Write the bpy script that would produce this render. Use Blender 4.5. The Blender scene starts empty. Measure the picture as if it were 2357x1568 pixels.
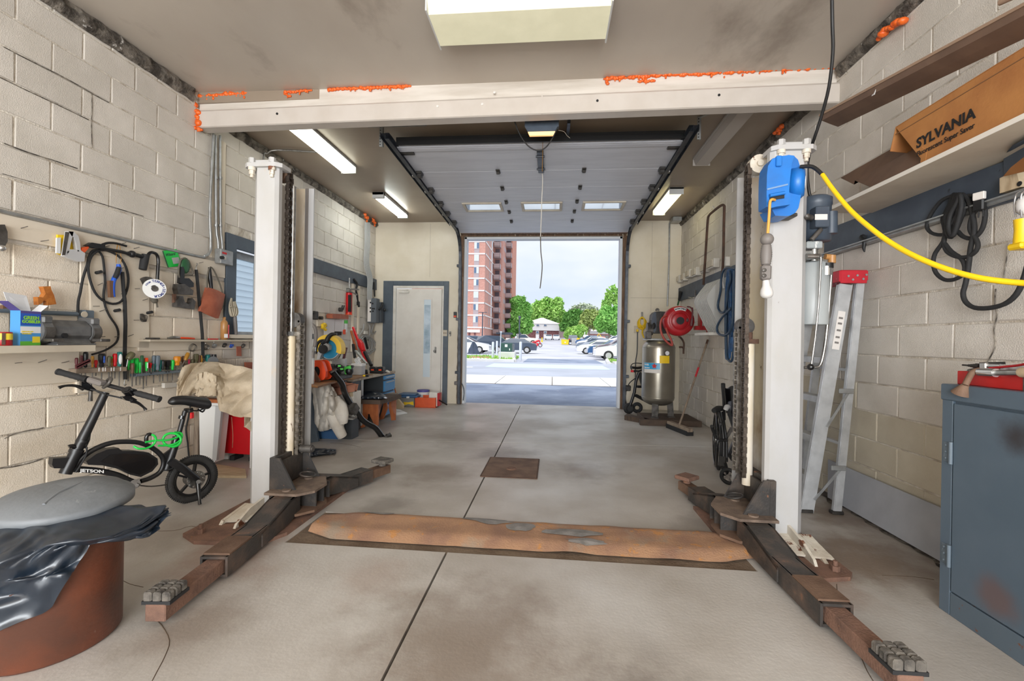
# A repair garage seen from inside towards its open overhead door: two post car lift,
# block walls with tools, work bench, compressor, and the street with a car park beyond.
import bpy,math,random
from mathutils import Vector as V,Matrix,Quaternion,noise
random.seed(7)
R=random.Random(11)
S=bpy.context.scene
COL=S.collection
PI=math.pi
# --- camera
F_PX,YAW,PITCH,ROLL,EYE=1027.88,0.0912,-0.0005,0.0173,1.2202
IW,IH=2357,1568
CAM=V((0,0,EYE))
_f=V((-math.sin(YAW)*math.cos(PITCH),math.cos(YAW)*math.cos(PITCH),math.sin(PITCH)))
_r0=V((math.cos(YAW),math.sin(YAW),0))
_u0=_r0.cross(_f)
_r=_r0*math.cos(ROLL)+_u0*math.sin(ROLL)
_u=_u0*math.cos(ROLL)-_r0*math.sin(ROLL)
cd=bpy.data.cameras.new('camera')
cd.sensor_width=36
cd.lens=F_PX/IW*36
cd.clip_start=0.02
cd.clip_end=1500
co=bpy.data.objects.new('camera',cd)
COL.objects.link(co)
co.matrix_world=Matrix(((_r.x,_u.x,-_f.x,0),(_r.y,_u.y,-_f.y,0),(_r.z,_u.z,-_f.z,EYE),(0,0,0,1)))
S.camera=co
# --- view, sky, sun, added lamp behind the camera
S.view_settings.view_transform='Standard'
S.view_settings.look='None'
S.view_settings.exposure=0.45
S.view_settings.gamma=1.0
S.view_settings.use_curve_mapping=False
S.cycles.max_bounces=7
S.cycles.diffuse_bounces=4
S.cycles.glossy_bounces=3
S.cycles.transmission_bounces=5
S.cycles.transparent_max_bounces=6
S.cycles.caustics_reflective=False
S.cycles.caustics_refractive=False
S.cycles.sample_clamp_indirect=4
wd=bpy.data.worlds.new('overcast_sky')
S.world=wd
wd.use_nodes=True
nt=wd.node_tree
nt.nodes.clear()
wo=nt.nodes.new('ShaderNodeOutputWorld')
bg=nt.nodes.new('ShaderNodeBackground')
tc=nt.nodes.new('ShaderNodeTexCoord')
nz=nt.nodes.new('ShaderNodeTexNoise')
nz.inputs['Scale'].default_value=2.6
nz.inputs['Detail'].default_value=4
mp=nt.nodes.new('ShaderNodeMapping')
mp.inputs['Scale'].default_value=(1,1,2.6)
rp=nt.nodes.new('ShaderNodeValToRGB')
rp.color_ramp.elements[0].position=.36
rp.color_ramp.elements[0].color=(.66,.75,.90,1)
rp.color_ramp.elements[1].position=.62
rp.color_ramp.elements[1].color=(.88,.91,.97,1)
nt.links.new(tc.outputs['Generated'],mp.inputs['Vector'])
nt.links.new(mp.outputs['Vector'],nz.inputs['Vector'])
nt.links.new(nz.outputs['Fac'],rp.inputs['Fac'])
nt.links.new(rp.outputs['Color'],bg.inputs['Color'])
bg.inputs['Strength'].default_value=.84
nt.links.new(bg.outputs['Background'],wo.inputs['Surface'])
def lamp(kind,name,loc,energy,color=(1,1,1),direction=None,**kw):
 ld=bpy.data.lights.new(name,kind)
 ld.energy=energy
 ld.color=color
 for k,v in kw.items():
  setattr(ld,k,v)
 lo=bpy.data.objects.new(name,ld)
 COL.objects.link(lo)
 lo.location=loc
 if direction is not None:
  lo.rotation_euler=V(direction).to_track_quat('-Z','Y').to_euler()
 return lo
lamp('SUN','veiled_sun',(0,-5,30),2.7,(1,.97,.95),(.25,.55,-1),angle=math.radians(70))
# unseen area lamp added behind the camera to light the room from the rear
lamp('AREA','rear_fill_lamp',(-.4,-4.25,1.72),480,(.95,.98,1),(0,1,.22),shape='RECTANGLE',size=4.4,size_y=3.0)
# daylight that falls in through the open front door
lamp('AREA','front_door_portal',(-.22,8.75,1.6),1,(1,1,1),(0,-1,0),shape='RECTANGLE',size=2.95,size_y=3.2).data.cycles.is_portal=True
# --- survey helpers: a sight line cut with the real plane a thing stands on
XL,XR,YB=-3.434,2.287,8.338
def ray(px,py):
 x,y=px-IW/2,py-IH/2
 c,s=math.cos(ROLL),math.sin(ROLL)
 x,y=x*c+y*s,-x*s+y*c
 return _r0*(x/F_PX)+_u0*(-y/F_PX)+_f
def AX(px,py,X):
 d=ray(px,py)
 return CAM+d*(X/d.x)
def AT(px,py,Y):
 d=ray(px,py)
 return CAM+d*(Y/d.y)
def FL(px,py,z=0.0):
 d=ray(px,py)
 return CAM+d*((z-EYE)/d.z)
def LW(px,py,o=0.0):return AX(px,py,XL+o)
def RW(px,py,o=0.0):return AX(px,py,XR-o)
def BW(px,py,o=0.0):return AT(px,py,YB-o)
# --- materials
def lin(c):
 if max(c)>1.0:
  c=[x/255 for x in c]
  c=[x/12.92 if x<=.04045 else((x+.055)/1.055)**2.4 for x in c]
 return(c[0],c[1],c[2],1)
MATS={}
def M(name,col,rough=.6,metal=0.0,col2=None,scale=6.0,lo=.4,hi=.65,bump=0.0,bscale=60.0,chip=None,chipscale=9.0,chipat=.66,vary=0.0,emit=None,estr=0.0,spec=.5,stretch=None,detail=5.0,local=False,coat=0.0,rough2=None,alpha=None,trans=0.0,chip2=None,chip2at=.6,chip2scale=2.0,spots=None):
 m=bpy.data.materials.new(name)
 m.use_nodes=True
 n=m.node_tree
 L=n.links.new
 b=n.nodes['Principled BSDF']
 b.inputs['Roughness'].default_value=rough
 b.inputs['Metallic'].default_value=metal
 b.inputs['Specular IOR Level'].default_value=spec
 b.inputs['Base Color'].default_value=lin(col)
 if coat:b.inputs['Coat Weight'].default_value=coat
 if trans:b.inputs['Transmission Weight'].default_value=trans
 if alpha is not None:b.inputs['Alpha'].default_value=alpha
 if emit is not None:
  b.inputs['Emission Color'].default_value=lin(emit)
  b.inputs['Emission Strength'].default_value=estr
 vec=None
 if col2 is not None or bump or chip is not None or chip2 is not None or spots:
  if local:
   vec=n.nodes.new('ShaderNodeTexCoord').outputs['Object']
  else:
   vec=n.nodes.new('ShaderNodeNewGeometry').outputs['Position']
  if stretch:
   q=n.nodes.new('ShaderNodeMapping')
   q.inputs['Scale'].default_value=stretch
   L(vec,q.inputs['Vector'])
   vec=q.outputs['Vector']
 cur=None
 def noise_mask(sc,a,z,det=5.0,ro=.55):
  t=n.nodes.new('ShaderNodeTexNoise')
  t.inputs['Scale'].default_value=sc
  t.inputs['Detail'].default_value=det
  t.inputs['Roughness'].default_value=ro
  L(vec,t.inputs['Vector'])
  r=n.nodes.new('ShaderNodeMapRange')
  r.inputs['From Min'].default_value=a
  r.inputs['From Max'].default_value=z
  L(t.outputs['Fac'],r.inputs['Value'])
  return r.outputs['Result']
 def mixc(fac,a,c2):
  x=n.nodes.new('ShaderNodeMix')
  x.data_type='RGBA'
  L(fac,x.inputs['Factor'])
  if isinstance(a,tuple):x.inputs['A'].default_value=a
  else:L(a,x.inputs['A'])
  x.inputs['B'].default_value=c2
  return x.outputs['Result']
 if col2 is not None:
  k=noise_mask(scale,lo,hi,detail)
  cur=mixc(k,lin(col),lin(col2))
  if rough2 is not None:
   rr=n.nodes.new('ShaderNodeMapRange')
   rr.inputs['To Min'].default_value=rough
   rr.inputs['To Max'].default_value=rough2
   L(k,rr.inputs['Value'])
   L(rr.outputs['Result'],b.inputs['Roughness'])
 if chip2 is not None:
  k=noise_mask(chip2scale,chip2at,chip2at+.12,6.0,.6)
  cur=mixc(k,cur if cur is not None else lin(col),lin(chip2))
 if chip is not None:
  k=noise_mask(chipscale,chipat,chipat+.03,7.0,.65)
  cur=mixc(k,cur if cur is not None else lin(col),lin(chip))
 if spots:
  gp=n.nodes.new('ShaderNodeNewGeometry').outputs['Position']
  tn=n.nodes.new('ShaderNodeTexNoise');tn.inputs['Scale'].default_value=4.0;tn.inputs['Detail'].default_value=8;tn.inputs['Roughness'].default_value=.66
  L(gp,tn.inputs['Vector'])
 for sx,sy,sz,sr,sc,sk in(spots or[]):
  dn=n.nodes.new('ShaderNodeVectorMath');dn.operation='DISTANCE';dn.inputs[1].default_value=(sx,sy,sz)
  L(gp,dn.inputs[0])
  ma=n.nodes.new('ShaderNodeMath');ma.operation='MULTIPLY_ADD';ma.inputs[1].default_value=sr*1.5;L(tn.outputs['Fac'],ma.inputs[0]);L(dn.outputs['Value'],ma.inputs[2])
  r=n.nodes.new('ShaderNodeMapRange');r.interpolation_type='SMOOTHSTEP'
  r.inputs['From Min'].default_value=sr*1.7;r.inputs['From Max'].default_value=sr*.85;r.inputs['To Max'].default_value=sk
  L(ma.outputs[0],r.inputs['Value'])
  cur=mixc(r.outputs['Result'],cur if cur is not None else lin(col),lin(sc))
 if vary:
  oi=n.nodes.new('ShaderNodeObjectInfo')
  r=n.nodes.new('ShaderNodeMapRange')
  r.inputs['To Min'].default_value=1-vary
  r.inputs['To Max'].default_value=1+vary
  L(oi.outputs['Random'],r.inputs['Value'])
  h=n.nodes.new('ShaderNodeHueSaturation')
  L(r.outputs['Result'],h.inputs['Value'])
  if cur is None:h.inputs['Color'].default_value=lin(col)
  else:L(cur,h.inputs['Color'])
  cur=h.outputs['Color']
 if cur is not None:L(cur,b.inputs['Base Color'])
 if bump:
  t=n.nodes.new('ShaderNodeTexNoise')
  t.inputs['Scale'].default_value=bscale
  t.inputs['Detail'].default_value=4
  L(vec,t.inputs['Vector'])
  bp=n.nodes.new('ShaderNodeBump')
  bp.inputs['Strength'].default_value=min(1,bump)
  bp.inputs['Distance'].default_value=.004*max(1,bump)
  L(t.outputs['Fac'],bp.inputs['Height'])
  L(bp.outputs['Normal'],b.inputs['Normal'])
 MATS[name]=m
 return m
def glass(name,tint=(.9,.95,1),a=.25,rough=.02):
 m=bpy.data.materials.new(name)
 m.use_nodes=True
 n=m.node_tree
 n.nodes.clear()
 o=n.nodes.new('ShaderNodeOutputMaterial')
 g=n.nodes.new('ShaderNodeBsdfGlossy');g.inputs['Roughness'].default_value=rough
 t=n.nodes.new('ShaderNodeBsdfTransparent');t.inputs['Color'].default_value=(*tint,1)
 x=n.nodes.new('ShaderNodeMixShader')
 x.inputs[0].default_value=.1;n.links.new(t.outputs[0],x.inputs[1]);n.links.new(g.outputs[0],x.inputs[2])
 n.links.new(x.outputs[0],o.inputs['Surface'])
 MATS[name]=m
 return m
 # --- mesh builder
class MB:
 def __init__(s):
  s.v=[];s.f=[];s.s=[]
 def add(s,vs,fs,smooth=False):
  o=len(s.v)
  s.v.extend([tuple(x)for x in vs])
  for f in fs:
   s.f.append(tuple(i+o for i in f));s.s.append(smooth)
  return s
 def merge(s,other,mat=None):
  o=len(s.v)
  s.v.extend([tuple(mat@V(x))for x in other.v]if mat else other.v)
  s.f.extend([tuple(i+o for i in f)for f in other.f]);s.s.extend(other.s)
  return s
 def box(s,c,d,rot=None,ch=0.0):
  x,y,z=d[0]/2,d[1]/2,d[2]/2
  c=V(c)
  if isinstance(rot,(int,float)):rot=Matrix.Rotation(rot,3,'Z')
  T=(lambda p:c+(rot@V(p)))if rot is not None else(lambda p:c+V(p))
  ch=min(ch,x*.9,y*.9,z*.9)
  if ch<=0:
   vs=[T((a*x,b*y,e*z))for a in(-1,1)for b in(-1,1)for e in(-1,1)]
   return s.add(vs,[(0,1,3,2),(4,6,7,5),(0,4,5,1),(2,3,7,6),(0,2,6,4),(1,5,7,3)])
  vs=[];idx={}
  for a in(-1,1):
   for b in(-1,1):
    for e in(-1,1):
     for k,p in enumerate(((a*x,b*(y-ch),e*(z-ch)),(a*(x-ch),b*y,e*(z-ch)),(a*(x-ch),b*(y-ch),e*z))):
      idx[(a,b,e,k)]=len(vs);vs.append(T(p))
  fs=[]
  def q(l,n):
   p=[V(vs[i])for i in l]
   nn=(p[1]-p[0]).cross(p[2]-p[0])
   m=sum(p,V((0,0,0)))/len(p)-c
   fs.append(tuple(l)if nn.dot(m)>0 else tuple(reversed(l)))
  for a in(-1,1):
   q([idx[(a,-1,-1,0)],idx[(a,1,-1,0)],idx[(a,1,1,0)],idx[(a,-1,1,0)]],0)
   q([idx[(-1,a,-1,1)],idx[(1,a,-1,1)],idx[(1,a,1,1)],idx[(-1,a,1,1)]],1)
   q([idx[(-1,-1,a,2)],idx[(1,-1,a,2)],idx[(1,1,a,2)],idx[(-1,1,a,2)]],2)
  for a in(-1,1):
   for b in(-1,1):
    q([idx[(a,b,-1,0)],idx[(a,b,-1,1)],idx[(a,b,1,1)],idx[(a,b,1,0)]],0)
    q([idx[(a,-1,b,0)],idx[(a,-1,b,2)],idx[(a,1,b,2)],idx[(a,1,b,0)]],0)
    q([idx[(-1,a,b,1)],idx[(-1,a,b,2)],idx[(1,a,b,2)],idx[(1,a,b,1)]],0)
    for e in(-1,1):
     q([idx[(a,b,e,0)],idx[(a,b,e,1)],idx[(a,b,e,2)]],0)
  return s.add(vs,fs)
 def bb(s,lo,hi,ch=0.0):
  lo,hi=V(lo),V(hi)
  return s.box((lo+hi)/2,[abs(hi[i]-lo[i])for i in range(3)],None,ch)
 def bar(s,a,b,w,h=None,up=(0,0,1),ch=0.0):
  a,b=V(a),V(b)
  h=w if h is None else h
  z=(b-a);ln=z.length;z=z/ln
  upv=V(up)
  if abs(z.dot(upv))>.98:upv=V((0,1,0))if abs(z.y)<.9 else V((1,0,0))
  x=upv.cross(z).normalized();y=z.cross(x)
  m=Matrix((x,y,z)).transposed()
  return s.box((a+b)/2,(w,h,ln),m,ch)
 def cyl(s,a,b,r,r2=None,n=12,caps=True,smooth=True):
  a,b=V(a),V(b)
  r2=r if r2 is None else r2
  z=(b-a).normalized()
  x=(V((0,0,1))if abs(z.z)<.9 else V((1,0,0))).cross(z).normalized();y=z.cross(x)
  ca=[(x*math.cos(2*PI*i/n)+y*math.sin(2*PI*i/n))for i in range(n)]
  s.add([a+c*r for c in ca]+[b+c*r2 for c in ca],[(i,(i+1)%n,n+(i+1)%n,n+i)for i in range(n)],smooth)
  if caps:
   if r>0:s.add([a+c*r for c in ca],[tuple(reversed(range(n)))])
   if r2>0:s.add([b+c*r2 for c in ca],[tuple(range(n))])
  return s
 def tube(s,pts,r,n=8,smooth=3,closed=False,caps=True):
  pts=[V(p)for p in pts]
  rs=list(r)if isinstance(r,(list,tuple))else[r]*len(pts)
  if smooth and len(pts)>2:
   P,Q=[],[]
   N=len(pts)
   rng=range(N if closed else N-1)
   g=(lambda i:pts[i%N])if closed else(lambda i:pts[max(0,min(N-1,i))])
   gr=(lambda i:rs[i%N])if closed else(lambda i:rs[max(0,min(N-1,i))])
   for i in rng:
    p0,p1,p2,p3=g(i-1),g(i),g(i+1),g(i+2)
    for k in range(smooth):
     t=k/smooth
     P.append(.5*((2*p1)+(p2-p0)*t+(2*p0-5*p1+4*p2-p3)*t*t+(3*p1-p0-3*p2+p3)*t**3))
     Q.append(gr(i)*(1-t)+gr(i+1)*t)
   if not closed:
    P.append(pts[-1]);Q.append(rs[-1])
   pts,rs=P,Q
  N=len(pts)
  vs,fs=[],[]
  prev=None
  for i,p in enumerate(pts):
   if closed:t=pts[(i+1)%N]-pts[i-1]
   else:t=pts[min(N-1,i+1)]-pts[max(0,i-1)]
   if t.length<1e-9:t=V((0,0,1))
   t.normalize()
   if prev is None:
    x=(V((0,0,1))if abs(t.z)<.9 else V((1,0,0))).cross(t).normalized()
   else:
    x=(prev-t*prev.dot(t))
    x=x.normalized()if x.length>1e-6 else(V((0,0,1))if abs(t.z)<.9 else V((1,0,0))).cross(t).normalized()
   prev=x
   y=t.cross(x)
   for k in range(n):
    a=2*PI*k/n
    vs.append(p+(x*math.cos(a)+y*math.sin(a))*rs[i])
  m=N if closed else N-1
  for i in range(m):
   j=(i+1)%N
   for k in range(n):
    fs.append((i*n+k,i*n+(k+1)%n,j*n+(k+1)%n,j*n+k))
  s.add(vs,fs,True)
  if caps and not closed:
   s.add(vs[:n],[tuple(reversed(range(n)))]);s.add(vs[-n:],[tuple(range(n))])
  return s
 def lathe(s,c,prof,n=24,axis=(0,0,1),smooth=True):
  c=V(c);z=V(axis).normalized()
  x=(V((0,0,1))if abs(z.z)<.9 else V((1,0,0))).cross(z).normalized();y=z.cross(x)
  vs,fs=[],[]
  for r,t in prof:
   for k in range(n):
    a=2*PI*k/n
    vs.append(c+z*t+(x*math.cos(a)+y*math.sin(a))*max(r,1e-5))
  for i in range(len(prof)-1):
   for k in range(n):
    fs.append((i*n+k,i*n+(k+1)%n,(i+1)*n+(k+1)%n,(i+1)*n+k))
  return s.add(vs,fs,smooth)
 def prism(s,pts,ext):
  pts=[V(p)for p in pts];e=V(ext);n=len(pts)
  nn=V((0,0,0))
  for i in range(n):
   a,b=pts[i],pts[(i+1)%n]
   nn+=a.cross(b)
  if nn.dot(e)<0:pts.reverse()
  q=[p+e for p in pts]
  s.add(q,[tuple(range(n))]);s.add(pts,[tuple(reversed(range(n)))])
  for i in range(n):
   j=(i+1)%n
   s.add([pts[i],pts[j],q[j],q[i]],[(0,1,2,3)])
  return s
 def ball(s,c,r,n=12,m=8,rot=None):
  c=V(c);r=(r,r,r)if isinstance(r,(int,float))else r
  vs,fs=[],[]
  for i in range(m+1):
   th=PI*i/m
   for k in range(n):
    a=2*PI*k/n
    p=V((r[0]*math.sin(th)*math.cos(a),r[1]*math.sin(th)*math.sin(a),r[2]*math.cos(th)))
    vs.append(c+(rot@p if rot else p))
  for i in range(m):
   for k in range(n):
    fs.append((i*n+k,(i+1)*n+k,(i+1)*n+(k+1)%n,i*n+(k+1)%n))
  return s.add(vs,fs,True)
 def sheet(s,fn,nu,nv,th=0.0,smooth=True):
  g=[[V(fn(i/nu,j/nv))for j in range(nv+1)]for i in range(nu+1)]
  def idx(i,j):return i*(nv+1)+j
  vs=[g[i][j]for i in range(nu+1)for j in range(nv+1)]
  fs=[(idx(i,j),idx(i+1,j),idx(i+1,j+1),idx(i,j+1))for i in range(nu)for j in range(nv)]
  s.add(vs,fs,smooth)
  if th:
   nr=[]
   for i in range(nu+1):
    for j in range(nv+1):
     a=g[min(nu,i+1)][j]-g[max(0,i-1)][j];b=g[i][min(nv,j+1)]-g[i][max(0,j-1)]
     c=a.cross(b)
     nr.append(c.normalized()if c.length>1e-12 else V((0,0,1)))
   w=[p-q*th for p,q in zip(vs,nr)]
   s.add(w,[tuple(reversed(f))for f in fs],smooth)
   ring=[idx(i,0)for i in range(nu+1)]+[idx(nu,j)for j in range(1,nv+1)]+[idx(i,nv)for i in range(nu-1,-1,-1)]+[idx(0,j)for j in range(nv-1,0,-1)]
   k=len(ring)
   s.add([vs[i]for i in ring]+[w[i]for i in ring],[(i,k+i,k+(i+1)%k,(i+1)%k)for i in range(k)])
  return s
WM={}
def _mesh(name,mb,m,inv=None):
 me=bpy.data.meshes.new(name)
 vs=[tuple(inv@V(v))for v in mb.v]if inv is not None else mb.v
 me.from_pydata(vs,[],mb.f)
 me.polygons.foreach_set('use_smooth',mb.s)
 if m is not None:me.materials.append(MATS[m]if isinstance(m,str)else m)
 me.update()
 return me
def part(name,mb,m,parent=None,local=False,kind=None,label=None):
 inv=None
 if parent is not None and not local:inv=WM[parent.name].inverted()
 o=bpy.data.objects.new(name,_mesh(name,mb,m,inv))
 COL.objects.link(o)
 if parent is not None:
  o.parent=parent
  WM[o.name]=WM[parent.name]
 else:
  WM[o.name]=Matrix.Identity(4)
 if kind:o['kind']=kind
 if label:o['label']=label
 return o
def thing(name,label,cat,loc=(0,0,0),rz=0.0,group=None):
 o=bpy.data.objects.new(name,None)
 o.empty_display_size=.1
 COL.objects.link(o)
 o.location=loc
 o.rotation_euler=(0,0,rz)
 WM[o.name]=Matrix.Translation(V(loc))@Matrix.Rotation(rz,4,'Z')
 o['label']=label;o['category']=cat
 if group:o['group']=group
 return o
def solo(name,mb,m,label,cat,group=None,kind=None):
 xs=[v[0]for v in mb.v];ys=[v[1]for v in mb.v];zs=[v[2]for v in mb.v]
 b=V(((min(xs)+max(xs))/2,(min(ys)+max(ys))/2,min(zs)))
 o=bpy.data.objects.new(name,_mesh(name,mb,m,Matrix.Translation(-b)))
 COL.objects.link(o)
 o.location=b
 WM[o.name]=Matrix.Translation(b)
 o['label']=label;o['category']=cat
 if group:o['group']=group
 if kind:o['kind']=kind
 return o
def struct(name,mb,m,parent=None):
 o=part(name,mb,m,parent)
 if parent is None:o['kind']='structure'
 return o
def kids(o):return[c for c in COL.objects if c.parent==o]
def dup(root,loc=None,rz=None,label=None,group=None,children=None):
 r=root.copy();COL.objects.link(r)
 if loc is not None:r.location=loc
 if rz is not None:r.rotation_euler=(0,0,rz)
 if label:r['label']=label
 if group:r['group']=group
 WM[r.name]=Matrix.Translation(r.location)@r.rotation_euler.to_matrix().to_4x4()
 for ch in(children if children is not None else list(root.children)):
  c=ch.copy();COL.objects.link(c);c.parent=r
  for g in list(ch.children):
   d=g.copy();COL.objects.link(d);d.parent=c
 return r
def text(name,s,m,parent,o,xd,yd,size,ext=.0006,align='CENTER',bold=0.0,sx=1.0):
 cu=bpy.data.curves.new(name,'FONT')
 cu.body=s;cu.size=size;cu.extrude=ext;cu.align_x=align;cu.align_y='CENTER'
 cu.offset=bold;cu.resolution_u=3
 ob=bpy.data.objects.new('t',cu)
 COL.objects.link(ob)
 dg=bpy.context.evaluated_depsgraph_get()
 me=bpy.data.meshes.new_from_object(ob.evaluated_get(dg))
 bpy.data.objects.remove(ob)
 x=V(xd).normalized()*sx;y=V(yd).normalized();z=x.cross(y).normalized()
 mt=Matrix.Translation(V(o))@Matrix((x,y,z)).transposed().to_4x4()
 if parent is not None:mt=WM[parent.name].inverted()@mt
 me.transform(mt)
 me.materials.clear();me.materials.append(MATS[m])
 me.name=name
 t=bpy.data.objects.new(name,me)
 COL.objects.link(t)
 if parent is not None:
  t.parent=parent;WM[t.name]=WM[parent.name]
 return t
def LWS(pts,o=0.0):return[LW(x,y,o)for x,y in pts]
def RWS(pts,o=0.0):return[RW(x,y,o)for x,y in pts]
def ATS(pts,Y):return[AT(x,y,Y)for x,y in pts]
# --- palette
M('block_paint',(203,196,186),.75,col2=(216,209,200),scale=3.0,bump=.7,bscale=150,vary=.05,chip=(196,190,180),chipscale=70,chipat=.70)
M('block_paint_cream_lit',(234,223,207),.75,col2=(222,208,188),scale=3.0,bump=.7,bscale=130,vary=.05,chip=(150,138,120),chipscale=50,chipat=.73)  # cream lower blocks lighter: the upper wall's weaker light is put into colour
M('block_paint_yellow',(204,195,176),.75,col2=(192,182,162),scale=3.0,bump=.6,bscale=150,vary=.05,chip=(205,198,176),chipscale=60,chipat=.73)
M('mortar',(224,217,205),.85,col2=(178,166,150),scale=9,bump=2,bscale=70)
M('mortar_crack',(70,64,58),.9,col2=(150,142,130),scale=14,lo=.42,hi=.6,bump=3,bscale=40)
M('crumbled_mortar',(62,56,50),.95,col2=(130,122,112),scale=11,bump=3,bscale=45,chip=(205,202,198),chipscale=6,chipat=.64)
M('plaster',(216,205,184),.6,col2=(225,215,197),scale=2.2,bump=.4,bscale=30,chip=(120,105,86),chipscale=22,chipat=.76)
M('plaster_dirty',(120,104,84),.8,col2=(70,60,52),scale=9,bump=2,bscale=40)
BR=(112,92,74);DK=(96,84,74);WH=(206,205,204);RU=(138,96,70)
M('concrete',(170,163,155),.5,col2=(190,185,179),scale=1.3,lo=.38,hi=.62,bump=.25,bscale=55,chip=(128,115,102),chipscale=15,chipat=.71,rough2=.36,spots=[(-.35,1.75,0,.75,BR,.6),(.35,1.45,0,.5,DK,.5),(-1.75,2.3,0,.45,RU,.5),(1.78,2.75,0,.6,BR,.8),(1.4,2.4,0,.3,RU,.45),(-1.5,1.75,0,.35,BR,.5),(2.15,2.2,0,.35,WH,.6),(-2.4,2.5,0,.5,BR,.4),(.4,2.1,0,.4,WH,.25),(-.9,2.2,0,.3,RU,.3),(-1.05,4.0,0,.55,BR,.6),(.35,4.3,0,.5,BR,.5),(-.5,4.75,0,.5,DK,.55),(-1.3,5.6,0,.8,BR,.45),(1.6,5.6,0,.7,WH,.75),(1.0,4.7,0,.45,WH,.5),(-1.2,3.15,0,.35,DK,.55),(1.0,3.1,0,.35,DK,.5),(.2,7.2,0,.9,WH,.5),(1.3,6.7,0,.5,WH,.6),(2.05,3.4,0,.45,BR,.75),(2.2,4.2,0,.35,WH,.7),(-2.2,4.4,0,.6,BR,.35),(-.2,3.4,0,.4,WH,.3)])
M('trench_dirt',(120,103,86),.8,col2=(98,80,64),scale=5,bump=1,bscale=60)
M('joint_dirt',(88,72,58),.9)
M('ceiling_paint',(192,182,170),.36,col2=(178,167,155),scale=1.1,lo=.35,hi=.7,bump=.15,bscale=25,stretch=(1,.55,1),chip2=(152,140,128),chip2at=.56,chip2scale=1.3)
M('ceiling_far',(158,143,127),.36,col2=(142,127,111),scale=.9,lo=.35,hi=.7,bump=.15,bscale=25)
M('beam_paint',(204,195,186),.42,col2=(197,187,177),scale=4)
M('white_board',(216,208,198),.5,col2=(200,190,178),scale=6,chip=(110,100,90),chipscale=14,chipat=.74,stretch=(.3,1,3))
M('cream_board',(220,208,190),.55,col2=(226,216,199),scale=3,bump=.4,bscale=40,chip=(120,106,88),chipscale=34,chipat=.75,stretch=(1,.35,1))
M('foam',(238,112,40),.4,col2=(220,88,24),scale=40,bump=.6,bscale=90)
M('post_white',(184,183,183),.4,col2=(178,176,173),scale=5,chip=(92,62,44),chipscale=16,chipat=.735,stretch=(1,1,.45),chip2=(190,172,148),chip2at=.68,chip2scale=5)
M('post_stained',(206,190,160),.5,col2=(222,214,204),scale=5,chip=(98,74,54),chipscale=13,chipat=.64,stretch=(1,1,.3),chip2=(150,122,92),chip2at=.58,chip2scale=3)
M('post_foot',(212,204,190),.55,col2=(196,184,166),scale=8,chip=(112,66,42),chipscale=9,chipat=.58,bump=1,bscale=40)
M('rust',(128,96,80),.85,col2=(104,78,66),scale=10,bump=1,bscale=90,chip=(148,104,74),chipscale=14,chipat=.66)
M('rust_plate',(166,128,98),.8,col2=(142,108,88),scale=5,bump=.8,bscale=90,chip=(178,126,76),chipscale=11,chipat=.6,chip2=(150,132,114),chip2at=.55,chip2scale=3.2)
M('rust_dark',(92,66,52),.85,col2=(70,54,46),scale=10,bump=1,bscale=90)
M('rust_brown',(118,92,74),.75,col2=(92,68,52),scale=6,bump=.6,bscale=80)
M('black_steel',(50,47,45),.5,col2=(78,68,60),scale=9,lo=.45,hi=.7,bump=.5,bscale=60,chip=(112,76,56),chipscale=11,chipat=.64)
M('black_steel_worn',(56,52,49),.55,col2=(92,76,66),scale=7,lo=.45,hi=.65,bump=.6,bscale=60,chip=(122,88,70),chipscale=7,chipat=.63)
M('dusty_brown',(122,104,90),.85,col2=(92,78,68),scale=12,bump=.7,bscale=80)
M('rubber_block',(112,106,98),.9,col2=(72,68,64),scale=20,bump=1.5,bscale=60)
M('chain_steel',(92,82,74),.4,.7,col2=(64,54,46),scale=40)
M('chain_light',(146,138,128),.35,.7,col2=(96,88,78),scale=30)
M('steel',(176,176,174),.3,.9,col2=(140,138,134),scale=20)
M('galvanised',(168,170,170),.4,.6,col2=(148,148,146),scale=14)
M('aluminium',(196,197,198),.42,.45,col2=(176,177,178),scale=9,chip=(150,148,144),chipscale=30,chipat=.68)
M('chrome',(205,205,205),.18,.9)
M('bright_tin',(214,214,216),.3,.35)
M('track_steel',(84,88,94),.4,.6,col2=(58,60,66),scale=8)
M('dark_metal',(48,46,44),.5,.3,col2=(70,66,62),scale=18)
M('black',(24,24,25),.5)
M('black_gloss',(18,18,20),.22,coat=.3)
M('black_satin',(26,26,28),.38)
M('black_rubber',(34,34,35),.75,bump=.3,bscale=120)
M('tyre',(44,43,42),.8,bump=1,bscale=90)
M('grey_blue_paint',(84,96,108),.5,col2=(76,86,98),scale=4,chip=(40,42,46),chipscale=20,chipat=.72)
M('grey_blue_dark',(66,74,86),.55,col2=(78,88,100),scale=5,chip=(34,36,40),chipscale=14,chipat=.66)
M('cabinet_paint',(80,95,108),.42,col2=(88,102,115),scale=3,chip=(116,74,52),chipscale=15,chipat=.725,spots=[(1.82,1.93,.88,.12,(50,42,42),.85),(1.82,1.86,.9,.08,(44,38,38),.7),(1.82,2.0,.2,.12,(112,74,54),.5)])
M('cabinet_low',(80,94,106),.45,col2=(88,101,112),scale=3,chip=(112,72,50),chipscale=16,chipat=.645)
M('soot',(50,44,42),.7)
M('motor_grey',(72,82,94),.4,col2=(62,70,82),scale=8)
M('tank_grey',(170,174,174),.35,col2=(150,156,158),scale=5,chip=(226,226,222),chipscale=5,chipat=.62,stretch=(1,1,.3))
M('blue_plastic',(26,116,200),.38,col2=(36,104,178),scale=5)
M('blue_dust',(112,142,178),.7)
M('yellow_hose',(238,196,20),.4)
M('yellow',(242,202,36),.5)
M('amber_cord',(214,158,70),.5)
M('grey_plastic',(118,112,108),.55)
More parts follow.
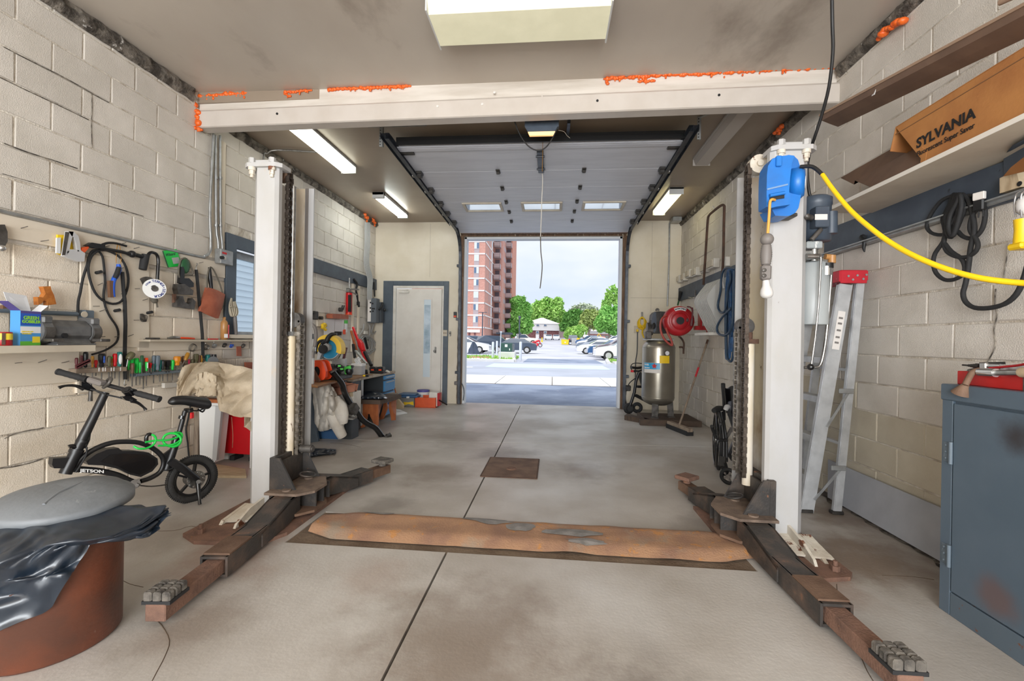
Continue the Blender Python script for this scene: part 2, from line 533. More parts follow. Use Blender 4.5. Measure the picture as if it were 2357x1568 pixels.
M('grey_light',(178,178,178),.5)
M('white_plastic',(226,226,224),.4)
M('white_paint',(220,216,208),.5,col2=(206,200,190),scale=8)
M('white_paper',(238,238,238),.7)
M('bulb',(206,203,200),.25)
M('red_paint',(178,30,38),.35,col2=(160,26,32),scale=9)
M('red_worn',(190,34,48),.45,col2=(172,30,42),scale=8,chip=(226,208,204),chipscale=16,chipat=.64)
M('red_tray',(186,36,34),.4,col2=(170,30,28),scale=8,chip=(110,96,76),chipscale=8,chipat=.7)
M('red',(206,22,30),.4)
M('red_box',(196,8,22),.45)
M('orange_plastic',(236,78,34),.4)
M('orange_tray',(222,92,44),.45,chip=(226,206,196),chipscale=10,chipat=.68,col2=(206,80,36),scale=6)
M('green_bright',(34,196,74),.35)
M('green_dark',(44,92,58),.45)
M('green_tool',(88,206,84),.45)
M('teal',(28,116,112),.4)
M('olive',(96,92,66),.4)
M('amber',(164,116,40),.3)
M('amber_bright',(206,128,28),.3)
M('brown_handle',(108,78,58),.5)
M('maroon',(98,46,50),.5)
M('pink',(206,44,92),.4)
M('blue',(34,86,190),.4)
M('blue_bright',(66,150,214),.45)
M('blue_hose',(46,92,140),.45,col2=(36,70,112),scale=20)
M('blue_hose_dark',(44,66,88),.5)
M('blue_lid',(54,92,134),.45)
M('clear_bin',(150,150,150),.3,alpha=.75)
M('purple_lid',(78,74,150),.4)
M('wood',(150,108,68),.6,col2=(122,84,52),scale=7,stretch=(1,1,8),bump=.3,bscale=40)
M('wood_orange',(172,98,52),.5,col2=(150,80,42),scale=8,stretch=(3,3,.8),bump=.3,bscale=30)
M('wood_grip',(190,118,50),.4,col2=(164,94,38),scale=30)
M('wood_grey',(150,134,116),.8,col2=(118,102,88),scale=6,stretch=(6,1,1),bump=.5,bscale=60)
M('wood_dark',(86,70,58),.8,col2=(66,54,46),scale=6,stretch=(1,6,1),bump=.5)
M('wood_pale',(196,176,146),.7,col2=(170,148,118),scale=8,stretch=(1,5,1))
M('bench_top',(176,164,148),.6,col2=(150,132,112),scale=5,stretch=(1,3,1))
M('cardboard',(176,120,66),.8,col2=(160,104,56),scale=4,bump=.2,bscale=60,chip=(134,86,48),chipscale=12,chipat=.68)
M('cardboard_dark',(120,84,54),.85)
M('channel_brown',(112,88,72),.55,col2=(98,76,62),scale=6)
M('channel_edge',(150,124,104),.55)
M('channel_inside',(26,20,18),.8)
M('shelf_cream',(202,192,174),.6,col2=(190,178,160),scale=4)
M('shelf_edge',(226,220,210),.55)
M('canvas',(204,188,164),.9,col2=(180,162,136),scale=7,bump=1.0,bscale=120,chip=(140,122,98),chipscale=20,chipat=.70)
M('rag_white',(222,216,206),.9,col2=(204,196,184),scale=6,bump=.6,bscale=100)
M('rag_pink',(176,120,98),.85,col2=(150,96,74),scale=8)
M('leather',(172,98,72),.55,col2=(156,84,60),scale=12)
M('rope',(198,188,168),.9)
M('rope_dark',(100,94,84),.9)
M('bag_film',(26,36,48),.33,spec=.8)
M('lid_grey',(118,122,126),.55,col2=(96,100,104),scale=3.4,lo=.42,hi=.6,bump=.3,bscale=50,chip=(150,152,152),chipscale=6,chipat=.66)
M('drum_brown',(116,62,40),.4,col2=(84,52,40),scale=2.6,lo=.4,hi=.62,bump=.3,bscale=70,chip=(150,128,116),chipscale=5,chipat=.68,stretch=(1,1,1))
M('door_paint',(222,217,209),.5,col2=(212,206,197),scale=3)
M('door_frame',(74,84,94),.5,col2=(84,94,104),scale=5)
M('panel_white',(206,207,214),.45,col2=(196,197,204),scale=5,stretch=(.4,3,1))
M('jamb_wood',(120,92,70),.8,col2=(92,70,54),scale=7,stretch=(3,3,.5),bump=.5,chip=(190,176,156),chipscale=9,chipat=.62)
M('jamb_white',(214,218,224),.5)
M('elec_grey',(92,98,104),.45)
M('elec_side',(66,72,78),.5)
M('bench_dark',(58,62,66),.55)
M('drawer_blue',(72,136,186),.45)
M('saw_yellow',(240,200,70),.4)
M('saw_blue',(52,158,206),.35)
M('blade_steel',(150,148,144),.35,.8)
M('vise_grey',(112,112,112),.5,.3,col2=(92,92,92),scale=14)
M('box_blue',(78,152,216),.5)
M('box_green',(96,180,60),.5)
M('box_yellow',(240,216,60),.5)
M('box_purple',(84,72,140),.5)
M('box_white',(236,238,242),.5)
M('tool_grey',(98,94,90),.45,.4,col2=(70,66,62),scale=20)
M('tool_blue_grey',(96,108,118),.5)
M('bottle_gold',(176,128,76),.35)
M('lamp_white',(206,206,204),.4)
M('lens_lit',(216,212,184),.5,col2=(200,196,166),scale=2.2,emit=(242,236,204),estr=.26)
M('lens_bright',(236,238,226),.5,emit=(244,244,224),estr=4.0)
M('lens_warm',(226,220,176),.5,emit=(240,230,176),estr=3.5)
M('lens_off',(176,168,160),.5)
M('tube_lit',(250,250,246),.4,emit=(240,248,242),estr=24)
M('opener_lens',(250,190,130),.4,emit=(255,176,100),estr=.9)
M('tank_silver',(156,150,138),.3,.75,col2=(142,136,124),scale=2.5)
M('hose_red',(168,70,60),.5)
M('asphalt',(138,150,170),.85,col2=(108,120,142),scale=.7,lo=.42,hi=.6,bump=.5,bscale=60,chip=(168,170,174),chipscale=4,chipat=.66)
M('road',(168,174,186),.8,col2=(156,162,174),scale=.5)
M('lot',(188,190,198),.85,col2=(170,173,184),scale=.25,lo=.42,hi=.6)
M('pavement',(214,214,212),.8,col2=(200,200,198),scale=1.2)
M('bike_green',(186,208,194),.8)
M('grass',(158,196,96),.9,col2=(106,148,58),scale=1.4,bump=2,bscale=30)
M('line_white',(236,238,242),.7)
M('brick_red',(200,152,138),.85,col2=(188,138,124),scale=3,vary=.03)
M('brick_pale',(206,146,126),.85,col2=(192,130,112),scale=3)
M('brick_dark',(136,94,94),.85,col2=(100,58,58),scale=3)
M('band_white',(232,226,222),.7)
M('panel_mauve',(176,162,164),.7)
M('balcony',(162,142,140),.7)
M('balcony_dark',(108,98,104),.8)
M('win_dark',(96,118,144),.2)
M('win_curtain',(206,218,226),.5)
M('siding_white',(226,226,226),.7)
M('roof_grey',(212,208,206),.8)
M('roof_red',(168,108,92),.8)
M('moulded',(190,189,184),.45)
M('leaf_a',(150,204,108),.7,col2=(118,182,84),scale=.35)
M('leaf_b',(168,210,112),.7,col2=(136,190,88),scale=.35)
M('leaf_c',(118,172,84),.7,col2=(94,150,66),scale=.4)
M('leaf_d',(180,198,118),.7,col2=(154,176,104),scale=.4)
M('leaf_e',(176,188,164),.8)
M('bark',(128,116,108),.9)
M('car_white',(236,238,240),.3,coat=.5)
M('car_dark',(62,74,92),.3,coat=.5)
M('car_grey',(122,132,146),.3,coat=.5)
M('car_mauve',(128,116,122),.3,coat=.5)
M('car_blue',(54,92,138),.3,coat=.5)
M('car_beige',(206,200,190),.3,coat=.5)
M('car_glass',(62,76,92),.1)
M('tail_red',(206,34,46),.3)
M('xfmr_green',(44,78,74),.5)
M('pole_grey',(196,202,210),.5)
M('pole_dark',(70,78,90),.5)
M('tarp',(64,74,92),.6)
M('print_black',(22,20,20),.7)
M('print_white',(232,232,230),.6)
M('print_blue',(46,58,120),.6)
M('print_green',(150,220,60),.5)
M('print_red',(196,40,44),.6)
M('label_white',(222,216,210),.6)
M('dial',(232,232,236),.4)
glass('clear_glass')
glass('dim_glass',(.82,.9,.94))
M('sheet_grey',(168,170,176),.5,col2=(158,160,166),scale=5)
# --- room shell
ZC=3.445
ZN=3.50
YR=-4.3
# floor: slabs poured in bays, joints left open
fl=MB();fl.bb((XL-.3,YR-.3,-.16),(XR+.3,YB+.12,-.03))
floor=struct('floor',fl,'joint_dirt')
def slab(pts,m,top=0.0):
 mb=MB();mb.prism([(x,y,-.035)for x,y in pts],(0,0,.035+top))
 return part('slab',mb,m,floor)
JX=-.585
g=.006
slab([(XL,YR),(JX-g,YR),(JX-g,2.512),(XL,2.512)],'concrete')
slab([(JX+g,YR),(XR,YR),(XR,2.512),(JX+g,2.512)],'concrete')
slab([(-1.56,2.524),(1.12,2.524),(1.12,2.99),(-1.56,2.99)],'trench_dirt',-.006)
slab([(XL,2.512),(-1.56,2.512),(-1.56,2.99),(XL,2.99)],'concrete')
slab([(1.12,2.512),(XR,2.512),(XR,2.99),(1.12,2.99)],'concrete')
slab([(XL,2.99),(JX-g,2.99),(JX-g,5.28),(XL,5.03)],'concrete')
slab([(JX+g,2.99),(XR,2.99),(XR,5.5),(JX+g,5.285)],'concrete')
slab([(XL,5.045),(JX-g,5.295),(JX-g,YB+.1),(XL,YB+.1)],'concrete')
slab([(JX+g,5.3),(XR,5.515),(XR,YB+.1),(JX+g,YB+.1)],'concrete')
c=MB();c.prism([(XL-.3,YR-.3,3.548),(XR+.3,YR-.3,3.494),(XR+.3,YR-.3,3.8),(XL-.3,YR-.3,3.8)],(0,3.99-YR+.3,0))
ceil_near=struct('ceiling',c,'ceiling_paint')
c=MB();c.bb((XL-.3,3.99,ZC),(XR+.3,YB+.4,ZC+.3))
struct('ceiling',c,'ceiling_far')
# --- block walls
WIN=(4.40,5.62,1.22,2.28)
w=MB()
for lo,hi in(((XL-.3,YR,-.1),(XL-.006,WIN[0],ZC+.2)),((XL-.3,WIN[1],-.1),(XL-.006,YB+.4,ZC+.2)),((XL-.3,WIN[0],-.1),(XL-.006,WIN[1],WIN[2])),((XL-.3,WIN[0],WIN[3]),(XL-.006,WIN[1],ZC+.2))):
 w.bb(lo,hi)
wall_left=struct('wall_left',w,'mortar')
w=MB();w.bb((XR+.006,YR,-.1),(XR+.3,YB+.4,ZC+.2))
wall_right=struct('wall_right',w,'mortar')
def block_mesh(L,H,D,m,seed):
 rr=random.Random(seed)
 mb=MB();mb.box((0,0,0),(D,L,H),None,.0045)
 mb.v=[(x+rr.uniform(-.0012,.0012),y+rr.uniform(-.002,.002),z+rr.uniform(-.002,.002))for x,y,z in mb.v]
 return _mesh('block',mb,m)
def courses(wall,X,sgn,y0,y1,zs,mat_of,offs,hole=None,seed=3):
 rr=random.Random(seed)
 CL,J,D=.4064,.010,.08
 pool={}
 for k in range(len(zs)-1):
  za,zb=zs[k]+J/2,zs[k+1]-J/2
  if k==len(zs)-2:y1=min(y1,4.0)
  y=offs[k%2]+math.floor((y0-offs[k%2])/CL)*CL
  while y<y1:
   a,b=max(y,y0)+J/2,min(y+CL,y1)-J/2
   y+=CL
   pieces=[(a,b,za,zb)]
   if hole and b>hole[0]and a<hole[1]and zb>hole[2]and za<hole[3]:
    pieces=[]
    if a<hole[0]:pieces.append((a,hole[0],za,zb))
    if b>hole[1]:pieces.append((hole[1],b,za,zb))
    if not(a<hole[0]or b>hole[1]):
     if zb>hole[3]+.02:pieces.append((a,b,max(za,hole[3]),zb))
     elif za<hole[2]-.02:pieces.append((a,b,za,min(zb,hole[2])))
   for a2,b2,c2,d2 in pieces:
    if b2-a2<.02 or d2-c2<.02:continue
    m=mat_of((a2+b2)/2,(c2+d2)/2,rr)
    key=(round(b2-a2,3),round(d2-c2,3),m,rr.randint(0,2))
    if key not in pool:pool[key]=block_mesh(b2-a2,d2-c2,D,m,len(pool))
    o=bpy.data.objects.new('block',pool[key]);COL.objects.link(o)
    o.parent=wall
    o.location=(X-sgn*(D/2)+rr.uniform(-.0012,.0012),(a2+b2)/2,(c2+d2)/2)
    o.rotation_euler=(0,rr.uniform(-.003,.003),rr.uniform(-.002,.002))
zl=[0.0]+[2.5944+.2032*k for k in range(-12,6)]
zr=[0.0]+[1.7649-.2032*k for k in range(8,-10,-1)]
def ml(y,z,rr):
 if z<1.75 and y<4.4:return 'block_paint_cream_lit'
 if z<1.05:return 'block_paint_cream_lit' if rr.random()<.7 else 'block_paint'
 return 'block_paint'
def mr(y,z,rr):
 if z<.72+rr.random()*.3 and y<4.6:return 'block_paint_yellow'
 return 'block_paint'
courses(wall_left,XL,1,1.6,YB,zl,ml,(.10,.31),WIN,5)
courses(wall_right,XR,-1,1.95,YB,zr,mr,(.34,.12),None,6)
# plain stretches beside and behind the camera
w=MB();w.bb((XL-.02,YR,0),(XL,1.595,ZC));part('plain_stretch',w,'block_paint',wall_left)
w=MB();w.bb((XR,YR,0),(XR+.02,1.945,ZC));part('plain_stretch',w,'block_paint',wall_right)
w=MB()
w.bb((XL-.3,YR-.3,-.1),(-2.7,YR,ZC+.2));w.bb((1.9,YR-.3,-.1),(XR+.3,YR,ZC+.2));w.bb((-2.7,YR-.3,3.25),(1.9,YR,ZC+.2))
struct('wall_rear',w,'block_paint')
w=MB();w.bb((-20,-30,-.3),(20,YR-.3,-.1));struct('rear_ground',w,'pavement')
# damp crumbled patch at the cracked pier on the right wall
def rough_patch(name,pts_fn,nu,nv,amp,th,m,parent,sc=9.0,axis=(-1,0,0)):
 ax_=V(axis)
 def fn(u,v):
  p=V(pts_fn(u,v))
  e=min(u,1-u,v,1-v)*5
  k=max(0,noise.noise(p*sc)+.25+.4*noise.noise(p*sc*3.1))*min(1,e)
  return p+ax_*(amp*k)
 mb=MB();mb.sheet(fn,nu,nv,0)
 return part(name,mb,m,parent)
M('patch_grey',(178,170,156),.9,col2=(150,140,124),scale=9,bump=3,bscale=50)
rough_patch('crumbled_patch',lambda u,v:(XR-.002,1.99+.26*u+.02*math.sin(v*17),1.16+.62*v),26,50,.03,0,'patch_grey',wall_right)
cr=MB()
rr=random.Random(4)
pts=[RW(2292,665,.004),RW(2290,700,.004),RW(2296,722,.004),RW(2288,760,.004),RW(2292,790,.004),RW(2285,812,.004),RW(2270,838,.004)]
cr.tube(pts,.0035,4,2)
cr.tube([RW(2310,640,.004),RW(2316,600,.004),RW(2322,560,.004)],.003,4,2)
part('crack',cr,'mortar_crack',wall_right)
fk=MB()
for pl in([(618,1228),(560,1236),(500,1222),(440,1212),(400,1222),(310,1222)],[(345,1415),(372,1440),(390,1475),(380,1510),(362,1545),(350,1568)],[(1926,1345),(1928,1370),(1934,1385),(1926,1400),(1924,1425)],[(1975,1500),(1985,1520),(1996,1545),(2010,1568)],[(2030,1325),(2100,1328),(2150,1335)],[(280,1335),(300,1345),(330,1352)],[(760,1020),(800,1023),(830,1030)]):
 fk.tube([FL(x,y,.0002)for x,y in pl],.0018,4,3)
part('crack',fk,'joint_dirt',floor)
# long step cracks along joints of the left wall
cr=MB()
for pl in([(10,330),(64,351),(120,368),(178,388)],[(5,400),(40,410),(90,424),(160,445),(210,462),(330,498)],[(8,108),(60,135),(111,160),(160,185),(210,214),(250,236)],[(211,215),(212,250),(210,280),(211,310),(212,340)],[(0,178),(57,206),(130,240),(204,276)],[(10,1010),(30,1000),(60,992),(85,988),(100,985)],[(0,1078),(30,1075),(70,1066),(98,1056)]):
 cr.tube(LWS(pl,.001),.0035,4,2)
part('crack',cr,'mortar_crack',wall_left)
# ragged mortar strips where the walls meet the ceiling
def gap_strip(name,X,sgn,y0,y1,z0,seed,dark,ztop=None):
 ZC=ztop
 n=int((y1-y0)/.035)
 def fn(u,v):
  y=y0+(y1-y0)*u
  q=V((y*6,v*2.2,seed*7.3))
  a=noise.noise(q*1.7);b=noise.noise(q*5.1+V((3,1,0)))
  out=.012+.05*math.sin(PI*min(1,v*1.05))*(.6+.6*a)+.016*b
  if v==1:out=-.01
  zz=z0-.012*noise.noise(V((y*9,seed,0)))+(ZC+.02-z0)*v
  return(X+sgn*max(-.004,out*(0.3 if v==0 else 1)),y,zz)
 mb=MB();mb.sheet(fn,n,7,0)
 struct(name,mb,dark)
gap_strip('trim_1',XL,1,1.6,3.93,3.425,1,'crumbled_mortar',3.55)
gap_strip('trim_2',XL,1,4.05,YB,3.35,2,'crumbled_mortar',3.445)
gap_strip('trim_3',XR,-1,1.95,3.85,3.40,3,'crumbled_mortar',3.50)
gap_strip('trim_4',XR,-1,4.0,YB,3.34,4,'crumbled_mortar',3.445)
# --- front wall with the two door openings
DO=(-1.70,1.245,3.165)
MD=(-3.16,-2.055,2.24)
w=MB()
w.bb((XL-.3,YB,-.1),(MD[0],YB+.24,ZC+.3));w.bb((MD[0],YB,MD[2]),(MD[1],YB+.24,ZC+.3))
w.bb((MD[1],YB,-.1),(DO[0],YB+.24,ZC+.3));w.bb((DO[0],YB,DO[2]),(DO[1],YB+.24,ZC+.3));w.bb((DO[1],YB,-.1),(XR+.3,YB+.24,ZC+.3))
wall_front=struct('wall_front',w,'plaster')
sm=MB()
for x in(-2.36,1.77):
 sm.bb((x-.001,YB-.0015,2.4 if x<0 else .4),(x+.001,YB,3.42))
sm.bb((1.4,YB-.0015,2.035),(XR,YB,2.038))
part('sheet_seam',sm,'plaster_dirty',wall_front)
# sheathing boards of the roof edge, outside
w=MB();w.bb((XL-.6,YB+.22,ZC+.22),(XR+.6,YB+.5,ZC+.5));struct('trim_5',w,'band_white')
# jambs of the overhead door: weathered wood inside, white weather strip outside
for i,(x,s)in enumerate(((DO[0],1),(DO[1],-1))):
 j=MB()
 j.bb((x-s*.075,YB-.05,0),(x,YB-.001,3.165),.004)
 o=struct('trim_%d'%(6+i),j,'jamb_wood')
 j=MB();j.bb((x,YB+.03,0),(x+s*.045,YB+.2,3.165),.004);part('weather_strip',j,'jamb_white',o)
 j=MB()
 def fn(u,v,x=x,s=s):return(x-s*(.078+.022*(v+.5*noise.noise(V((u*30,x,v))))),YB-.002-.01*max(0,noise.noise(V((u*40,x*3,v*2)))),3.15*u)
 j.sheet(fn,80,2);part('peeling_edge',j,'plaster_dirty',o)
j=MB();j.bb((DO[0]-.06,YB-.045,DO[2]),(DO[1]+.06,YB-.001,DO[2]+.095),.004)
hd=struct('trim_8',j,'jamb_wood')
j=MB();j.bb((DO[0],YB+.03,DO[2]-.04),(DO[1],YB+.2,DO[2]),.004);part('weather_strip',j,'jamb_white',hd)
j=MB();j.bb((DO[0]+.045,YB+.0,-.03),(DO[1]-.045,YB+.2,-.002));part('threshold',j,'concrete',floor)
# --- side door (door_1) with frame, narrow light, closer shoe and lock
d=MB();d.bb((-3.0,YB-.012,.01),(-2.115,YB+.03,2.17),.003)
door_1=struct('door_1',d,'door_paint')
fr=MB()
fr.bb((MD[0]-.1,YB-.022,0),(-3.065,YB+.02,2.32),.004);fr.bb((-2.075,YB-.022,0),(MD[1]+.075,YB+.02,2.32),.004);fr.bb((-3.065,YB-.022,2.23),(-2.075,YB+.02,2.32),.004)
part('frame',fr,'door_frame',door_1)
fr=MB()
fr.bb((-3.065,YB-.016,0),(-3.01,YB+.02,2.23),.003);fr.bb((-2.105,YB-.016,0),(-2.075,YB+.02,2.23),.003);fr.bb((-3.01,YB-.016,2.18),(-2.105,YB+.02,2.23),.003)
part('stop',fr,'white_paint',door_1)
gx=(BW(977,690).x,BW(993,690).x)
gz=(BW(982,868).z,BW(982,690).z)
gl=MB();gl.bb((gx[0],YB-.017,gz[0]),(gx[1],YB-.013,gz[1]))
part('narrow_light',gl,'win_curtain',door_1)
M('door_view',(150,172,188),.15,col2=(206,220,232),scale=4)
gl=MB();gl.bb((gx[0]+.01,YB-.02,gz[0]+.45),(gx[1]-.01,YB-.0165,gz[1]-.1));part('pane',gl,'door_view',door_1)
b=MB()
for lo,hi in(((gx[0]-.02,gz[0]-.02),(gx[0],gz[1]+.02)),((gx[1],gz[0]-.02),(gx[1]+.02,gz[1]+.02)),((gx[0],gz[1]),(gx[1],gz[1]+.02)),((gx[0],gz[0]-.02),(gx[1],gz[0]))):
 b.bb((lo[0],YB-.024,lo[1]),(hi[0],YB-.012,hi[1]))
part('glazing_bead',b,'door_paint',door_1)
k=MB();p=BW(1002,806,.02);k.box(p,(.035,.012,.12),None,.005);k.cyl(p+V((0,0,-.02)),p+V((0,-.05,-.02)),.012);k.ball(p+V((0,-.06,-.02)),.024)
part('handle',k,'steel',door_1)
k=MB();p=BW(930,672,.03);k.box(p,(.2,.03,.045),None,.006);k.box(p+V((.02,-.01,.035)),(.12,.02,.02),None,.004)
part('closer_shoe',k,'white_paint',door_1)
for y in(700,775,875):
 k=MB();p=BW(908,y,.02);k.cyl(p+V((0,0,-.06)),p+V((0,0,.06)),.008,n=8);part('hinge',k,'door_paint',door_1)
 # --- side window (window_1) behind the lift post, with neighbour's siding beyond
fr=MB()
y0,y1,z0,z1=WIN
fr.bb((XL-.02,y0-.02,z0-.02),(XL+.022,y0+.13,z1+.02),.003);fr.bb((XL-.02,y1-.13,z0),(XL+.022,y1+.02,z1+.02),.003)
fr.bb((XL-.02,y0+.13,z1-.12),(XL+.022,y1-.13,z1+.02),.003)
window_1=struct('window_1',fr,'grey_blue_paint')
s=MB();s.bb((XL-.26,y0,z0-.03),(XL+.05,y1,z0+.01),.003);part('sill',s,'cream_board',window_1)
s=MB()
for yy in(y0+.13,(y0+y1)/2,y1-.16):s.bb((XL-.13,yy,z0+.01),(XL-.09,yy+.035,z1-.12))
s.bb((XL-.13,y0+.13,z0+.01),(XL-.09,y1-.13,z0+.045));s.bb((XL-.13,y0+.13,z1-.2),(XL-.09,y1-.13,z1-.12))
part('sash',s,'galvanised',window_1)
s=MB();s.bb((XL-.112,y0+.16,z0+.04),(XL-.108,y1-.16,z1-.2));part('pane',s,'dim_glass',window_1)
t=thing('neighbouring_house','white clapboard house wall outside the side window','house',(-9,8,-.1))
s=MB();s.bb((-9.4,2,-.1),(-9.02,22,4.6));part('wall',s,'siding_white',t)
for k in range(24):
 s=MB();s.prism([(-9.02,2.5,.2+k*.18),(-8.97,2.5,.2+k*.18),(-9.01,2.5,.38+k*.18),(-9.02,2.5,.38+k*.18)],(0,19,0))
 part('clapboard',s,'siding_white',t)
 # --- steel beam across the room, board above it
b=MB()
yl,yr_=3.985,3.868
def bm(z0,z1,o,d):
 b.prism([(XL,yl+o,z0),(XR,yr_+o,z0),(XR,yr_+o+d,z0),(XL,yl+o+d,z0)],(0,0,z1-z0))
beam=MB();b=beam
b.prism([(XL,yl,3.203),(XL,yl-.012,3.21),(XL,yl-.012,3.352),(XL,yl+.004,3.372),(XL,yl+.11,3.372),(XL,yl+.11,3.203)],(XR-XL,yr_-yl,0))
beam=struct('ceiling_beam',b,'beam_paint')
b=MB();bm(3.372,3.56,.03,.08);part('packing_board',b,'white_board',beam)
b=MB();x=-.13;yy=yl+(yr_-yl)*(x-XL)/(XR-XL);b.bb((x-.006,yy-.015,3.205),(x+.006,yy,3.37));part('weld_seam',b,'beam_paint',beam)
for px,py,m in((638,262,'black'),(1375,232,'black'),(1655,219,'black'),(1007,245,'label_white'),(1110,240,'label_white'),(1138,213,'label_white')):
 p=AT(px,py,3.9);yy=yl+(yr_-yl)*(p.x-XL)/(XR-XL)-.012;p=AT(px,py,yy)
 b=MB();b.cyl(p+V((0,.004,0)),p+V((0,-.004,0)),.011,n=10);part('bolt',b,m,beam)
 # --- orange sealing foam, one bead at a time
def foam(runs,label,seed,drips=True):
 mb=MB();rr=random.Random(seed)
 for pts,r in runs:
  pts=[V(p)for p in pts]
  for a,b in zip(pts[:-1],pts[1:]):
   n=max(1,int((b-a).length/(r*.8)))
   for i in range(n+1):
    p=a.lerp(b,i/n)+V((rr.uniform(-1,1),rr.uniform(-1,1),rr.uniform(-1,1)))*r*.4
    s=r*rr.uniform(.55,1.3)
    mb.ball(p,(s*1.2,s,s*rr.uniform(.7,1.2)),8,5)
    if drips and rr.random()<.12:
     mb.ball(p-V((0,.005,r*rr.uniform(1,2.4))),(s*.6,s*.6,s*.9),7,5)
 return solo('foam_bead',mb,'foam',label,'sealing foam','orange foam beads')
def by(px,py,o=0.0):
 p=AT(px,py,3.9);q=yl+(yr_-yl)*(p.x-XL)/(XR-XL)+o
 # o: distance behind the beam face
 return AT(px,py,q)
foam([([by(438,224,.02),by(500,219,.02),by(567,214,.02)],.016)],'orange foam bead above the beam, shortest end piece at the left wall',1)
foam([([by(653,213,.02),by(715,208,.02)],.011),([by(655,217,.02),by(668,222,.02)],.010)],'small smeared orange foam bead above the beam, second from the window wall',2)
foam([([by(757,206,.02),by(850,202,.02),by(945,198,.02)],.013)],'thin orange foam bead with one drip above the beam',3)
foam([([by(1392,182,.02),by(1500,174,.02),by(1640,168,.02),by(1780,160,.02),by(1950,152,.02)],.015),([by(1396,184,.02),by(1398,192,.02)],.012),([by(1470,188,.02),by(1505,186,.02)],.011)],'long dripping orange foam bead along the top of the beam',4)
foam([([by(447,243,-.01),by(455,262,-.01),by(456,285,-.01)],.022),([by(443,291,-.01),by(462,300,-.01)],.014)],'orange foam filling the end of the beam at the window wall',5)
foam([([by(1948,158,-.01),by(1962,140,-.03),by(1972,136,-.05)],.032),([by(1945,185,-.01),by(1940,189,-.01)],.02)],'fat lumps of orange foam at the beam end over the cord reel post',6,False)
foam([([RW(2022,92,.04),RW(2040,72,.045),RW(2072,50,.045)],.026)],'orange foam lumps in the ceiling gap over the cardboard box wall',7,False)
foam([([LW(838,493,.05),LW(846,503,.05)],.03),([LW(858,505,.06),LW(862,512,.05)],.025)],'orange foam where grey cables enter above the electrical panel',8)
foam([([RW(1785,305,.04),RW(1806,288,.04)],.022)],'dark orange foam smear in the far ceiling gap beyond the beam',9)
# --- raised overhead door
GA,GB=V((0,8.14,3.185)),V((0,4.78,3.315))
gd=(GB-GA).normalized();gn=V((0,gd.z,-gd.y))
if gn.z<0:gn=-gn
GX0,GX1=-1.735,1.30
gt=thing('overhead_door','white sectional overhead door raised flat under the ceiling','garage door',(-.22,6.4,3.18))
GL=(GB-GA).length
ys=[392,431,463,486,508]
def on_door(px,py):
 d=ray(px,py);t=(GA-CAM).dot(gn)/d.dot(gn);return CAM+d*t
cuts=[0.0]+[max(.2,(on_door(1245,y)-GA).dot(gd))for y in reversed(ys)]+[GL]
def dp(x,s,h=0.0):return V((x,0,0))+GA+gd*s+gn*h
def dbox(mb,x0,x1,s0,s1,h0,h1,ch=0.0):
 c=dp((x0+x1)/2,(s0+s1)/2,(h0+h1)/2)
 m=Matrix((V((1,0,0)),gd,gn)).transposed()
 mb.box(c,(x1-x0,s1-s0,h1-h0),m,ch)
wins=[((1072,1150),(467,479)),((1206,1288),(466,478)),((1347,1432),(464,476))]
for i in range(6):
 mb=MB()
 dbox(mb,GX0,GX1,cuts[i]+.003,cuts[i+1]-.003,0,.05,.004)
 sec=part('section',mb,'panel_white',gt)
 if i==2:
  for(xa,xb),(ya,yb)in wins:
   a=on_door(xa,(ya+yb)/2);b=on_door(xb,(ya+yb)/2)
   s0=(cuts[2]+cuts[3])/2
   fr=MB();x0,x1,sa,sb=a.x,b.x,s0-.15,s0+.15
   for q in((x0-.04,x1+.04,sa-.04,sa),(x0-.04,x1+.04,sb,sb+.04),(x0-.04,x0,sa,sb),(x1,x1+.04,sa,sb)):
    dbox(fr,q[0],q[1],q[2],q[3],-.018,.0,.004)
   part('window_frame',fr,'shelf_cream',sec)
   pn=MB();dbox(pn,x0,x1,sa,sb,-.006,-.003)
   part('pane',pn,'pane_mirror' if 'pane_mirror' in MATS else M('pane_mirror',(190,200,210),.06,1.0)and 'pane_mirror',sec)
for k,y in enumerate(ys):
 s=cuts[5-k]
 for px in((1146,1344),(1156,1335),(1165,1328),(1172,1322),(1177,1317))[k]:
  p=on_door(px,y)
  mb=MB();dbox(mb,p.x-.025,p.x+.025,s-.055,s+.055,-.012,0,.003);dbox(mb,p.x-.02,p.x+.02,s-.015,s+.015,-.04,-.01,.004)
  part('hinge',mb,'dark_metal',gt)
 for x in(GX0+.05,GX1-.05):
  mb=MB();dbox(mb,x-.035,x+.035,s-.05,s+.05,-.03,0,.004);dbox(mb,x-.03,x+.03,s-.03,s+.03,-.065,-.025,.005)
  o=part('hinge',mb,'dark_metal',gt)
  mb=MB();q=dp(x,s,-.04);e=V((-.09 if x<0 else .09,0,0));mb.cyl(q,q+e,.006,n=8);mb.cyl(q+e*.7,q+e,.022,n=12);part('roller',mb,'steel',o)
mb=MB();dbox(mb,GX0,GX1,GL-.07,GL-.002,-.012,.0);dbox(mb,GX0,GX1,GL,GL+.03,-.01,.055)
part('top_rail',mb,'panel_white',gt)
mb=MB();dbox(mb,GX0+.02,GX1-.0,GL+.03,GL+.12,.03,.06);dbox(mb,GX0+.02,GX1,GL+.10,GL+.115,-.02,.06);part('shaded_gap_bar',mb,'black',gt)  # black bar drawn for the shadowed gap along the door's top edge
for x in(GX0+.03,GX1-.06):
 mb=MB();dbox(mb,x-.06,x+.12,GL-.14,GL-.09,-.02,0,.004);part('top_fixture',mb,'dark_metal',gt)
mb=MB();dbox(mb,GX0,GX1,-.06,.002,-.005,.055);part('bottom_seal',mb,'jamb_wood',gt)
p=on_door(1243,345);q=on_door(1243,392)
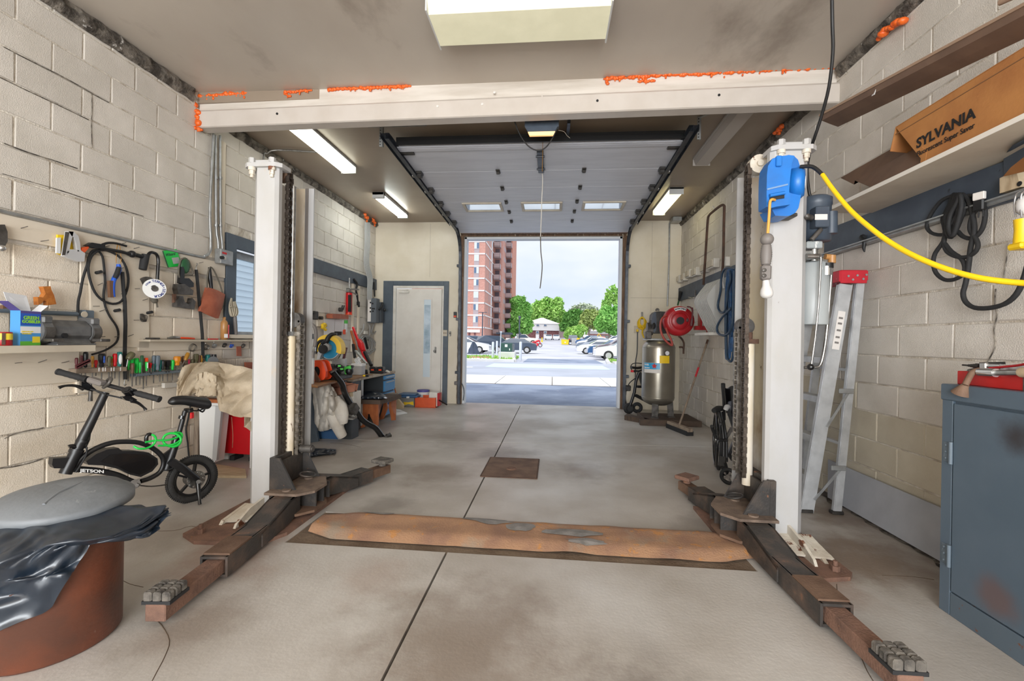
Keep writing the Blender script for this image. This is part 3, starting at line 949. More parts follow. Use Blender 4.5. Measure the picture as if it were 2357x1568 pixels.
sa,sb=(q-GA).dot(gd),(p-GA).dot(gd)
mb=MB();dbox(mb,p.x-.035,p.x+.035,sa-.02,sb,-.03,0,.004);mb.cyl(dp(p.x-.05,sa+.1,-.03),dp(p.x+.05,sa+.1,-.03),.012);mb.cyl(dp(p.x-.05,sb-.1,-.03),dp(p.x+.05,sb-.1,-.03),.012)
part('operator_bracket',mb,'track_steel',gt)
# tracks
for sgn,X in((-1,GX0-.02),(1,GX1+.02)):
 t=thing('door_track','dark steel door track curving down beside the %s'%('side door wall' if sgn<0 else 'compressor wall'),'door track',(X,6.4,3.1),0,'door tracks')
 mb=MB()
 path=[V((X,4.46,3.30)),V((X,6.2,3.235)),V((X,7.72,3.18))]
 for k in range(1,7):
  a=k/6*PI/2
  path.append(V((X,7.72+.44*math.sin(a),3.18-.44*(1-math.cos(a)))))
 path.append(V((X,8.2,1.6)));path.append(V((X,8.25,.02)))
 for a,b in zip(path[:-1],path[1:]):
  d=(b-a).normalized();nrm=V((1,0,0)).cross(d)
  ex=d*.004
  mb.bar(a-ex,b+ex,.006,.06,up=nrm)
  for e in(-.03,.03):mb.bar(a-ex+nrm*e+V((-sgn*.02,0,0)),b+ex+nrm*e+V((-sgn*.02,0,0)),.045,.006,up=nrm)
 part('rail',mb,'track_steel',t)
 mb=MB();mb.bar((X+sgn*.03,4.46,3.33),(X+sgn*.03,7.6,3.22),.05,.004);mb.bar((X+sgn*.052,4.46,3.31),(X+sgn*.052,7.6,3.2),.004,.045);part('stiffening_angle',mb,'track_steel',t)
 mb=MB();hx=X+sgn*.07
 mb.box((hx,4.52,3.34),(.035,.004,.24));mb.box((hx+.016,4.535,3.34),(.004,.035,.24))
 mb.bar((hx,4.52,3.43),(hx+sgn*.3,4.2,3.435),.03,.004)
 h=part('hanger',mb,'galvanised',t)
 mb=MB()
 for k in range(7):mb.cyl((hx-.006,4.517,3.24+k*.03),(hx-.006,4.515,3.24+k*.03),.006,n=8)
 part('punched_hole',mb,'black',h)
 if sgn<0:
  mb=MB();mb.box((-1.62,4.45,3.42),(.62,.035,.004));mb.box((-1.62,4.433,3.40),(.62,.004,.04));part('cross_angle',mb,'galvanised',t)
 for z in(2.6,1.6,.6):
  mb=MB();mb.box((X+sgn*.03,8.27,z),(.06,.1,.05),None,.004);part('bracket',mb,'track_steel',t)
  # opener
t=thing('door_opener','dark blue garage door opener box with lit lens behind the beam','door opener',(.13,4.3,3.1))
a,b=AT(1208,275,4.14),AT(1286,302,4.14)
mb=MB()
z1,z0=3.39,b.z
prof=[(a.x,z1),(b.x,z1),(b.x,z0+.05),(b.x-.03,z0),(a.x+.03,z0),(a.x,z0+.05)]
vs=[V((x,4.14,z))for x,z in prof]+[V((x,4.46,max(z,z0+.17)))for x,z in prof]
mb.add(vs,[tuple(range(6)),tuple(reversed(range(6,12)))]+[(k,6+k,6+(k+1)%6,(k+1)%6)for k in range(6)]);part('housing',mb,'motor_grey',t)
mb=MB();mb.prism([(a.x+.03,4.138,z0),(b.x-.03,4.138,z0),(b.x-.045,4.15,z0-.028),(a.x+.045,4.15,z0-.028)],(0,.05,.01));part('lens',mb,'opener_lens',t)
mb=MB();mb.bar((.12,4.4,3.375),(.06,YB-.01,3.32),.03,.045);part('trolley_rail',mb,'track_steel',t)
mb=MB()
for x in(a.x+.05,b.x-.05):mb.box((x,4.3,3.41),(.03,.004,.12))
part('hanger',mb,'galvanised',t)
mb=MB();mb.tube(ATS([(1182,272),(1192,300),(1208,328),(1228,344),(1247,345),(1262,333),(1275,312),(1284,292)],4.1),.006,6);part('power_cord',mb,'black',t)
mb=MB();q=ATS([(1285,300),(1298,303),(1305,312),(1312,318)],4.2);mb.tube(q,.0012,5);part('aerial_wire',mb,'rope',t)
# release rope
t=thing('pull_rope','thin release rope hanging from the overhead door, dark lower half','rope',on_door(1248,395))
Yr=on_door(1248,395).y
mb=MB();mb.tube(ATS([(1248,395),(1249,420),(1247,460),(1246,500),(1244,545)],Yr),.006,6);part('white_cord',mb,'rag_white',t)
mb=MB();mb.tube(ATS([(1244,545),(1245,580),(1248,610),(1246,640),(1243,664)],Yr),.007,6);part('dark_cord',mb,'rope_dark',t)
mb=MB();mb.tube(ATS([(1249,310),(1249,350),(1248,395)],4.75),.003,6);part('amber_lead',mb,'amber',t)
# --- ceiling lamps
def wrap_lamp(px,label,x0,x1,y0,y1,zt,h,lens,body='lamp_white',frame=True,group=None):
 t=thing('ceiling_lamp',label,'ceiling lamp',((x0+x1)/2,(y0+y1)/2,zt-h),0,group)
 along='x' if(x1-x0)>(y1-y0)else 'y'
 mb=MB();mb.bb((x0,y0,zt-.028),(x1,y1,zt),.003)
 part('housing',mb,body,t)
 mb=MB()
 c=.45
 if along=='x':
  mb.prism([(x0+.012,y0+.005,zt-.02),(x0+.012,y1-.005,zt-.02),(x0+.012,y1-.012,zt-h*c),(x0+.012,y1-.045,zt-h),(x0+.012,y0+.045,zt-h),(x0+.012,y0+.012,zt-h*c)],(x1-x0-.024,0,0))
 else:
  mb.prism([(x0+.005,y0+.012,zt-.02),(x1-.005,y0+.012,zt-.02),(x1-.01,y0+.012,zt-h*c),(x1-.03,y0+.012,zt-h),(x0+.03,y0+.012,zt-h),(x0+.01,y0+.012,zt-h*c)],(0,y1-y0-.024,0))
 part('lens',mb,lens,t)
 for e in(0,1):
  mb=MB()
  if along=='x':mb.bb((x0,y0,zt-h-.002)if not e else(x1-.012,y0,zt-h-.002),(x0+.012,y1,zt)if not e else(x1,y1,zt),.002)
  else:mb.bb((x0,y0,zt-h-.002)if not e else(x0,y1-.012,zt-h-.002),(x1,y0+.012,zt)if not e else(x1,y1,zt),.002)
  part('end_cap',mb,body,t)
 return t
wrap_lamp(0,'wide fluorescent ceiling lamp with prismatic lens in front of the beam',-.885,.352,2.90,3.31,3.52,.115,'lens_lit')
wrap_lamp(0,'long wrap lamp beyond the beam near the window wall, grey end cap',-2.77,-2.57,4.3,5.57,ZC,.10,'lens_bright','grey_light')
wrap_lamp(0,'unlit grey ceiling lamp beyond the beam beside the door track',1.63,1.83,4.27,5.52,ZC,.10,'lens_off','lens_off')
wrap_lamp(0,'short yellowish wrap lamp above the air compressor corner',1.62,1.82,6.55,7.63,ZC,.10,'lens_warm')
t=thing('ceiling_lamp','open strip lamp with two bare tubes near the side door','ceiling lamp',(-2.69,7.15,3.35))
mb=MB();mb.bb((-2.78,6.58,ZC-.09),(-2.6,6.64,ZC),.004);mb.bb((-2.78,6.58,ZC-.045),(-2.6,7.74,ZC),.004);part('housing',mb,'lamp_white',t)
mb=MB();mb.bb((-2.78,7.70,ZC-.09),(-2.6,7.75,ZC),.004);part('end_cap',mb,'lamp_white',t)
for x in(-2.745,-2.635):
 mb=MB();mb.cyl((x,6.63,ZC-.068),(x,7.71,ZC-.068),.018);part('tube',mb,'tube_lit',t)
 # conduit to the long lamp
mb=MB();mb.tube([V((XL+.03,4.93,2.2)),V((XL+.03,4.93,3.25)),V((XL+.06,4.95,3.36)),V((XL+.16,5.0,3.42)),V((-2.78,5.1,3.425))],.011,8)
solo('conduit',mb,'steel','bent conduit running from the window wall to the long ceiling lamp','conduit')
# --- two post lift
def chain(mb,pts,pitch,w,m=None):
# roller chain: paired side plates and rollers along a vertical or bent path
 L=0;segs=[]
 for a,b in zip(pts[:-1],pts[1:]):
  a,b=V(a),V(b);segs.append((a,b,(b-a).length));L+=(b-a).length
 n=int(L/pitch)
 def at(s):
  for a,b,l in segs:
   if s<=l:return a.lerp(b,s/l),(b-a).normalized()
   s-=l
  return segs[-1][1],(segs[-1][1]-segs[-1][0]).normalized()
 for i in range(n):
  p,d=at((i+.5)*pitch)
  k=w*(.5 if i%2 else .36)
  for s in(-1,1):
   mb.bar(p+V((0,s*k,0))-d*pitch*.62,p+V((0,s*k,0))+d*pitch*.62,pitch*.75,w*.16,up=(0,1,0))
  q,_=at(i*pitch)
  mb.cyl(q-V((0,w*.5,0)),q+V((0,w*.5,0)),pitch*.26,n=6)
def lift_post(name,label,sx,xo,xi,y0,y1,ztop):
# sx +1: the channel opens towards +x (window side post); -1: towards -x
 t=thing(name,label,'car lift',((xo+xi)/2,(y0+y1)/2,0))
 wl=.012
 mb=MB()
 X=lambda d:xo+sx*d
 W=abs(xi-xo)
 # folded channel: chamfered outer corner, near flange, far flange with lips
 prof=[(0,y0+.045),(.042,y0),(W-.02,y0),(W,y0+.02),(W,y0+.055),(W-wl,y0+.055),(W-wl,y0+.025),(W-.028,y0+wl),(.048,y0+wl),(wl,y0+.05),(wl,y1-.05),(.048,y1-wl),(W+.02,y1-wl),(W+.02,y1),(.042,y1),(0,y1-.045)]
 pts=[(X(d),y,.30)for d,y in prof]
 n=len(pts)
 area_flip=sx<0
 zs=[.015,ztop]
 vs=[(X(d),y,z)for z in zs for d,y in prof]
 fs=[(i,(i+1)%n,n+(i+1)%n,n+i)for i in range(n)]
 caps=[tuple(range(n,2*n)),tuple(reversed(range(n)))]
 if area_flip:fs=[tuple(reversed(f))for f in fs];caps=[tuple(reversed(f))for f in caps]
 mb.add(vs,fs+caps)
 part('column',mb,'post_white',t)
 # face of the far flange seen through the opening: stained
 mb=MB();mb.bb((X(.05),y1-wl-.004,.02),(X(W-.05),y1-wl,ztop-.002));part('stained_flange',mb,'post_stained',t)
 mb=MB();mb.bb((X(W-.045),y1-wl-.005,.02),(X(W-.022),y1-wl,ztop));part('slide_track',mb,'grey_plastic',t)
 # top plate with bolts
 zt=ztop
 mb=MB();cx=X(W*.45)
 pl=[(-.13,-.005),(-.10,-.03),(.10,-.03),(.135,0),(.135,.10),(-.13,.10)]
 mb.prism([(cx+a,y0+.005+b,zt)for a,b in pl],(0,0,.028))
 mb.bb((cx-.085,y0+.0,zt+.028),(cx+.085,y0+.07,zt+.055),.004)
 part('top_plate',mb,'post_white',t)
 for a in(-.075,.07):
  mb=MB();p=V((cx+a,y0-.008,zt))
  mb.cyl(p+V((0,0,.028)),p+V((0,0,.062)),.022,n=6,smooth=False);part('bolt_head',mb,'post_white',t)
  mb=MB();mb.cyl(p,p+V((0,0,-.022)),.024,n=12);mb.cyl(p+V((0,0,-.022)),p+V((0,0,-.05)),.018,n=6,smooth=False);mb.cyl(p+V((0,0,-.05)),p+V((0,0,-.07)),.012,n=10)
  part('bolt',mb,'post_foot',t)
 return t,X,W
 # --- post at the window side
L1,X,W=lift_post('lift_post','white lift post beside the bike with its black carriage and arms',1,-2.075,-1.885,2.88,3.32,2.37)
# --- post at the ladder side
L2,X2,W2=lift_post('lift_post','white lift post carrying the blue cord reel with its carriage and arms',-1,1.537,1.305,2.85,3.31,2.40)
def foot(t,plate,web,rib,bolts):
 mb=MB();mb.prism([(x,y,0)for x,y in plate],(0,0,.022));part('base_plate',mb,'rust',t)
 mb=MB();mb.prism(web[0],web[1]);part('foot_web',mb,'post_foot',t)
 mb=MB();mb.prism(rib[0],rib[1]);part('foot_rib',mb,'post_foot',t)
 for x,y in bolts:
  mb=MB();mb.cyl((x,y,.022),(x,y,.05),.022,n=6,smooth=False);mb.cyl((x,y,.05),(x,y,.075),.012,n=8);part('anchor_bolt',mb,'rust',t)
  # low foot pieces in front of each post
foot(L1,[(-2.2,2.50),(-2.06,2.42),(-1.68,2.44),(-1.6,2.6),(-1.6,3.45),(-2.2,3.45)],([(-2.08,2.64,.022),(-2.08,2.66,.045),(-2.08,2.88,.075),(-2.08,2.88,.022)],(.02,0,0)),([(-1.955,2.60,.022),(-1.955,2.62,.05),(-1.955,2.74,.10),(-1.955,2.88,.12),(-1.955,2.88,.022)],(.016,0,0)),[(-2.10,2.52),(-1.75,2.5)])
mb=MB();mb.sheet(lambda u,v:V((-2.08+.30*u,2.885-(.22-.05*u)*v,.062-.034*v+.006*noise.noise(V((u*4,v*5,2))))),12,8,.012);part('foot_skirt',mb,'post_foot',L1)
foot(L2,[(1.25,2.46),(1.42,2.44),(1.56,2.47),(1.6,2.52),(1.6,3.4),(1.05,3.4),(1.05,2.8),(1.2,2.6)],([(1.53,2.60,.022),(1.53,2.66,.05),(1.53,2.85,.08),(1.53,2.85,.022)],(-.02,0,0)),([(1.435,2.56,.022),(1.435,2.58,.05),(1.435,2.70,.10),(1.435,2.85,.13),(1.435,2.85,.022)],(.016,0,0)),[(1.52,2.53),(1.3,2.55)])
mb=MB();mb.sheet(lambda u,v:V((1.28+.29*u,2.855-(.17+.06*u)*v,.066-.036*v+.006*noise.noise(V((u*4,v*5,7))))),12,8,.012);part('foot_skirt',mb,'post_foot',L2)
# sprocket, chains, cylinder and carriage
def works(t,sx,xin,ya,ch1,ch2,ztop,stained):
 mb=MB();mb.cyl((xin,ya-.03,ztop-.02),(xin,ya+.03,ztop-.02),.06,n=20);mb.cyl((xin,ya-.045,ztop-.02),(xin,ya+.045,ztop-.02),.02,n=10)
 part('sprocket',mb,'rust_brown' if sx>0 else 'post_foot',t)
 mb=MB();chain(mb,[(xin+sx*.06,ya,ztop-.02),(xin+sx*.06,ya,.36)],.032,.055)
 part('roller_chain',mb,'chain_steel',t,kind='stuff')
 mb=MB();chain(mb,[(ch2[0],ch2[1],1.33),(ch2[0],ch2[1],.36)],.032,.06)
 part('roller_chain',mb,'chain_light',t,kind='stuff')
 mb=MB();mb.cyl((ch2[0]-sx*.04,ch2[1]-.03,1.34),(ch2[0]-sx*.04,ch2[1]+.03,1.34),.055,n=20);part('pulley',mb,'tool_grey',t)
 mb=MB();mb.cyl((ch2[0]-sx*.05,ya+.04,.3),(ch2[0]-sx*.05,ya+.04,1.24),.032,n=14);part('cylinder',mb,'post_stained',t)
 mb=MB();mb.cyl((ch2[0]-sx*.05,ya+.04,1.24),(ch2[0]-sx*.05,ya+.04,ztop-.1 if sx>0 else 1.3),.018,n=12);mb.box((ch2[0]-sx*.05,ya+.03,1.24),(.08,.07,.03));part('piston_rod',mb,'steel' if sx>0 else 'rust_dark',t)
works(L1,1,-1.945,3.02,None,(-1.83,3.1),2.40,True)
works(L2,-1,1.30,3.02,None,(1.235,3.12),2.40,True)
def carriage(t,sx,x0,ym,x_in):
# x0: inner edge of the post; plates point into the room (sx)
 X=lambda d:x0+sx*d
 mb=MB()
 mb.bb((X(-.04),ym-.15,.06),(X(.0),ym+.2,.40),.004)
 part('carriage',mb,'black_steel',t)
 for y in(ym-.155,ym+.15):
  mb=MB()
  mb.prism([(X(0),y,.40),(X(.035),y,.40),(X(.15),y,.19),(X(0),y,.19)],(0,.014,0));part('gusset',mb,'black_steel',t)
 mb=MB();mb.prism([(X(.02),ym-.15,.20),(X(.06),ym+.15,.20),(X(.06),ym+.15,.39),(X(.02),ym-.15,.39)][:0]or[(X(.01),ym-.14,.2),(X(.01),ym+.15,.2),(X(.01),ym+.15,.37),(X(.01),ym-.14,.37)],(sx*.014,0,0));part('face_plate',mb,'black_steel',t)
 pl=[(-.02,-.23),(.2,-.23),(.28,-.14),(.28,.02),(.2,.16),(-.02,.16)]
 mb=MB();mb.prism([(X(a),ym+b,.175)for a,b in pl],(0,0,.016));part('arm_bracket_top',mb,'dusty_brown',t)
 mb=MB();mb.prism([(X(a),ym+b,.045)for a,b in pl],(0,0,.016));part('arm_bracket_bottom',mb,'rust_brown',t)
 for b in(-.08,.02,.10):
  mb=MB();mb.bb((X(.06),ym+b,.061),(X(.255),ym+b+.014,.175));part('rib',mb,'black_steel',t)
 for b in(-.17,.10):
  mb=MB();mb.cyl((X(.10),ym+b,.03),(X(.10),ym+b,.20),.03,n=16);part('pivot_pin',mb,'dusty_brown',t)
 mb=MB();c=V((X(.13),ym+.03,.195))
 mb.tube([c+V((sx*.05*math.cos(a),.05*math.sin(a),.035+.02*math.sin(a*.5)))for a in[k*PI/6 for k in range(13)]][:13],.006,6,0);part('lock_ring',mb,'black_steel',t)
carriage(L1,1,-1.85,3.0,None)
carriage(L2,-1,1.315,2.97,None)
mb=MB();p=AT(708,1033,3.1);mb.cyl(p+V((-.05,0,0)),p+V((.035,0,0)),.028);mb.cyl(p+V((.035,0,0)),p+V((.045,0,0)),.02);part('latch_roller',mb,'tool_grey',L1)
def arm(t,piv,tip,near,pad_m,sx,pad_up=True):
 piv,tip=V((*piv,0)),V((*tip,0))
 d=(tip-piv).normalized();L=(tip-piv).length
 n=V((-d.y,d.x,0))
 P=lambda s,o,z:piv+d*s+n*o+V((0,0,z))
 mb=MB()
 w=.075
 # deep root that drops from the bracket to the low tube
 for o in(-w,w-.012):
  mb.prism([P(-.04,o,.06),P(.10,o,.03),P(.42*(1 if near else .8),o,.025),P(.42*(1 if near else .8),o,.10),P(.34*(1 if near else .8),o,.118),P(.08,o,.172),P(-.04,o,.172)],n*.012)
 mb.prism([P(-.04,-w,.172),P(.08,-w,.172),P(.34*(1 if near else .8),-w,.118),P(.42*(1 if near else .8),-w,.10),P(.42*(1 if near else .8),-w,.088),P(.34*(1 if near else .8),-w,.106),P(.08,-w,.160),P(-.04,-w,.160)],n*(2*w))
 a=part('lift_arm',mb,'black_steel_worn',t)
 s0,s1=(.25,L*.70)if near else(.2,L*.74)
 mb=MB()
 for o,z,ww,hh in((-.062,.068,.012,.10),(.062,.068,.012,.10),(0,.112,.124,.012),(0,.024,.124,.012)):
  mb.bar(P(s0,o,z),P(s1,o,z),ww,hh)
 part('outer_tube',mb,'black_steel_worn',a)
 if near:
  mb=MB();mb.bar(P(s1-.22,0,.122),P(s1-.02,0,.122),.13,.010);part('wear_plate',mb,'rust_brown',a)
 mb=MB();mb.bar(P(s1-.1,0,.065),P(L+.06,0,.065),.085,.072,ch=.004);part('inner_tube',mb,'rust' if near else 'rust_brown',a)
 if near:
  rot=math.atan2(d.y,d.x)
  for i in range(3):
   for j in range(3):
    mb=MB();mb.box(P(L-.036+i*.038,-.038+j*.038,.128),(.035,.035,.04),rot,.006);part('pad_block',mb,'rubber_block',a)
  mb=MB();mb.box(P(L,0,.105),(.115,.118,.014),rot);part('pad_plate',mb,'black_rubber',a)
 else:
  rot=math.atan2(d.y,d.x)
  mb=MB();mb.cyl(P(L,0,.09),P(L,0,.13),.03);mb.box(P(L,0,.145),(.13,.15,.03),rot+(.5 if sx<0 else .1),.006)
  part('pad',mb,pad_m,a)
arm(L1,(-1.735,2.80),(-1.625,1.765),True,None,1)
arm(L1,(-1.735,3.18),(-1.47,3.80),False,'rubber_block',1)
arm(L2,(1.205,2.78),(1.235,1.70),True,None,-1)
arm(L2,(1.205,3.14),(1.09,3.70),False,'rust',-1)
# rusty sheet over the equaliser hoses between the posts
def cover(u,v):
 x=-1.50+2.66*u
 wdt=.40-.16*max(0,(.07-u)/.07)-.14*max(0,(u-.93)/.07)
 yc=2.78
 y=yc+(v-.5)*wdt
 crown=.03*min(1,(1-abs(2*v-1))*2.6)
 lip=.018*max(0,noise.noise(V((u*9,v*2,1))))+.03*max(0,(u-.9)/.1)*v*0
 return V((x,y,.008+crown+lip))
t=thing('cover_plate','long rusty steel cover sheet lying across the floor between the lift posts','cover plate',(-.17,2.78,0))
mb=MB();mb.sheet(cover,90,14,.004);part('sheet',mb,'rust_plate',t)
def peel(u,v):
 a=cover(u,.5)
 return a
rr=random.Random(2)
M('zinc_skin',(134,130,126),.6,col2=(112,108,104),scale=16,bump=.5)
for(u0,u1,v0,v1)in((.36,.47,.62,.9),(.46,.53,.45,.72),(.55,.68,.35,.62),(.60,.69,.12,.30),(.10,.17,.72,.9)):
 mb=MB();n=16
 ring=[(.5+.5*math.cos(2*PI*k/n)*(.75+.5*rr.random()),.5+.5*math.sin(2*PI*k/n)*(.7+.5*rr.random()))for k in range(n)]
 vs=[cover(u0+(u1-u0)*a,min(1,max(0,v0+(v1-v0)*b)))+V((0,0,.004))for a,b in ring]
 c=sum(vs,V((0,0,0)))/n+V((0,0,.004))
 mb.add(vs+[c],[(k,(k+1)%n,n)for k in range(n)]);part('zinc_flake',mb,'zinc_skin',t)
 # square pit cover with lifting hole
t=thing('drain_cover','square brown steel drain cover with lifting hole set in the floor','drain cover',(-.365,4.265,0))
q=[FL(1133,1055),FL(1237,1058),FL(1237,1103),FL(1110,1097)]
mb=MB();mb.prism([(-.615,3.945,-.001),(-.125,3.945,-.001),(-.125,4.585,-.001),(-.615,4.585,-.001)],(0,0,.008));part('plate',mb,'rust_brown',t)
mb=MB();mb.lathe((-.37,4.2,.007),[(.05,0),(.045,.006),(.025,.003),(.02,0)],16);part('lifting_ring',mb,'rust',t)
mb=MB()
for a,b in(((-.62,3.94),(-.62,4.59)),((-.12,3.94),(-.12,4.59)),((-.62,3.94),(-.12,3.94)),((-.62,4.59),(-.12,4.59))):mb.bar((*a,.003),(*b,.003),.012,.008)
part('rim',mb,'rust_dark',t)
# --- window-side wall: boards, shelves, tools
def Z(x0,y0,s):return lambda x,y:(x0+x/s,y0+y/s)
c1=Z(0,480,3.7333)
def lw(f,pts,o):return[LW(*f(x,y),o)for x,y in pts]
def plateL(pts,o,th,f=None):
 mb=MB();mb.prism(lw(f or c1,pts,o),(th,0,0));return mb
ZU0,ZU1=LW(250,580).z,LW(250,541).z
t=thing('tool_board','long cream board with nails along the wall under the conduit','board',(XL,3.0,ZU0))
mb=MB();mb.prism([LW(0,548),LW(514,642),LW(514,606),LW(0,496)][:0]or[V((XL,1.7,LW(60,559).z)),V((XL,4.36,LW(512,640).z)),V((XL,4.36,LW(512,607).z)),V((XL,1.7,LW(60,509).z))],(.022,0,0));part('plank',mb,'cream_board',t)
def nails(parent,pts,o=.022,tl=.05):
 for x,y in pts:
  mb=MB();p=LW(*c1(x,y),o);mb.cyl(p,p+V((tl,R.uniform(-.01,.01),R.uniform(0,.02))),.0022,n=6);part('nail',mb,'tool_grey',parent)
nails(t,[(180,170),(350,282),(1150,345),(1710,470),(1030,310),(900,330)])
t=thing('tool_board','tall cream panel studded with nails behind the hanging cords','board',LW(*c1(1000,1190)))
mb=plateL([(750,390),(1265,470),(1265,1198),(775,1180)],.002,.018);part('plank',mb,'cream_board',t)
nails(t,[(840,660),(800,840),(855,885),(1040,735),(1160,690),(1150,960),(860,1105),(985,1105),(1100,1100),(1215,1130),(1225,790)],.02)
for x,y in((825,553),(985,880),(1265,898)):
 mb=MB();p=LW(*c1(x,y),.02);mb.cyl(p,p+V((.05,-.006,.008)),.012,n=8);part('black_peg',mb,'black_rubber',t)
t=thing('tool_board','lower cream board on the wall below the shelf with the carton','board',LW(60,890))
mb=MB();mb.prism([V((XL+.002,1.7,LW(20,888).z)),LW(176,878,.002),LW(176,806,.002),V((XL+.002,1.7,LW(20,812).z))],(.02,0,0));part('plank',mb,'cream_board',t)
nails(t,[(130,1330),(330,1325),(530,1328)])
t=thing('tool_board','cream backing board behind the screwdriver racks','board',LW(300,900))
mb=MB();mb.prism([LW(172,905,.002),LW(420,873,.002),LW(420,846,.002),LW(172,858,.002)],(.02,0,0));part('plank',mb,'cream_board',t)
mb=MB();mb.prism([LW(372,893,.02),LW(420,889,.02),LW(420,879,.02),LW(372,882,.02)],(.03,0,0));solo('wood_block',mb,'white_paint','small white batten fixed below the screwdriver backing board','batten')
t=thing('post_board','narrow cream upright board behind the two electrical conduits','board',LW(500,640))
mb=MB();mb.bb((XL-.001,LW(486,500).y,2.0),(XL+.012,LW(515,500).y,3.22));part('plank',mb,'cream_board',t)
# conduits and switch
mb=MB();o=.03
zc=lambda x,y:LW(*c1(x,y),o)
mb.tube([V((XL+o,1.7,zc(300,90).z)),zc(930,237),zc(1690,408),zc(1760,408),zc(1800,375),zc(1812,300),zc(1805,0),LW(492,308,o)],.0125,8,4)
solo('conduit',mb,'galvanised','long conduit along the wall that bends up to the beam','conduit')
for i,(xa,xb,lb)in enumerate(((497,503,'steel conduit rising from the switch box, beside the long bent conduit'),(507,512,'steel conduit rising from the switch box, next to the window frame'))):
 mb=MB();mb.tube([LW(xb,582,.04),LW(xb-1,555,.04),LW(xa+1,525,.03),LW(xa,400,.03),LW(xa,312,.03)],.012,8,3)
 for y in(520,410):mb.cyl(LW(xa+.5,y+2,.03),LW(xa+.5,y-3,.03),.017,n=10)
 solo('conduit',mb,'galvanised',lb,'conduit')
t=thing('switch_box','grey metal switch box with knob and red tag beside the window','switch',LW(508,606))
a,b=LW(493,606,.02),LW(523,580,.02)
mb=MB();mb.bb((XL+.02,a.y,a.z),(XL+.09,b.y,b.z),.006);part('box',mb,'galvanised',t)
mb=MB();p=LW(508,593,.09);mb.cyl(p,p+V((.03,0,0)),.016);part('knob',mb,'black',t)
mb=MB();q=LW(517,583,.091);mb.box(q,(.002,.06,.02));part('red_tag',mb,'print_red',t)
mb=MB();q=LW(518,594,.091);mb.box(q,(.006,.03,.035),None,.002);part('toggle_plate',mb,'white_plastic',t)
# shelf with carton, grinder and cans
SZ=1.137;SX=XL+.27
t=thing('wall_shelf','thick cream shelf holding the drain cleaner carton and bench grinder','shelf',(XL,2.6,SZ-.04))
ye=AX(221,803,SX).y
mb=MB();mb.bb((XL+.002,1.7,SZ-.045),(SX,ye,SZ),.003);part('plank',mb,'shelf_cream',t)
# carton
def SH(px,py=795):return FL(px,py,SZ)
pc=AX(46,795,SX-.045);pc.z=SZ
fr=AX(93,795,SX-.06);fr.z=SZ
sd=AX(31,795,SX-.11);sd.z=SZ
ux=(fr-pc).normalized();us=V((-ux.y,ux.x,0))
wd_,dp_=(fr-pc).length,.06
hz=AX(46,715,SX-.045).z-SZ
t=thing('carton','open blue and green drain cleaner carton with white flaps on the shelf','carton',pc)
mb=MB();mb.prism([pc,fr,fr+us*dp_,pc+us*dp_],(0,0,hz));part('box',mb,'box_blue',t)
nf=V((ux.y,-ux.x,0))
def fpanel(name,u0,u1,v0,v1,m,e=.0006):
 a=pc+ux*(wd_*u0)+nf*e+V((0,0,hz*v0));b=pc+ux*(wd_*u1)+nf*e+V((0,0,hz*v0))
 mb=MB();up=V((0,0,hz*(v1-v0)));mb.add([a,b,b+up,a+up],[(0,1,2,3)]);return part(name,mb,m,t)
fpanel('panel_purple',0,1,.93,1,'box_purple');fpanel('panel_deep',0,1,.58,.93,'blue');fpanel('panel_green',0,1,0,.12,'box_green',.0007)
fpanel('panel_white',0,1,.36,.55,'box_white',.0005);fpanel('seal_yellow',.58,.97,.08,.26,'box_yellow',.0012)
fc=pc+ux*(wd_*.52)+nf*.002
text('lettering','GREEN','print_green',t,fc+V((0,0,hz*.80)),ux,(0,0,1),.030,bold=.0008)
text('lettering','GOBBLER','print_green',t,fc+V((0,0,hz*.69)),ux,(0,0,1),.0255,bold=.0008)
text('lettering','DISSOLVES THE','box_yellow',t,pc+ux*(wd_*.05)+nf*.002+V((0,0,hz*.40)),ux,(0,0,1),.0098,align='LEFT',bold=.0003)
text('lettering','TOUGHEST','box_yellow',t,pc+ux*(wd_*.05)+nf*.002+V((0,0,hz*.34)),ux,(0,0,1),.0115,align='LEFT',bold=.0003)
mb=MB();tp=V((0,0,hz))
mb.prism([pc+us*dp_+tp,fr+us*dp_+tp,fr+us*(dp_+.03)+tp+V((0,0,.10)),pc+us*(dp_+.02)+tp+V((0,0,.11))-ux*.02],us*.002);part('flap',mb,'box_white',t)
mb=MB();mb.prism([pc+tp,pc+us*dp_+tp,pc+us*dp_+tp-ux*.07+V((0,0,.05)),pc+tp-ux*.07+V((0,0,.05))],(0,0,.002));part('flap',mb,'box_purple',t)
mb=MB();mb.prism([fr+tp,fr+us*dp_+tp,fr+us*dp_+tp+ux*.05+V((0,0,.045)),fr+tp+ux*.045+V((0,0,.04))],(0,0,.002));part('flap',mb,'box_white',t)
# cans
for i,(px,m,lb,col2)in enumerate(((6,'yellow','yellow and red paint tin standing at the shelf end by the carton','red'),)):
 p=AX(px,795,SX-.06);p.z=SZ
 t=thing('paint_tin',lb,'tin',p)
 mb=MB();mb.lathe(p,[(0,0),(.038,0),(.04,.004),(.04,.078),(.038,.081),(.034,.078),(0,.078)],20);part('can',mb,'red_paint',t)
 mb=MB();mb.lathe(p,[(.0405,.035),(.0407,.04),(.0407,.07),(.0405,.072)],20);part('label_band',mb,'box_yellow',t)
 mb=MB();mb.box(p+V((.033,-.02,.04)),(.012,.014,.07),-.5);part('dark_stripe',mb,'rust_dark',t)
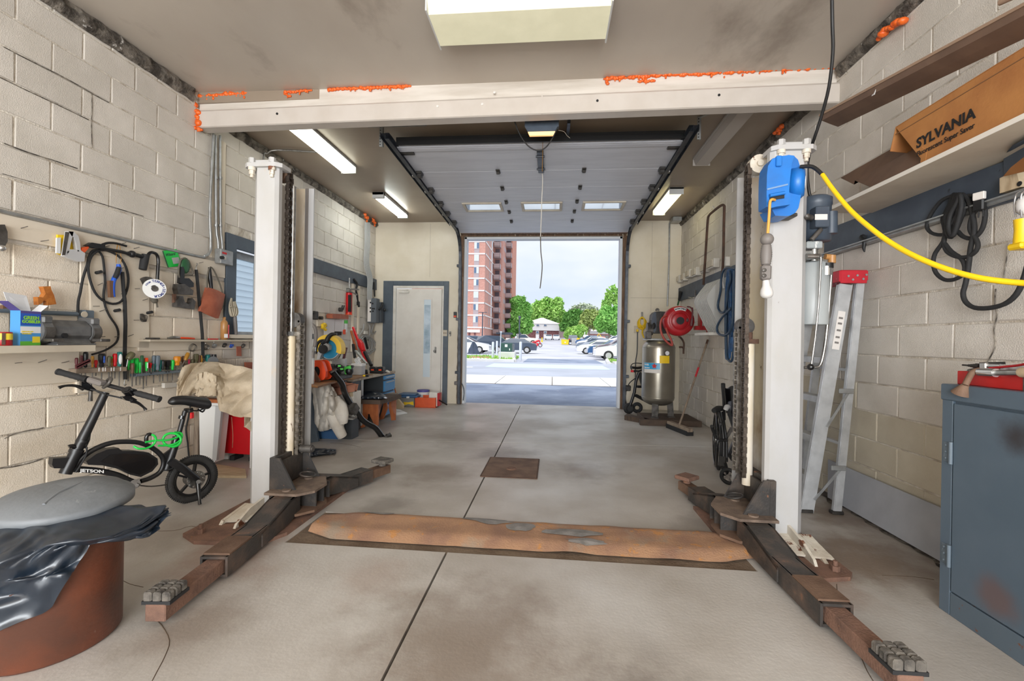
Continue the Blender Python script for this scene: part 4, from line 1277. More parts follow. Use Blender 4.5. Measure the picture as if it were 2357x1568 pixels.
 # bench grinder
p0,p1=AX(101,795,SX-.06),AX(218,795,SX-.02)
gc=AX(150,770,SX-.12)
t=thing('bench_grinder','grey bench grinder with guards standing on the shelf beside the carton','grinder',(gc.x,gc.y,SZ))
gy0,gy1=AX(100,770,SX-.12).y,AX(186,770,SX-.12).y
zc_=AX(140,762,SX-.12).z
mb=MB()
ob=[(math.cos(2*PI*(k+.5)/8)*.085,math.sin(2*PI*(k+.5)/8)*.078)for k in range(8)]
mb.prism([(gc.x+a,gy0,zc_+b)for a,b in ob],(0,gy1-gy0,0));part('motor_body',mb,'vise_grey',t)
mb=MB();mb.prism([(gc.x-.07,gy0+.02,SZ),(gc.x+.09,gy0+.02,SZ),(gc.x+.05,gy0+.02,zc_-.04),(gc.x-.05,gy0+.02,zc_-.04)],(0,gy1-gy0-.02,0));mb.bb((gc.x-.09,gy0,SZ),(gc.x+.1,gy1+.02,SZ+.012),.003);part('foot',mb,'vise_grey',t)
for y,s in((gy1+.035,1),(gy0-.035,-1)):
 mb=MB();mb.cyl((gc.x,y-.028,zc_),(gc.x,y+.028,zc_),.088,n=20);mb.box((gc.x+.02,y,zc_+.07),(.12,.06,.05),None,.01);o=part('wheel_guard',mb,'vise_grey',t)
 mb=MB();mb.cyl((gc.x+.03,y-.02,zc_-.005),(gc.x+.03,y+.034,zc_-.005),.062,n=18);part('grinding_wheel',mb,'tool_grey',t)
 mb=MB();mb.box((gc.x+.12,y,zc_-.06),(.07,.07,.02),None,.004);part('tool_rest',mb,'tool_grey',t)
mb=MB();mb.cyl((gc.x+.085,gy0+.05,zc_-.03),(gc.x+.1,gy0+.05,zc_-.03),.016);part('switch',mb,'black',t)
# rust-brown tool and pipe behind
mb=MB();o=.035;mb.tube([V((XL+o,1.8,LW(60,717,o).z)),LW(100,720,o),LW(178,723,o)],.016,10,1)
t=solo('conduit',mb,'tool_blue_grey','horizontal grey conduit behind the bench grinder, ending at the outlet','conduit')
t=thing('wall_outlet','grey outlet box on the wall behind the bench grinder','outlet',LW(192,728))
a,b=LW(181,735,.01),LW(204,715,.01);mb=MB();mb.bb((XL+.0,a.y,a.z),(XL+.06,b.y,b.z),.005);part('box',mb,'tool_blue_grey',t)
mb=MB();q=LW(194,724,.062);mb.cyl(q+V((-.002,0,0)),q+V((.004,0,0)),.022,n=14);part('socket',mb,'shelf_cream',t)
mb=MB();mb.prism(lw(c1,[(0,835),(85,815),(115,830),(110,850),(0,862)],.12),(.02,0,0));solo('hand_saw',mb,'brown_handle','rusty brown strip lying on the grey conduit behind the carton','tool')
# wooden pistol-shaped grip
mb=plateL([(330,672),(395,668),(402,700),(425,745),(445,822),(372,832),(368,800),(335,790),(320,815),(290,828),(285,760),(330,765),(352,730)],.05,.035)
solo('saw_handle',mb,'wood_grip','orange wooden saw handle standing on the conduit by the carton','saw handle')
# narrow shelf with small things
SZ2=LW(*c1(1700,1128),.10).z
t=thing('wall_shelf','narrow cream shelf below the window side tools','shelf',LW(*c1(1700,1150)))
ya,yb=LW(*c1(1270,1125),.1).y,4.75
mb=MB();mb.bb((XL+.002,ya,SZ2-.018),(XL+.12,yb,SZ2),.003);part('plank',mb,'shelf_cream',t)
mb=MB();mb.bb((XL+.001,ya,SZ2-.10),(XL+.02,yb,SZ2-.018),.003);part('cleat',mb,'cream_board',t)
def on2(px,o=.07):p=AX(*c1(px,1128),XL+o);return V((p.x,p.y,SZ2))
t=thing('pliers','pliers with red handles lying on the narrow shelf','pliers',on2(1550))
a,b,c=on2(1440),on2(1545),on2(1655)
mb=MB();mb.tube([a+V((0,0,.012)),a.lerp(b,.5)+V((0,0,.02)),b+V((0,0,.016))],[.007,.014,.011],8);part('jaws',mb,'steel',t)
for s in(-.012,.012):
 mb=MB();mb.tube([b+V((s,0,.016)),b.lerp(c,.5)+V((s*2,0,.014)),c+V((s*1.4,0,.01))],.008,8);part('handle',mb,'orange_plastic',t)
mb=MB();a,b=on2(1790),on2(1870);mb.bar(a+V((0,0,.006)),b+V((0,0,.006)),.02,.012,ch=.003);solo('utility_knife',mb,'red','small red knife lying on the narrow shelf near the bottle','knife')
mb=MB();a,b=on2(1255,.06),on2(1370,.06);mb.tube([a+V((0,0,.008)),b+V((0,0,.008))],.008,8);solo('punch',mb,'tool_grey','dark steel punch on the end of the narrow shelf','tool')
p=on2(1925,.05)
t=thing('bottle','gold brown bottle with barcode label on the narrow shelf','bottle',p)
mb=MB();r=.034;hh=LW(*c1(1925,960),.05).z-SZ2
mb.lathe(p,[(0,0),(r,0),(r,hh*.86),(r*.7,hh*.96),(r*.45,hh)],18);part('body',mb,'bottle_gold',t)
mb=MB();mb.lathe(p+V((0,0,hh)),[(r*.42,0),(r*.42,hh*.16),(0,hh*.16)],14);part('cap',mb,'bottle_gold',t)
mb=MB();mb.box(p+V((.03,-.012,hh*.2)),(.012,.032,.04),-.3);part('label_white',mb,'white_paper',t)
mb=MB();mb.box(p+V((.022,.026,hh*.42)),(.02,.012,hh*.7),.4);part('label_red',mb,'red',t)
# rings and fittings hanging from the cleat
for i,(x,y,r,m,lb)in enumerate(((1650,1195,.036,'tool_grey','bundle of thin wire rings hanging under the narrow shelf'),(1765,1190,.026,'steel','steel ring fitting hanging under the narrow shelf beside the black strap'),(1838,1180,.02,'galvanised','small clamp fitting under the narrow shelf, third from the tool panel'),(1925,1175,.02,'dark_metal','dark clamp hanging under the narrow shelf'),(1985,1182,.016,'blue','small blue and steel fitting hanging under the narrow shelf'),(2085,1180,.022,'tool_grey','grey burr fitting hanging under the narrow shelf next to the window'))):
 p=LW(*c1(x,y),.035);mb=MB()
 for k in range(3 if i<2 else 2):
  q=p+V((.006*k,.004*k,-.003*k));rot=.25*k
  mb.tube([q+V((.01*math.sin(a+rot),r*(1-.08*k)*math.cos(a),r*(1-.05*k)*math.sin(a)))for a in[2*PI*j/14 for j in range(14)]],.003 if i else .002,5,1,True)
 mb.cyl(LW(*c1(x,y-30),.018),LW(*c1(x,y-30),.05),.004,n=6)
 if i>1:mb.box(p+V((.01,0,.01)),(.025,.035,.018),None,.004)
 solo('hanging_fitting',mb,m,lb,'fitting','fittings under the narrow shelf')
mb=plateL([(2030,1185),(2068,1185),(2072,1270),(2032,1268)],.03,.006);solo('hang_tag',mb,'leather','brown tag hanging under the narrow shelf by the window','tag')
mb=MB()
for k in range(10):
 a=2*PI*k/10;p=LW(*c1(1225,940),.03);mb.tube([p+V((.004*k/3,.024*math.cos(q+k*.4)*(1+.05*k),.034*math.sin(q)*(1-.03*k)))for q in[2*PI*j/12 for j in range(12)]],.0016,4,1,True)
solo('wire_coil',mb,'tool_grey','small coil of thin wire hung on a black peg','wire')
# hanging tools
t=thing('clamp_tool','grey metal clamp with chrome ball hanging at the edge of the picture','tool',LW(*c1(5,370),.03))
mb=plateL([(-60,140),(5,138),(28,200),(30,280),(10,320),(-60,330)],.03,.03);part('body',mb,'tool_grey',t)
mb=MB();mb.ball(LW(*c1(12,340),.06),.022);part('ball',mb,'chrome',t)
t=thing('staple_gun','chrome staple gun in its yellow package hung on the cream board','staple gun',LW(*c1(590,450),.03))
mb=plateL([(482,225),(545,228),(660,290),(664,370),(640,372),(520,405),(485,390)],.026,.012);part('package_card',mb,'yellow',t)
mb=plateL([(478,252),(512,250),(508,388),(474,384)],.04,.01);part('blister',mb,'white_plastic',t)
mb=MB()
for pl in([(556,196),(600,200),(575,300),(553,405),(520,410)],[(556,196),(600,200),(640,235),(655,290),(662,360),(635,372),(622,300),(606,250),(585,240)],[(520,410),(553,350),(600,352),(662,360),(700,385),(692,455),(640,458),(590,440)]):
 mb.prism(lw(c1,pl,.045),(.03,0,0))
part('body',mb,'bright_tin',t)
mb=plateL([(560,200),(596,204),(560,400),(532,404)],.0755,.001);part('dark_side',mb,'tool_grey',t)
mb=plateL([(668,372),(690,335),(745,326),(738,346),(706,380)],.05,.02);part('taped_handle',mb,'orange_tray',t)
t=thing('bar_tool','long black bar tool with rubber grip hanging across the tool panel','tool',LW(*c1(1000,360),.06))
mb=MB();mb.tube(lw(c1,[(850,330),(930,352),(1040,372),(1100,388)],.06),.013,8);mb.tube(lw(c1,[(1100,388),(1160,398),(1245,420)],.06),.017,8);mb.ball(LW(*c1(1135,392),.06),.028);part('shaft',mb,'black_satin',t)
mb=plateL([(712,318),(760,293),(875,312),(870,345),(790,342),(740,330)],.05,.03);part('head',mb,'black_satin',t)
mb=MB();mb.tube(lw(c1,[(1252,400),(1238,460),(1226,525)],.06),[.028,.03,.027],12);part('grip',mb,'black_rubber',t)
mb=MB();mb.tube(lw(c1,[(882,310),(930,296),(1000,300),(1085,323)],.055),.009,8);solo('hook_pin',mb,'black_satin','short curved black pin resting on the nails above the bar tool','tool')
# hank of cord on nails
t=thing('cord_hank','looped grey power cord hanging in front of the tool panel','cord',LW(*c1(900,900),.04))
mb=MB()
mb.tube(lw(c1,[(920,358),(850,362),(785,410),(757,510),(775,620),(815,720),(880,788),(970,820),(1045,795),(1090,700),(1102,600),(1080,500),(1030,420),(950,372),(880,352)],.045),.0085,7,3)
mb.tube(lw(c1,[(900,352),(800,362),(764,420),(750,480),(712,600),(690,720),(672,800),(668,915)],.04),.0085,7,3)
mb.tube(lw(c1,[(840,360),(880,410),(896,520),(903,640),(890,740),(905,840),(945,930),(1000,1010),(1018,1080),(1000,1150),(930,1205),(860,1235),(790,1255)],.035),.0075,7,3)
part('cord',mb,'grey_plastic' if False else 'black_rubber',t)
t=thing('wire_brush','blue handled wire brush hung by a yellow string','brush',LW(*c1(970,760),.05))
mb=MB();mb.tube(lw(c1,[(1018,478),(1020,520),(1000,575),(975,620),(968,690),(973,760)],.06),[.012,.018,.018,.016,.015,.014],10,3);part('handle',mb,'blue',t)
mb=MB();mb.tube(lw(c1,[(1022,505),(1005,560),(985,600)],.068),[.014,.017,.013],8,3);part('grip',mb,'black_rubber',t)
mb=plateL([(918,622),(955,620),(960,765),(925,765)],.05,.022);part('bristles',mb,'brown_handle',t)
mb=MB();mb.tube(lw(c1,[(998,470),(1000,390),(1010,310),(1030,330),(1040,420),(1038,470)],.05),.003,5,2);part('string',mb,'amber',t)
def strap(pts,lb,hooks):
 t=thing('rubber_strap',lb,'strap',LW(*c1(*pts[-1]),.06))
 mb=MB()
 q=lw(c1,pts,.06)
 for a,b in zip(q[:-1],q[1:]):mb.bar(a,b+(b-a).normalized()*.004,.008,.028,up=(1,0,0))
 part('band',mb,'black_rubber',t)
 for h in hooks:
  mb=MB();mb.tube(lw(c1,h,.06),.004,6,3);part('hook',mb,'steel',t)
strap([(1050,545),(1062,700),(1072,800),(1078,1000),(1072,1250),(1076,1465)],'long black rubber strap hanging below the wire brush with a hook',[[(1050,545),(1046,520),(1060,510)],[(1076,1465),(1068,1500),(1072,1525),(1086,1510)]])
strap([(1685,525),(1698,640),(1708,760),(1725,930),(1738,1080),(1745,1285)],'black rubber strap hanging beside the leather pouch',[[(1685,525),(1686,500),(1696,478),(1690,470)]])
# spool on a hook
t=thing('wire_spool','white labelled spool on a black bent hook','spool',LW(*c1(1330,780),.10))
mb=MB();mb.tube(lw(c1,[(1270,410),(1285,385),(1310,378),(1345,395),(1360,440),(1357,520),(1352,610)],.07),.013,10,3);part('hook',mb,'black_gloss',t)
p=LW(*c1(1327,690),.16);q=LW(*c1(1262,658),.03)
ax_=(p-q).normalized()
mb=MB();mb.cyl(q,q+ax_*.004,LW(*c1(1250,585),.03).z-LW(*c1(1250,658),.03).z,n=28);mb.cyl(q,p,.03,n=16);part('rear_flange',mb,'tool_grey',t)
rr_=.085
rr_=abs(LW(*c1(1327,608),.16).z-LW(*c1(1327,775),.16).z)/2
axf=V((.85,-.53,0)).normalized()
mb=MB();mb.cyl(p,p+axf*.006,rr_,n=32);part('front_flange',mb,'white_plastic',t)
mb=MB();mb.cyl(p+axf*.006,p+axf*.012,rr_*.3,n=16);mb.cyl(p+axf*.012,p+axf*.013,rr_*.17,n=12);part('hub',mb,'tool_grey',t)
xd=V((-axf.y,axf.x,0))
if xd.y<0:xd=-xd
def ring_text(s,rad,a0,step,size):
 for i,ch in enumerate(s):
  a=a0-i*step
  c=p+axf*.0066+xd*(rad*math.cos(a))+V((0,0,rad*math.sin(a)))
  tx=xd*math.sin(a)-V((0,0,math.cos(a)))
  ty=xd*math.cos(a)+V((0,0,math.sin(a)))
  if ch!=' ':text('lettering',ch,'print_blue',t,c,tx,ty,size,bold=.0008)
ring_text('TERNER\u2022SEYMOUR',rr_*.78,1.75,.25,rr_*.34)
ring_text('FROM',rr_*.74,2.75,.2,rr_*.2)
mb=MB();mb.tube(lw(c1,[(1340,760),(1345,800),(1352,850)],.05),.007,6);mb.ball(LW(*c1(1328,790),.05),(.02,.03,.026));part('tail',mb,'rope_dark',t)
# green card with saw blades
t=thing('blade_card','tilted bright green packet of saw blades on the cream board','packet',LW(*c1(1475,500),.03))
mb=plateL([(1393,365),(1512,350),(1560,492),(1440,507)],.03,.006);part('card',mb,'green_bright',t)
mb=plateL([(1475,425),(1535,418),(1550,470),(1490,478)],.0362,.0006);part('printed_blade',mb,'grey_light',t)
mb=plateL([(1393,365),(1402,364),(1450,506),(1440,507)],.0362,.0006);part('printed_edge',mb,'green_dark',t)
q=LW(*c1(1465,395),.037);text('lettering','Wizard','green_dark',t,q,LW(*c1(1500,390),.037)-q,V((0,0,1)),.035,bold=.0008)
# clamp with goggles
t=thing('goggles','dark safety goggles with a green lens hung on the board','goggles',LW(*c1(1590,560),.06))
mb=MB();mb.ball(LW(*c1(1590,490),.06),(.02,.055,.075));part('lens',mb,'green_dark',t)
mb=MB();mb.tube(lw(c1,[(1555,440),(1580,430),(1620,450),(1640,500),(1655,540),(1650,572),(1590,575),(1540,590),(1535,520),(1545,470)],.065),.008,6,2,True);part('rim',mb,'rope_dark',t)
t=thing('pipe_vise','dark steel pipe clamp hanging below the goggles','clamp',LW(*c1(1560,870),.04))
mb=plateL([(1530,500),(1560,500),(1560,600),(1600,600),(1640,640),(1640,675),(1600,680),(1560,655),(1520,640)],.045,.03);part('handle',mb,'black_satin',t)
mb=plateL([(1485,650),(1545,648),(1620,705),(1615,745),(1490,735),(1480,690)],.04,.05);part('upper_jaw',mb,'tool_grey',t)
mb=plateL([(1480,790),(1500,752),(1530,755),(1545,805),(1575,822),(1605,805),(1612,770),(1640,800),(1628,868),(1478,845)],.04,.05);part('lower_jaw',mb,'tool_grey',t)
mb=plateL([(1478,735),(1498,735),(1498,800),(1476,810)],.05,.02);part('red_link',mb,'rust',t)
# leather pouch
t=thing('leather_pouch','reddish leather pouch hanging by rope and black strap near the window','pouch',LW(*c1(1780,945),.04))
mb=MB()
pl=[(1745,678),(1895,738),(1838,945),(1682,880)]
A=lw(c1,pl,.035)
mb.sheet(lambda u,v:(A[0]*(1-u)+A[1]*u)*(1-v)+(A[3]*(1-u)+A[2]*u)*v+V((.02+.03*math.sin(PI*u)*math.sin(PI*v),0,0)),8,8,.03);part('bag',mb,'leather',t)
mb=MB();mb.tube(lw(c1,[(1785,870),(1780,720),(1780,600),(1800,510),(1830,520),(1870,600),(1905,700),(1920,800),(1900,870),(1870,885),(1835,860),(1815,810)],.075),.007,6,3);part('rope',mb,'rope_dark',t)
mb=MB();mb.tube(lw(c1,[(1800,505),(1805,600),(1815,680),(1812,770)],.07),[.012,.02,.016,.008],8,3);part('black_strap',mb,'black_satin',t)
# white rope hank
t=thing('rope_hank','hank of thin white rope hanging on the window frame','rope',LW(*c1(2005,1080),.05))
mb=MB()
for k in range(8):
 a=k/8;mb.tube(lw(c1,[(1985+10*a,770),(1968+4*k,830),(1972+7*k,900),(1990+5*k,930),(2005+6*k,890),(2000+3*k,800)],.04+.006*(k%3)),.005,5,3)
mb.tube(lw(c1,[(1970,850),(2000,842),(2028,848)],.062),.005,5,2);part('loops',mb,'rope',t)
mb=MB();mb.tube(lw(c1,[(2018,930),(2022,1000),(2028,1085)],.045),[.018,.02,.016],8);part('grey_sleeve',mb,'grey_plastic',t)
# ---- racks with screwdrivers
c3=Z(160,780,6.547)
RO=.07
t=thing('tool_rack','pale grey wooden rack strip holding the dark and red screwdrivers','tool rack',LW(*c3(400,490)))
a,b=LW(*c3(35,488),RO),LW(*c3(815,455),RO)
mb=MB();mb.bar(a,b,.06,.034,ch=.003);part('rail',mb,'wood_grey',t)
for x in(445,505,540,630,670,770):
 mb=MB();p=LW(*c3(x,468-x*.02+5),RO+.031);mb.box(p,(.002,.006,.028));part('chalk_mark',mb,'white_paper',t)
t=thing('tool_rack','blue grey steel rack strip holding the green screwdrivers','tool rack',LW(*c3(1350,540)))
a,b=LW(*c3(955,550),RO),LW(*c3(1760,478),RO)
mb=MB();mb.bar(a,b,.06,.022,ch=.002);part('rail',mb,'tool_blue_grey',t)
for x,y in((985,545),(1228,520),(1455,500),(1497,497),(1705,478)):
 mb=MB();p=LW(*c3(x,y),RO+.031);mb.cyl(p,p+V((.002,0,0)),.006,n=8);part('hole',mb,'black',t)
t=thing('tool_rack','thin hidden rack strip behind the draped canvas coat','tool rack',LW(*c3(1900,400)))
mb=MB();mb.bar(LW(*c3(1780,400),RO-.02),LW(*c3(2250,365),RO-.02),.05,.02);part('rail',mb,'wood_grey',t)
SD=[(105,285,440,50,'maroon',560,'dark maroon handled screwdriver at the far end of the pale rack'),(180,250,430,45,'maroon',560,'narrow maroon handled screwdriver, second on the pale rack'),(240,195,430,72,'black_satin',620,'fat black handled screwdriver on the pale rack'),(345,258,430,46,'amber',640,'amber handled screwdriver on the pale rack beside the fat black one'),(397,320,432,46,'red',560,'short red handled screwdriver on the pale rack, lower of the two red ones'),(485,220,424,96,'black_satin',650,'thick black handle with blue insert on the pale rack'),(595,258,420,50,'olive',640,'clear olive handled screwdriver on the pale rack'),(638,268,418,30,'amber',600,'thin amber and green handled screwdriver on the pale rack'),(684,222,416,66,'red',600,'tall bright red handled screwdriver on the pale rack'),(752,195,414,72,'teal',710,'dark teal paint-splotched handle at the end of the pale rack'),(886,320,470,42,'green_bright',640,'bright green handle just past the long black strap'),(942,300,400,46,'green_bright',560,'bright green handle standing behind the brown one'),(946,365,525,54,'brown_handle',720,'brown handled screwdriver at the start of the steel rack'),(1005,288,516,68,'green_bright',700,'large bright green handle, tallest in the steel rack'),(1062,345,514,44,'green_bright',690,'slim bright green handle beside the large green one'),(1090,250,400,44,'green_dark',600,'dark green handle standing behind the olive one'),(1116,292,500,48,'olive',760,'long olive handled driver with dark shaft on the steel rack'),(1156,285,400,50,'orange_plastic',560,'orange topped handle behind the white and green one'),(1160,345,486,40,'green_bright',710,'green handle with white stripe on the steel rack'),(1212,362,440,52,'red',560,'stubby red handle low on the steel rack'),(1270,250,380,50,'tool_blue_grey',560,'blue grey handle standing behind the teal one'),(1328,250,470,60,'tool_blue_grey',560,'tall blue grey handle between the two teal ones'),(1270,320,492,56,'teal',670,'teal handle nearer the red stubby one on the steel rack'),(1362,318,486,50,'teal',650,'teal handle beside the black ones on the steel rack'),(1408,320,465,50,'black_satin',640,'slim black handle on the steel rack'),(1478,320,465,82,'black_satin',640,'wide black handle on the steel rack'),(1552,318,470,48,'green_bright',630,'last bright green handle on the steel rack, by the coat'),(1622,262,400,88,'amber_bright',560,'fat amber orange handle on the steel rack by the coat'),(1714,258,400,46,'brown_handle',560,'brown handle behind the coat shoulder'),(1800,308,400,26,'pink',480,'thin pink handle behind the coat'),(1852,308,400,40,'olive',480,'small olive handle behind the coat'),(1906,225,390,60,'olive',480,'clear smoky handle behind the coat, near the wire rings'),(1948,248,390,36,'rust',480,'rust red handle behind the coat'),(1990,248,390,34,'amber',480,'thin amber handle behind the coat beside the strap'),(2080,238,380,60,'teal',480,'teal handle behind the coat past the strap'),(2122,228,370,42,'grey_plastic',480,'grey handle behind the coat, last of the row')]
for i,(x,yt,yb,w,m,ys,lb)in enumerate(SD):
 o=RO+(.012 if i%3==0 else(-.012 if i%3==1 else 0))
 if x>1700:o=RO-.025
 pt,pb=LW(*c3(x,yt),o),LW(*c3(x,yb),o)
 H=pt.z-pb.z
 r=(LW(*c3(x+w/2,yb),o)-LW(*c3(x-w/2,yb),o)).length/2*.92
 t=thing('screwdriver',lb,'screwdriver',pb,0,'screwdrivers in the wall racks')
 mb=MB();mb.lathe(pb,[(0,0),(r*.62,0),(r*.7,H*.12),(r*.62,H*.25),(r*.95,H*.5),(r,H*.85),(r*.8,H*.98),(0,H)],8,smooth=(i%2==0));part('handle',mb,m,t)
 ps=LW(*c3(x,ys),o)
 mb=MB();mb.cyl(pb,V((pb.x,pb.y,ps.z)),.0042,n=6);part('shaft',mb,'tool_grey',t)
 if i==5:
  mb=MB();mb.box(pb+V((r*.93,0,H*.55)),(.006,.012,H*.5),None,.002);part('blue_insert',mb,'blue',t)
 if i==9:
  mb=MB();mb.ball(pb+V((r*.7,-.004,H*.5)),(.01,.014,H*.38),8,6);part('paint_splotch',mb,'white_paper',t)
 if i==18:
  mb=MB();mb.box(pb+V((r*.9,0,H*.6)),(.006,.008,H*.6),None,.002);part('white_stripe',mb,'white_paper',t)
 if i==7:
  mb=MB();mb.lathe(pb+V((0,0,H*.8)),[(r*1.02,0),(r*1.02,H*.18),(0,H*.21)],8);part('green_cap',mb,'green_bright',t)
def tilted(f,a,b,r,m,sh,lb,o=RO+.03):
 A,B=LW(*f(*a),o),LW(*f(*b),o)
 t=thing('screwdriver',lb,'screwdriver',B,0,'screwdrivers in the wall racks')
 mb=MB();mb.tube([A,A.lerp(B,.3),A.lerp(B,.8),B],[r*.8,r,r*.85,r*.6],8,2);part('handle',mb,m,t)
 mb=MB();mb.cyl(B,LW(*f(*sh),o),.0045,n=6);part('shaft',mb,'steel',t)
tilted(c3,(950,215),(880,310),.026,'olive',(860,420),'tilted olive handle leaning over the steel rack')
tilted(c3,(1790,215),(1740,325),.018,'amber',(1665,462),'tilted amber handled screwdriver leaning before the coat')
t=thing('scraper','two rusty maroon scraper strips lying across the pale rack','tool',LW(*c3(180,400),RO+.05))
for d in(0,22):
 mb=MB();mb.bar(LW(*c3(95,418+d),RO+.05),LW(*c3(305,318+d*.8),RO+.05),.012,.016);part('strip',mb,'maroon',t)
mb=MB();q=LW(*c3(310,880),.06);mb.tube(lw(c3,[(322,620),(318,800),(312,940)],.06),[.004,.012,.014],8);solo('file',mb,'tool_grey','dark file hanging below the pale rack behind the handlebar','tool')
t=thing('angle_tool','black drill handle lying on the coat with a clear grip','tool',LW(*c3(2180,330),.1))
mb=MB();mb.tube(lw(c3,[(2180,235),(2175,300),(2160,340)],.12),[.02,.026,.014],10);mb.cyl(LW(*c3(2165,335),.1),LW(*c3(2165,335),.16),.045,n=16);part('body',mb,'black_satin',t)
mb=MB();mb.tube(lw(c3,[(2210,370),(2270,395),(2340,430)],.14),[.016,.024,.02],10);part('clear_grip',mb,'grey_plastic',t)
mb=MB()
for k in range(18):mb.cyl(LW(505+k*4,829,.01),LW(505+k*4,846+(k%3),.01),.0018,n=4)
t=solo('wire_comb',mb,'galvanised','row of thin wire ties on the wall behind the coat','wire ties',kind='stuff')
mb=MB();mb.prism(LWS([(562,834),(578,834),(578,856),(563,854)],.02),(.02,0,0));solo('wood_block',mb,'leather','small brown block on the wall beside the lift post','block')
# --- coat on a white stool, red case, planks
cz=.93
t=thing('stool','white plastic stool or stand leg under the canvas coat','stool',FL(500,1058))
def trap(p0,p1,p2,p3,Y,d):
 mb=MB();mb.prism(ATS([p0,p1,p2,p3],Y),(0,d,0));return mb
YS=3.86
mb=trap((458,928),(508,935),(494,1065),(460,1062),YS,.12);part('leg',mb,'white_plastic',t)
mb=trap((496,934),(510,934),(498,1060),(488,1062),YS-.012,.03);part('leg_rib',mb,'grey_light',t)
mb=MB();a,b=AT(455,932,YS-.02),AT(575,917,YS);mb.bb((a.x,YS-.06,a.z-.0),(a.x+.62,YS+.36,a.z+.035),.008);part('seat',mb,'white_plastic',t)
for dx,dy in((.5,.0),(.02,.26),(.5,.26)):
 mb=MB();mb.bb((a.x+dx,YS+dy,0),(a.x+dx+.07,YS+dy+.06,a.z),.006);part('leg',mb,'white_plastic',t)
mb=MB();p=AT(492,923,YS-.05);mb.box((p.x,YS-.05,a.z+.05),(.2,.1,.03));solo('wood_strip',mb,'wood_orange','thin orange wood strip between the coat and the white stool','strip')
t=thing('tool_case','bright red case standing on edge behind the lift post','case',AT(545,1045,4.05))
mb=MB();q=ATS([(506,1042),(590,1048),(590,945),(508,945)],4.06);mb.prism([V((a.x,4.06,max(.045,a.z)))for a in q],(0,.2,0));part('shell',mb,'red_box',t)
mb=MB()
for x in(.1,.3):mb.box((q[0].x+x,4.16,.022),(.05,.14,.044),None,.004)
part('foot',mb,'black_rubber',t)
mb=MB();mb.tube(ATS([(533,960),(536,1000),(535,1031)],3.85),.003,5);solo('loose_thread',mb,'rag_pink','pale string hanging down from the coat before the red case','string')
mb=MB();q=[FL(492,1100),FL(567,1101),FL(565,1085),FL(492,1072)];mb.prism([(v.x,v.y,0)for v in q],(0,0,.02));solo('floor_board',mb,'wood_pale','pale plank lying on the floor behind the bike wheel','plank')
mb=MB();mb.bb((LW(452,990,.0).x,LW(445,990).y,0),(XL+.05,LW(460,990).y,.95),.004);solo('upright_board',mb,'wood_grey','worn upright board standing against the wall behind the bike saddle','board')
mb=MB();mb.tube([LW(440,925,.012),LW(432,968,.012),LW(428,990,.012),LW(432,1020,.012),LW(435,1052,.012)],.007,6,3);solo('black_cable',mb,'black_rubber','black cable hanging down the wall behind the bike saddle','cable')
# canvas coat: outline measured, draped over stool with folds
def coat(u,v):
# u across (window wall to post), v from the top ridge down the front
 top=[(408,880),(418,846),(440,836),(470,835),(500,836),(530,840),(560,846),(590,856)]
 bot=[(405,915),(430,918),(448,905),(478,905),(500,900),(508,945),(540,958),(590,962)]
 k=u*7;i=min(6,int(k));f=k-i
 T=V((*[a+(b-a)*f for a,b in zip(top[i],top[i+1])],0));B=V((*[a+(b-a)*f for a,b in zip(bot[i],bot[i+1])],0))
 p=T.lerp(B,v)
 q=V((u*3.6+v*1.9,v*1.5-u*1.2,1.3))
 fold=abs(noise.noise(q))*1.15+.22*abs(noise.noise(q*2.7+V((5,2,1))))
 Y=3.98-.30*math.sin(min(1,v*1.2)*PI/2)-.13*fold+.16*(1-u)
 return AT(p.x,p.y,min(Y,LW(p.x,p.y,.09).y-.04*fold))
t=thing('canvas_coat','crumpled beige canvas coat draped over the white stool','coat',AT(500,950,3.8))
mb=MB();mb.sheet(coat,64,44,.012);part('cloth',mb,'canvas',t)
mb=MB();mb.sheet(lambda u,v:AT(562+26*u,945+(55-20*(1-u))*v,3.84-.05*math.sin(u*5+v*4)),10,14,.012);part('sleeve_end',mb,'canvas',t)
mb=MB();mb.sheet(lambda u,v:AT(452+46*u,866+46*v-10*math.sin(u*PI)*(1-v),3.66+.05*abs(noise.noise(V((u*4,v*4,9))))-.03*v),16,14,.012);part('pocket_flap',mb,'canvas',t)
# --- folding e-bike
c2=Z(0,820,3.7339)
YB0=3.06
t=thing('electric_bike','black folding electric bike leaning on its kickstand by the tool wall','bike',FL(300,1150))
BC=V((-2.62,3.04,0));tB=V((-.39,-.92,0)).normalized();nB=V((-.92,.39,0)).normalized()
def P2(x,y,Y=YB0):
 d=ray(*c2(x,y));q=BC+nB*(Y-YB0)
 return CAM+d*((q-CAM).dot(nB)/d.dot(nB))
 # rear wheel
wc=P2(1655,1055);wr=abs(P2(1655,860).z-P2(1655,1250).z)/2
wax=(nB+V((0,0,-.06))).normalized()
wx=tB.copy();wz=wx.cross(wax).normalized()
if wz.z<0:wz=-wz
wt=part('rear_wheel',MB().tube([wc+(wx*math.cos(a)+wz*math.sin(a))*(wr-.024)for a in[2*PI*k/40 for k in range(40)]],.025,10,1,True),'tyre',t)
mb=MB();mb.tube([wc+(wx*math.cos(a)+wz*math.sin(a))*(wr-.052)for a in[2*PI*k/40 for k in range(40)]],.010,8,1,True);part('rim',mb,'black_satin',wt)
for k in range(5):
 a=2*PI*k/5+.5;mb=MB();d=wx*math.cos(a)+wz*math.sin(a);mb.bar(wc+d*.03,wc+d*(wr-.05),.02,.014);part('spoke',mb,'black_satin',wt)
mb=MB();mb.cyl(wc-wax*.045,wc+wax*.045,.045,n=20);part('hub_motor',mb,'tool_grey',wt)
mb=MB();mb.cyl(wc-wax*.052,wc-wax*.048,.062,n=24);part('brake_disc',mb,'steel',wt)
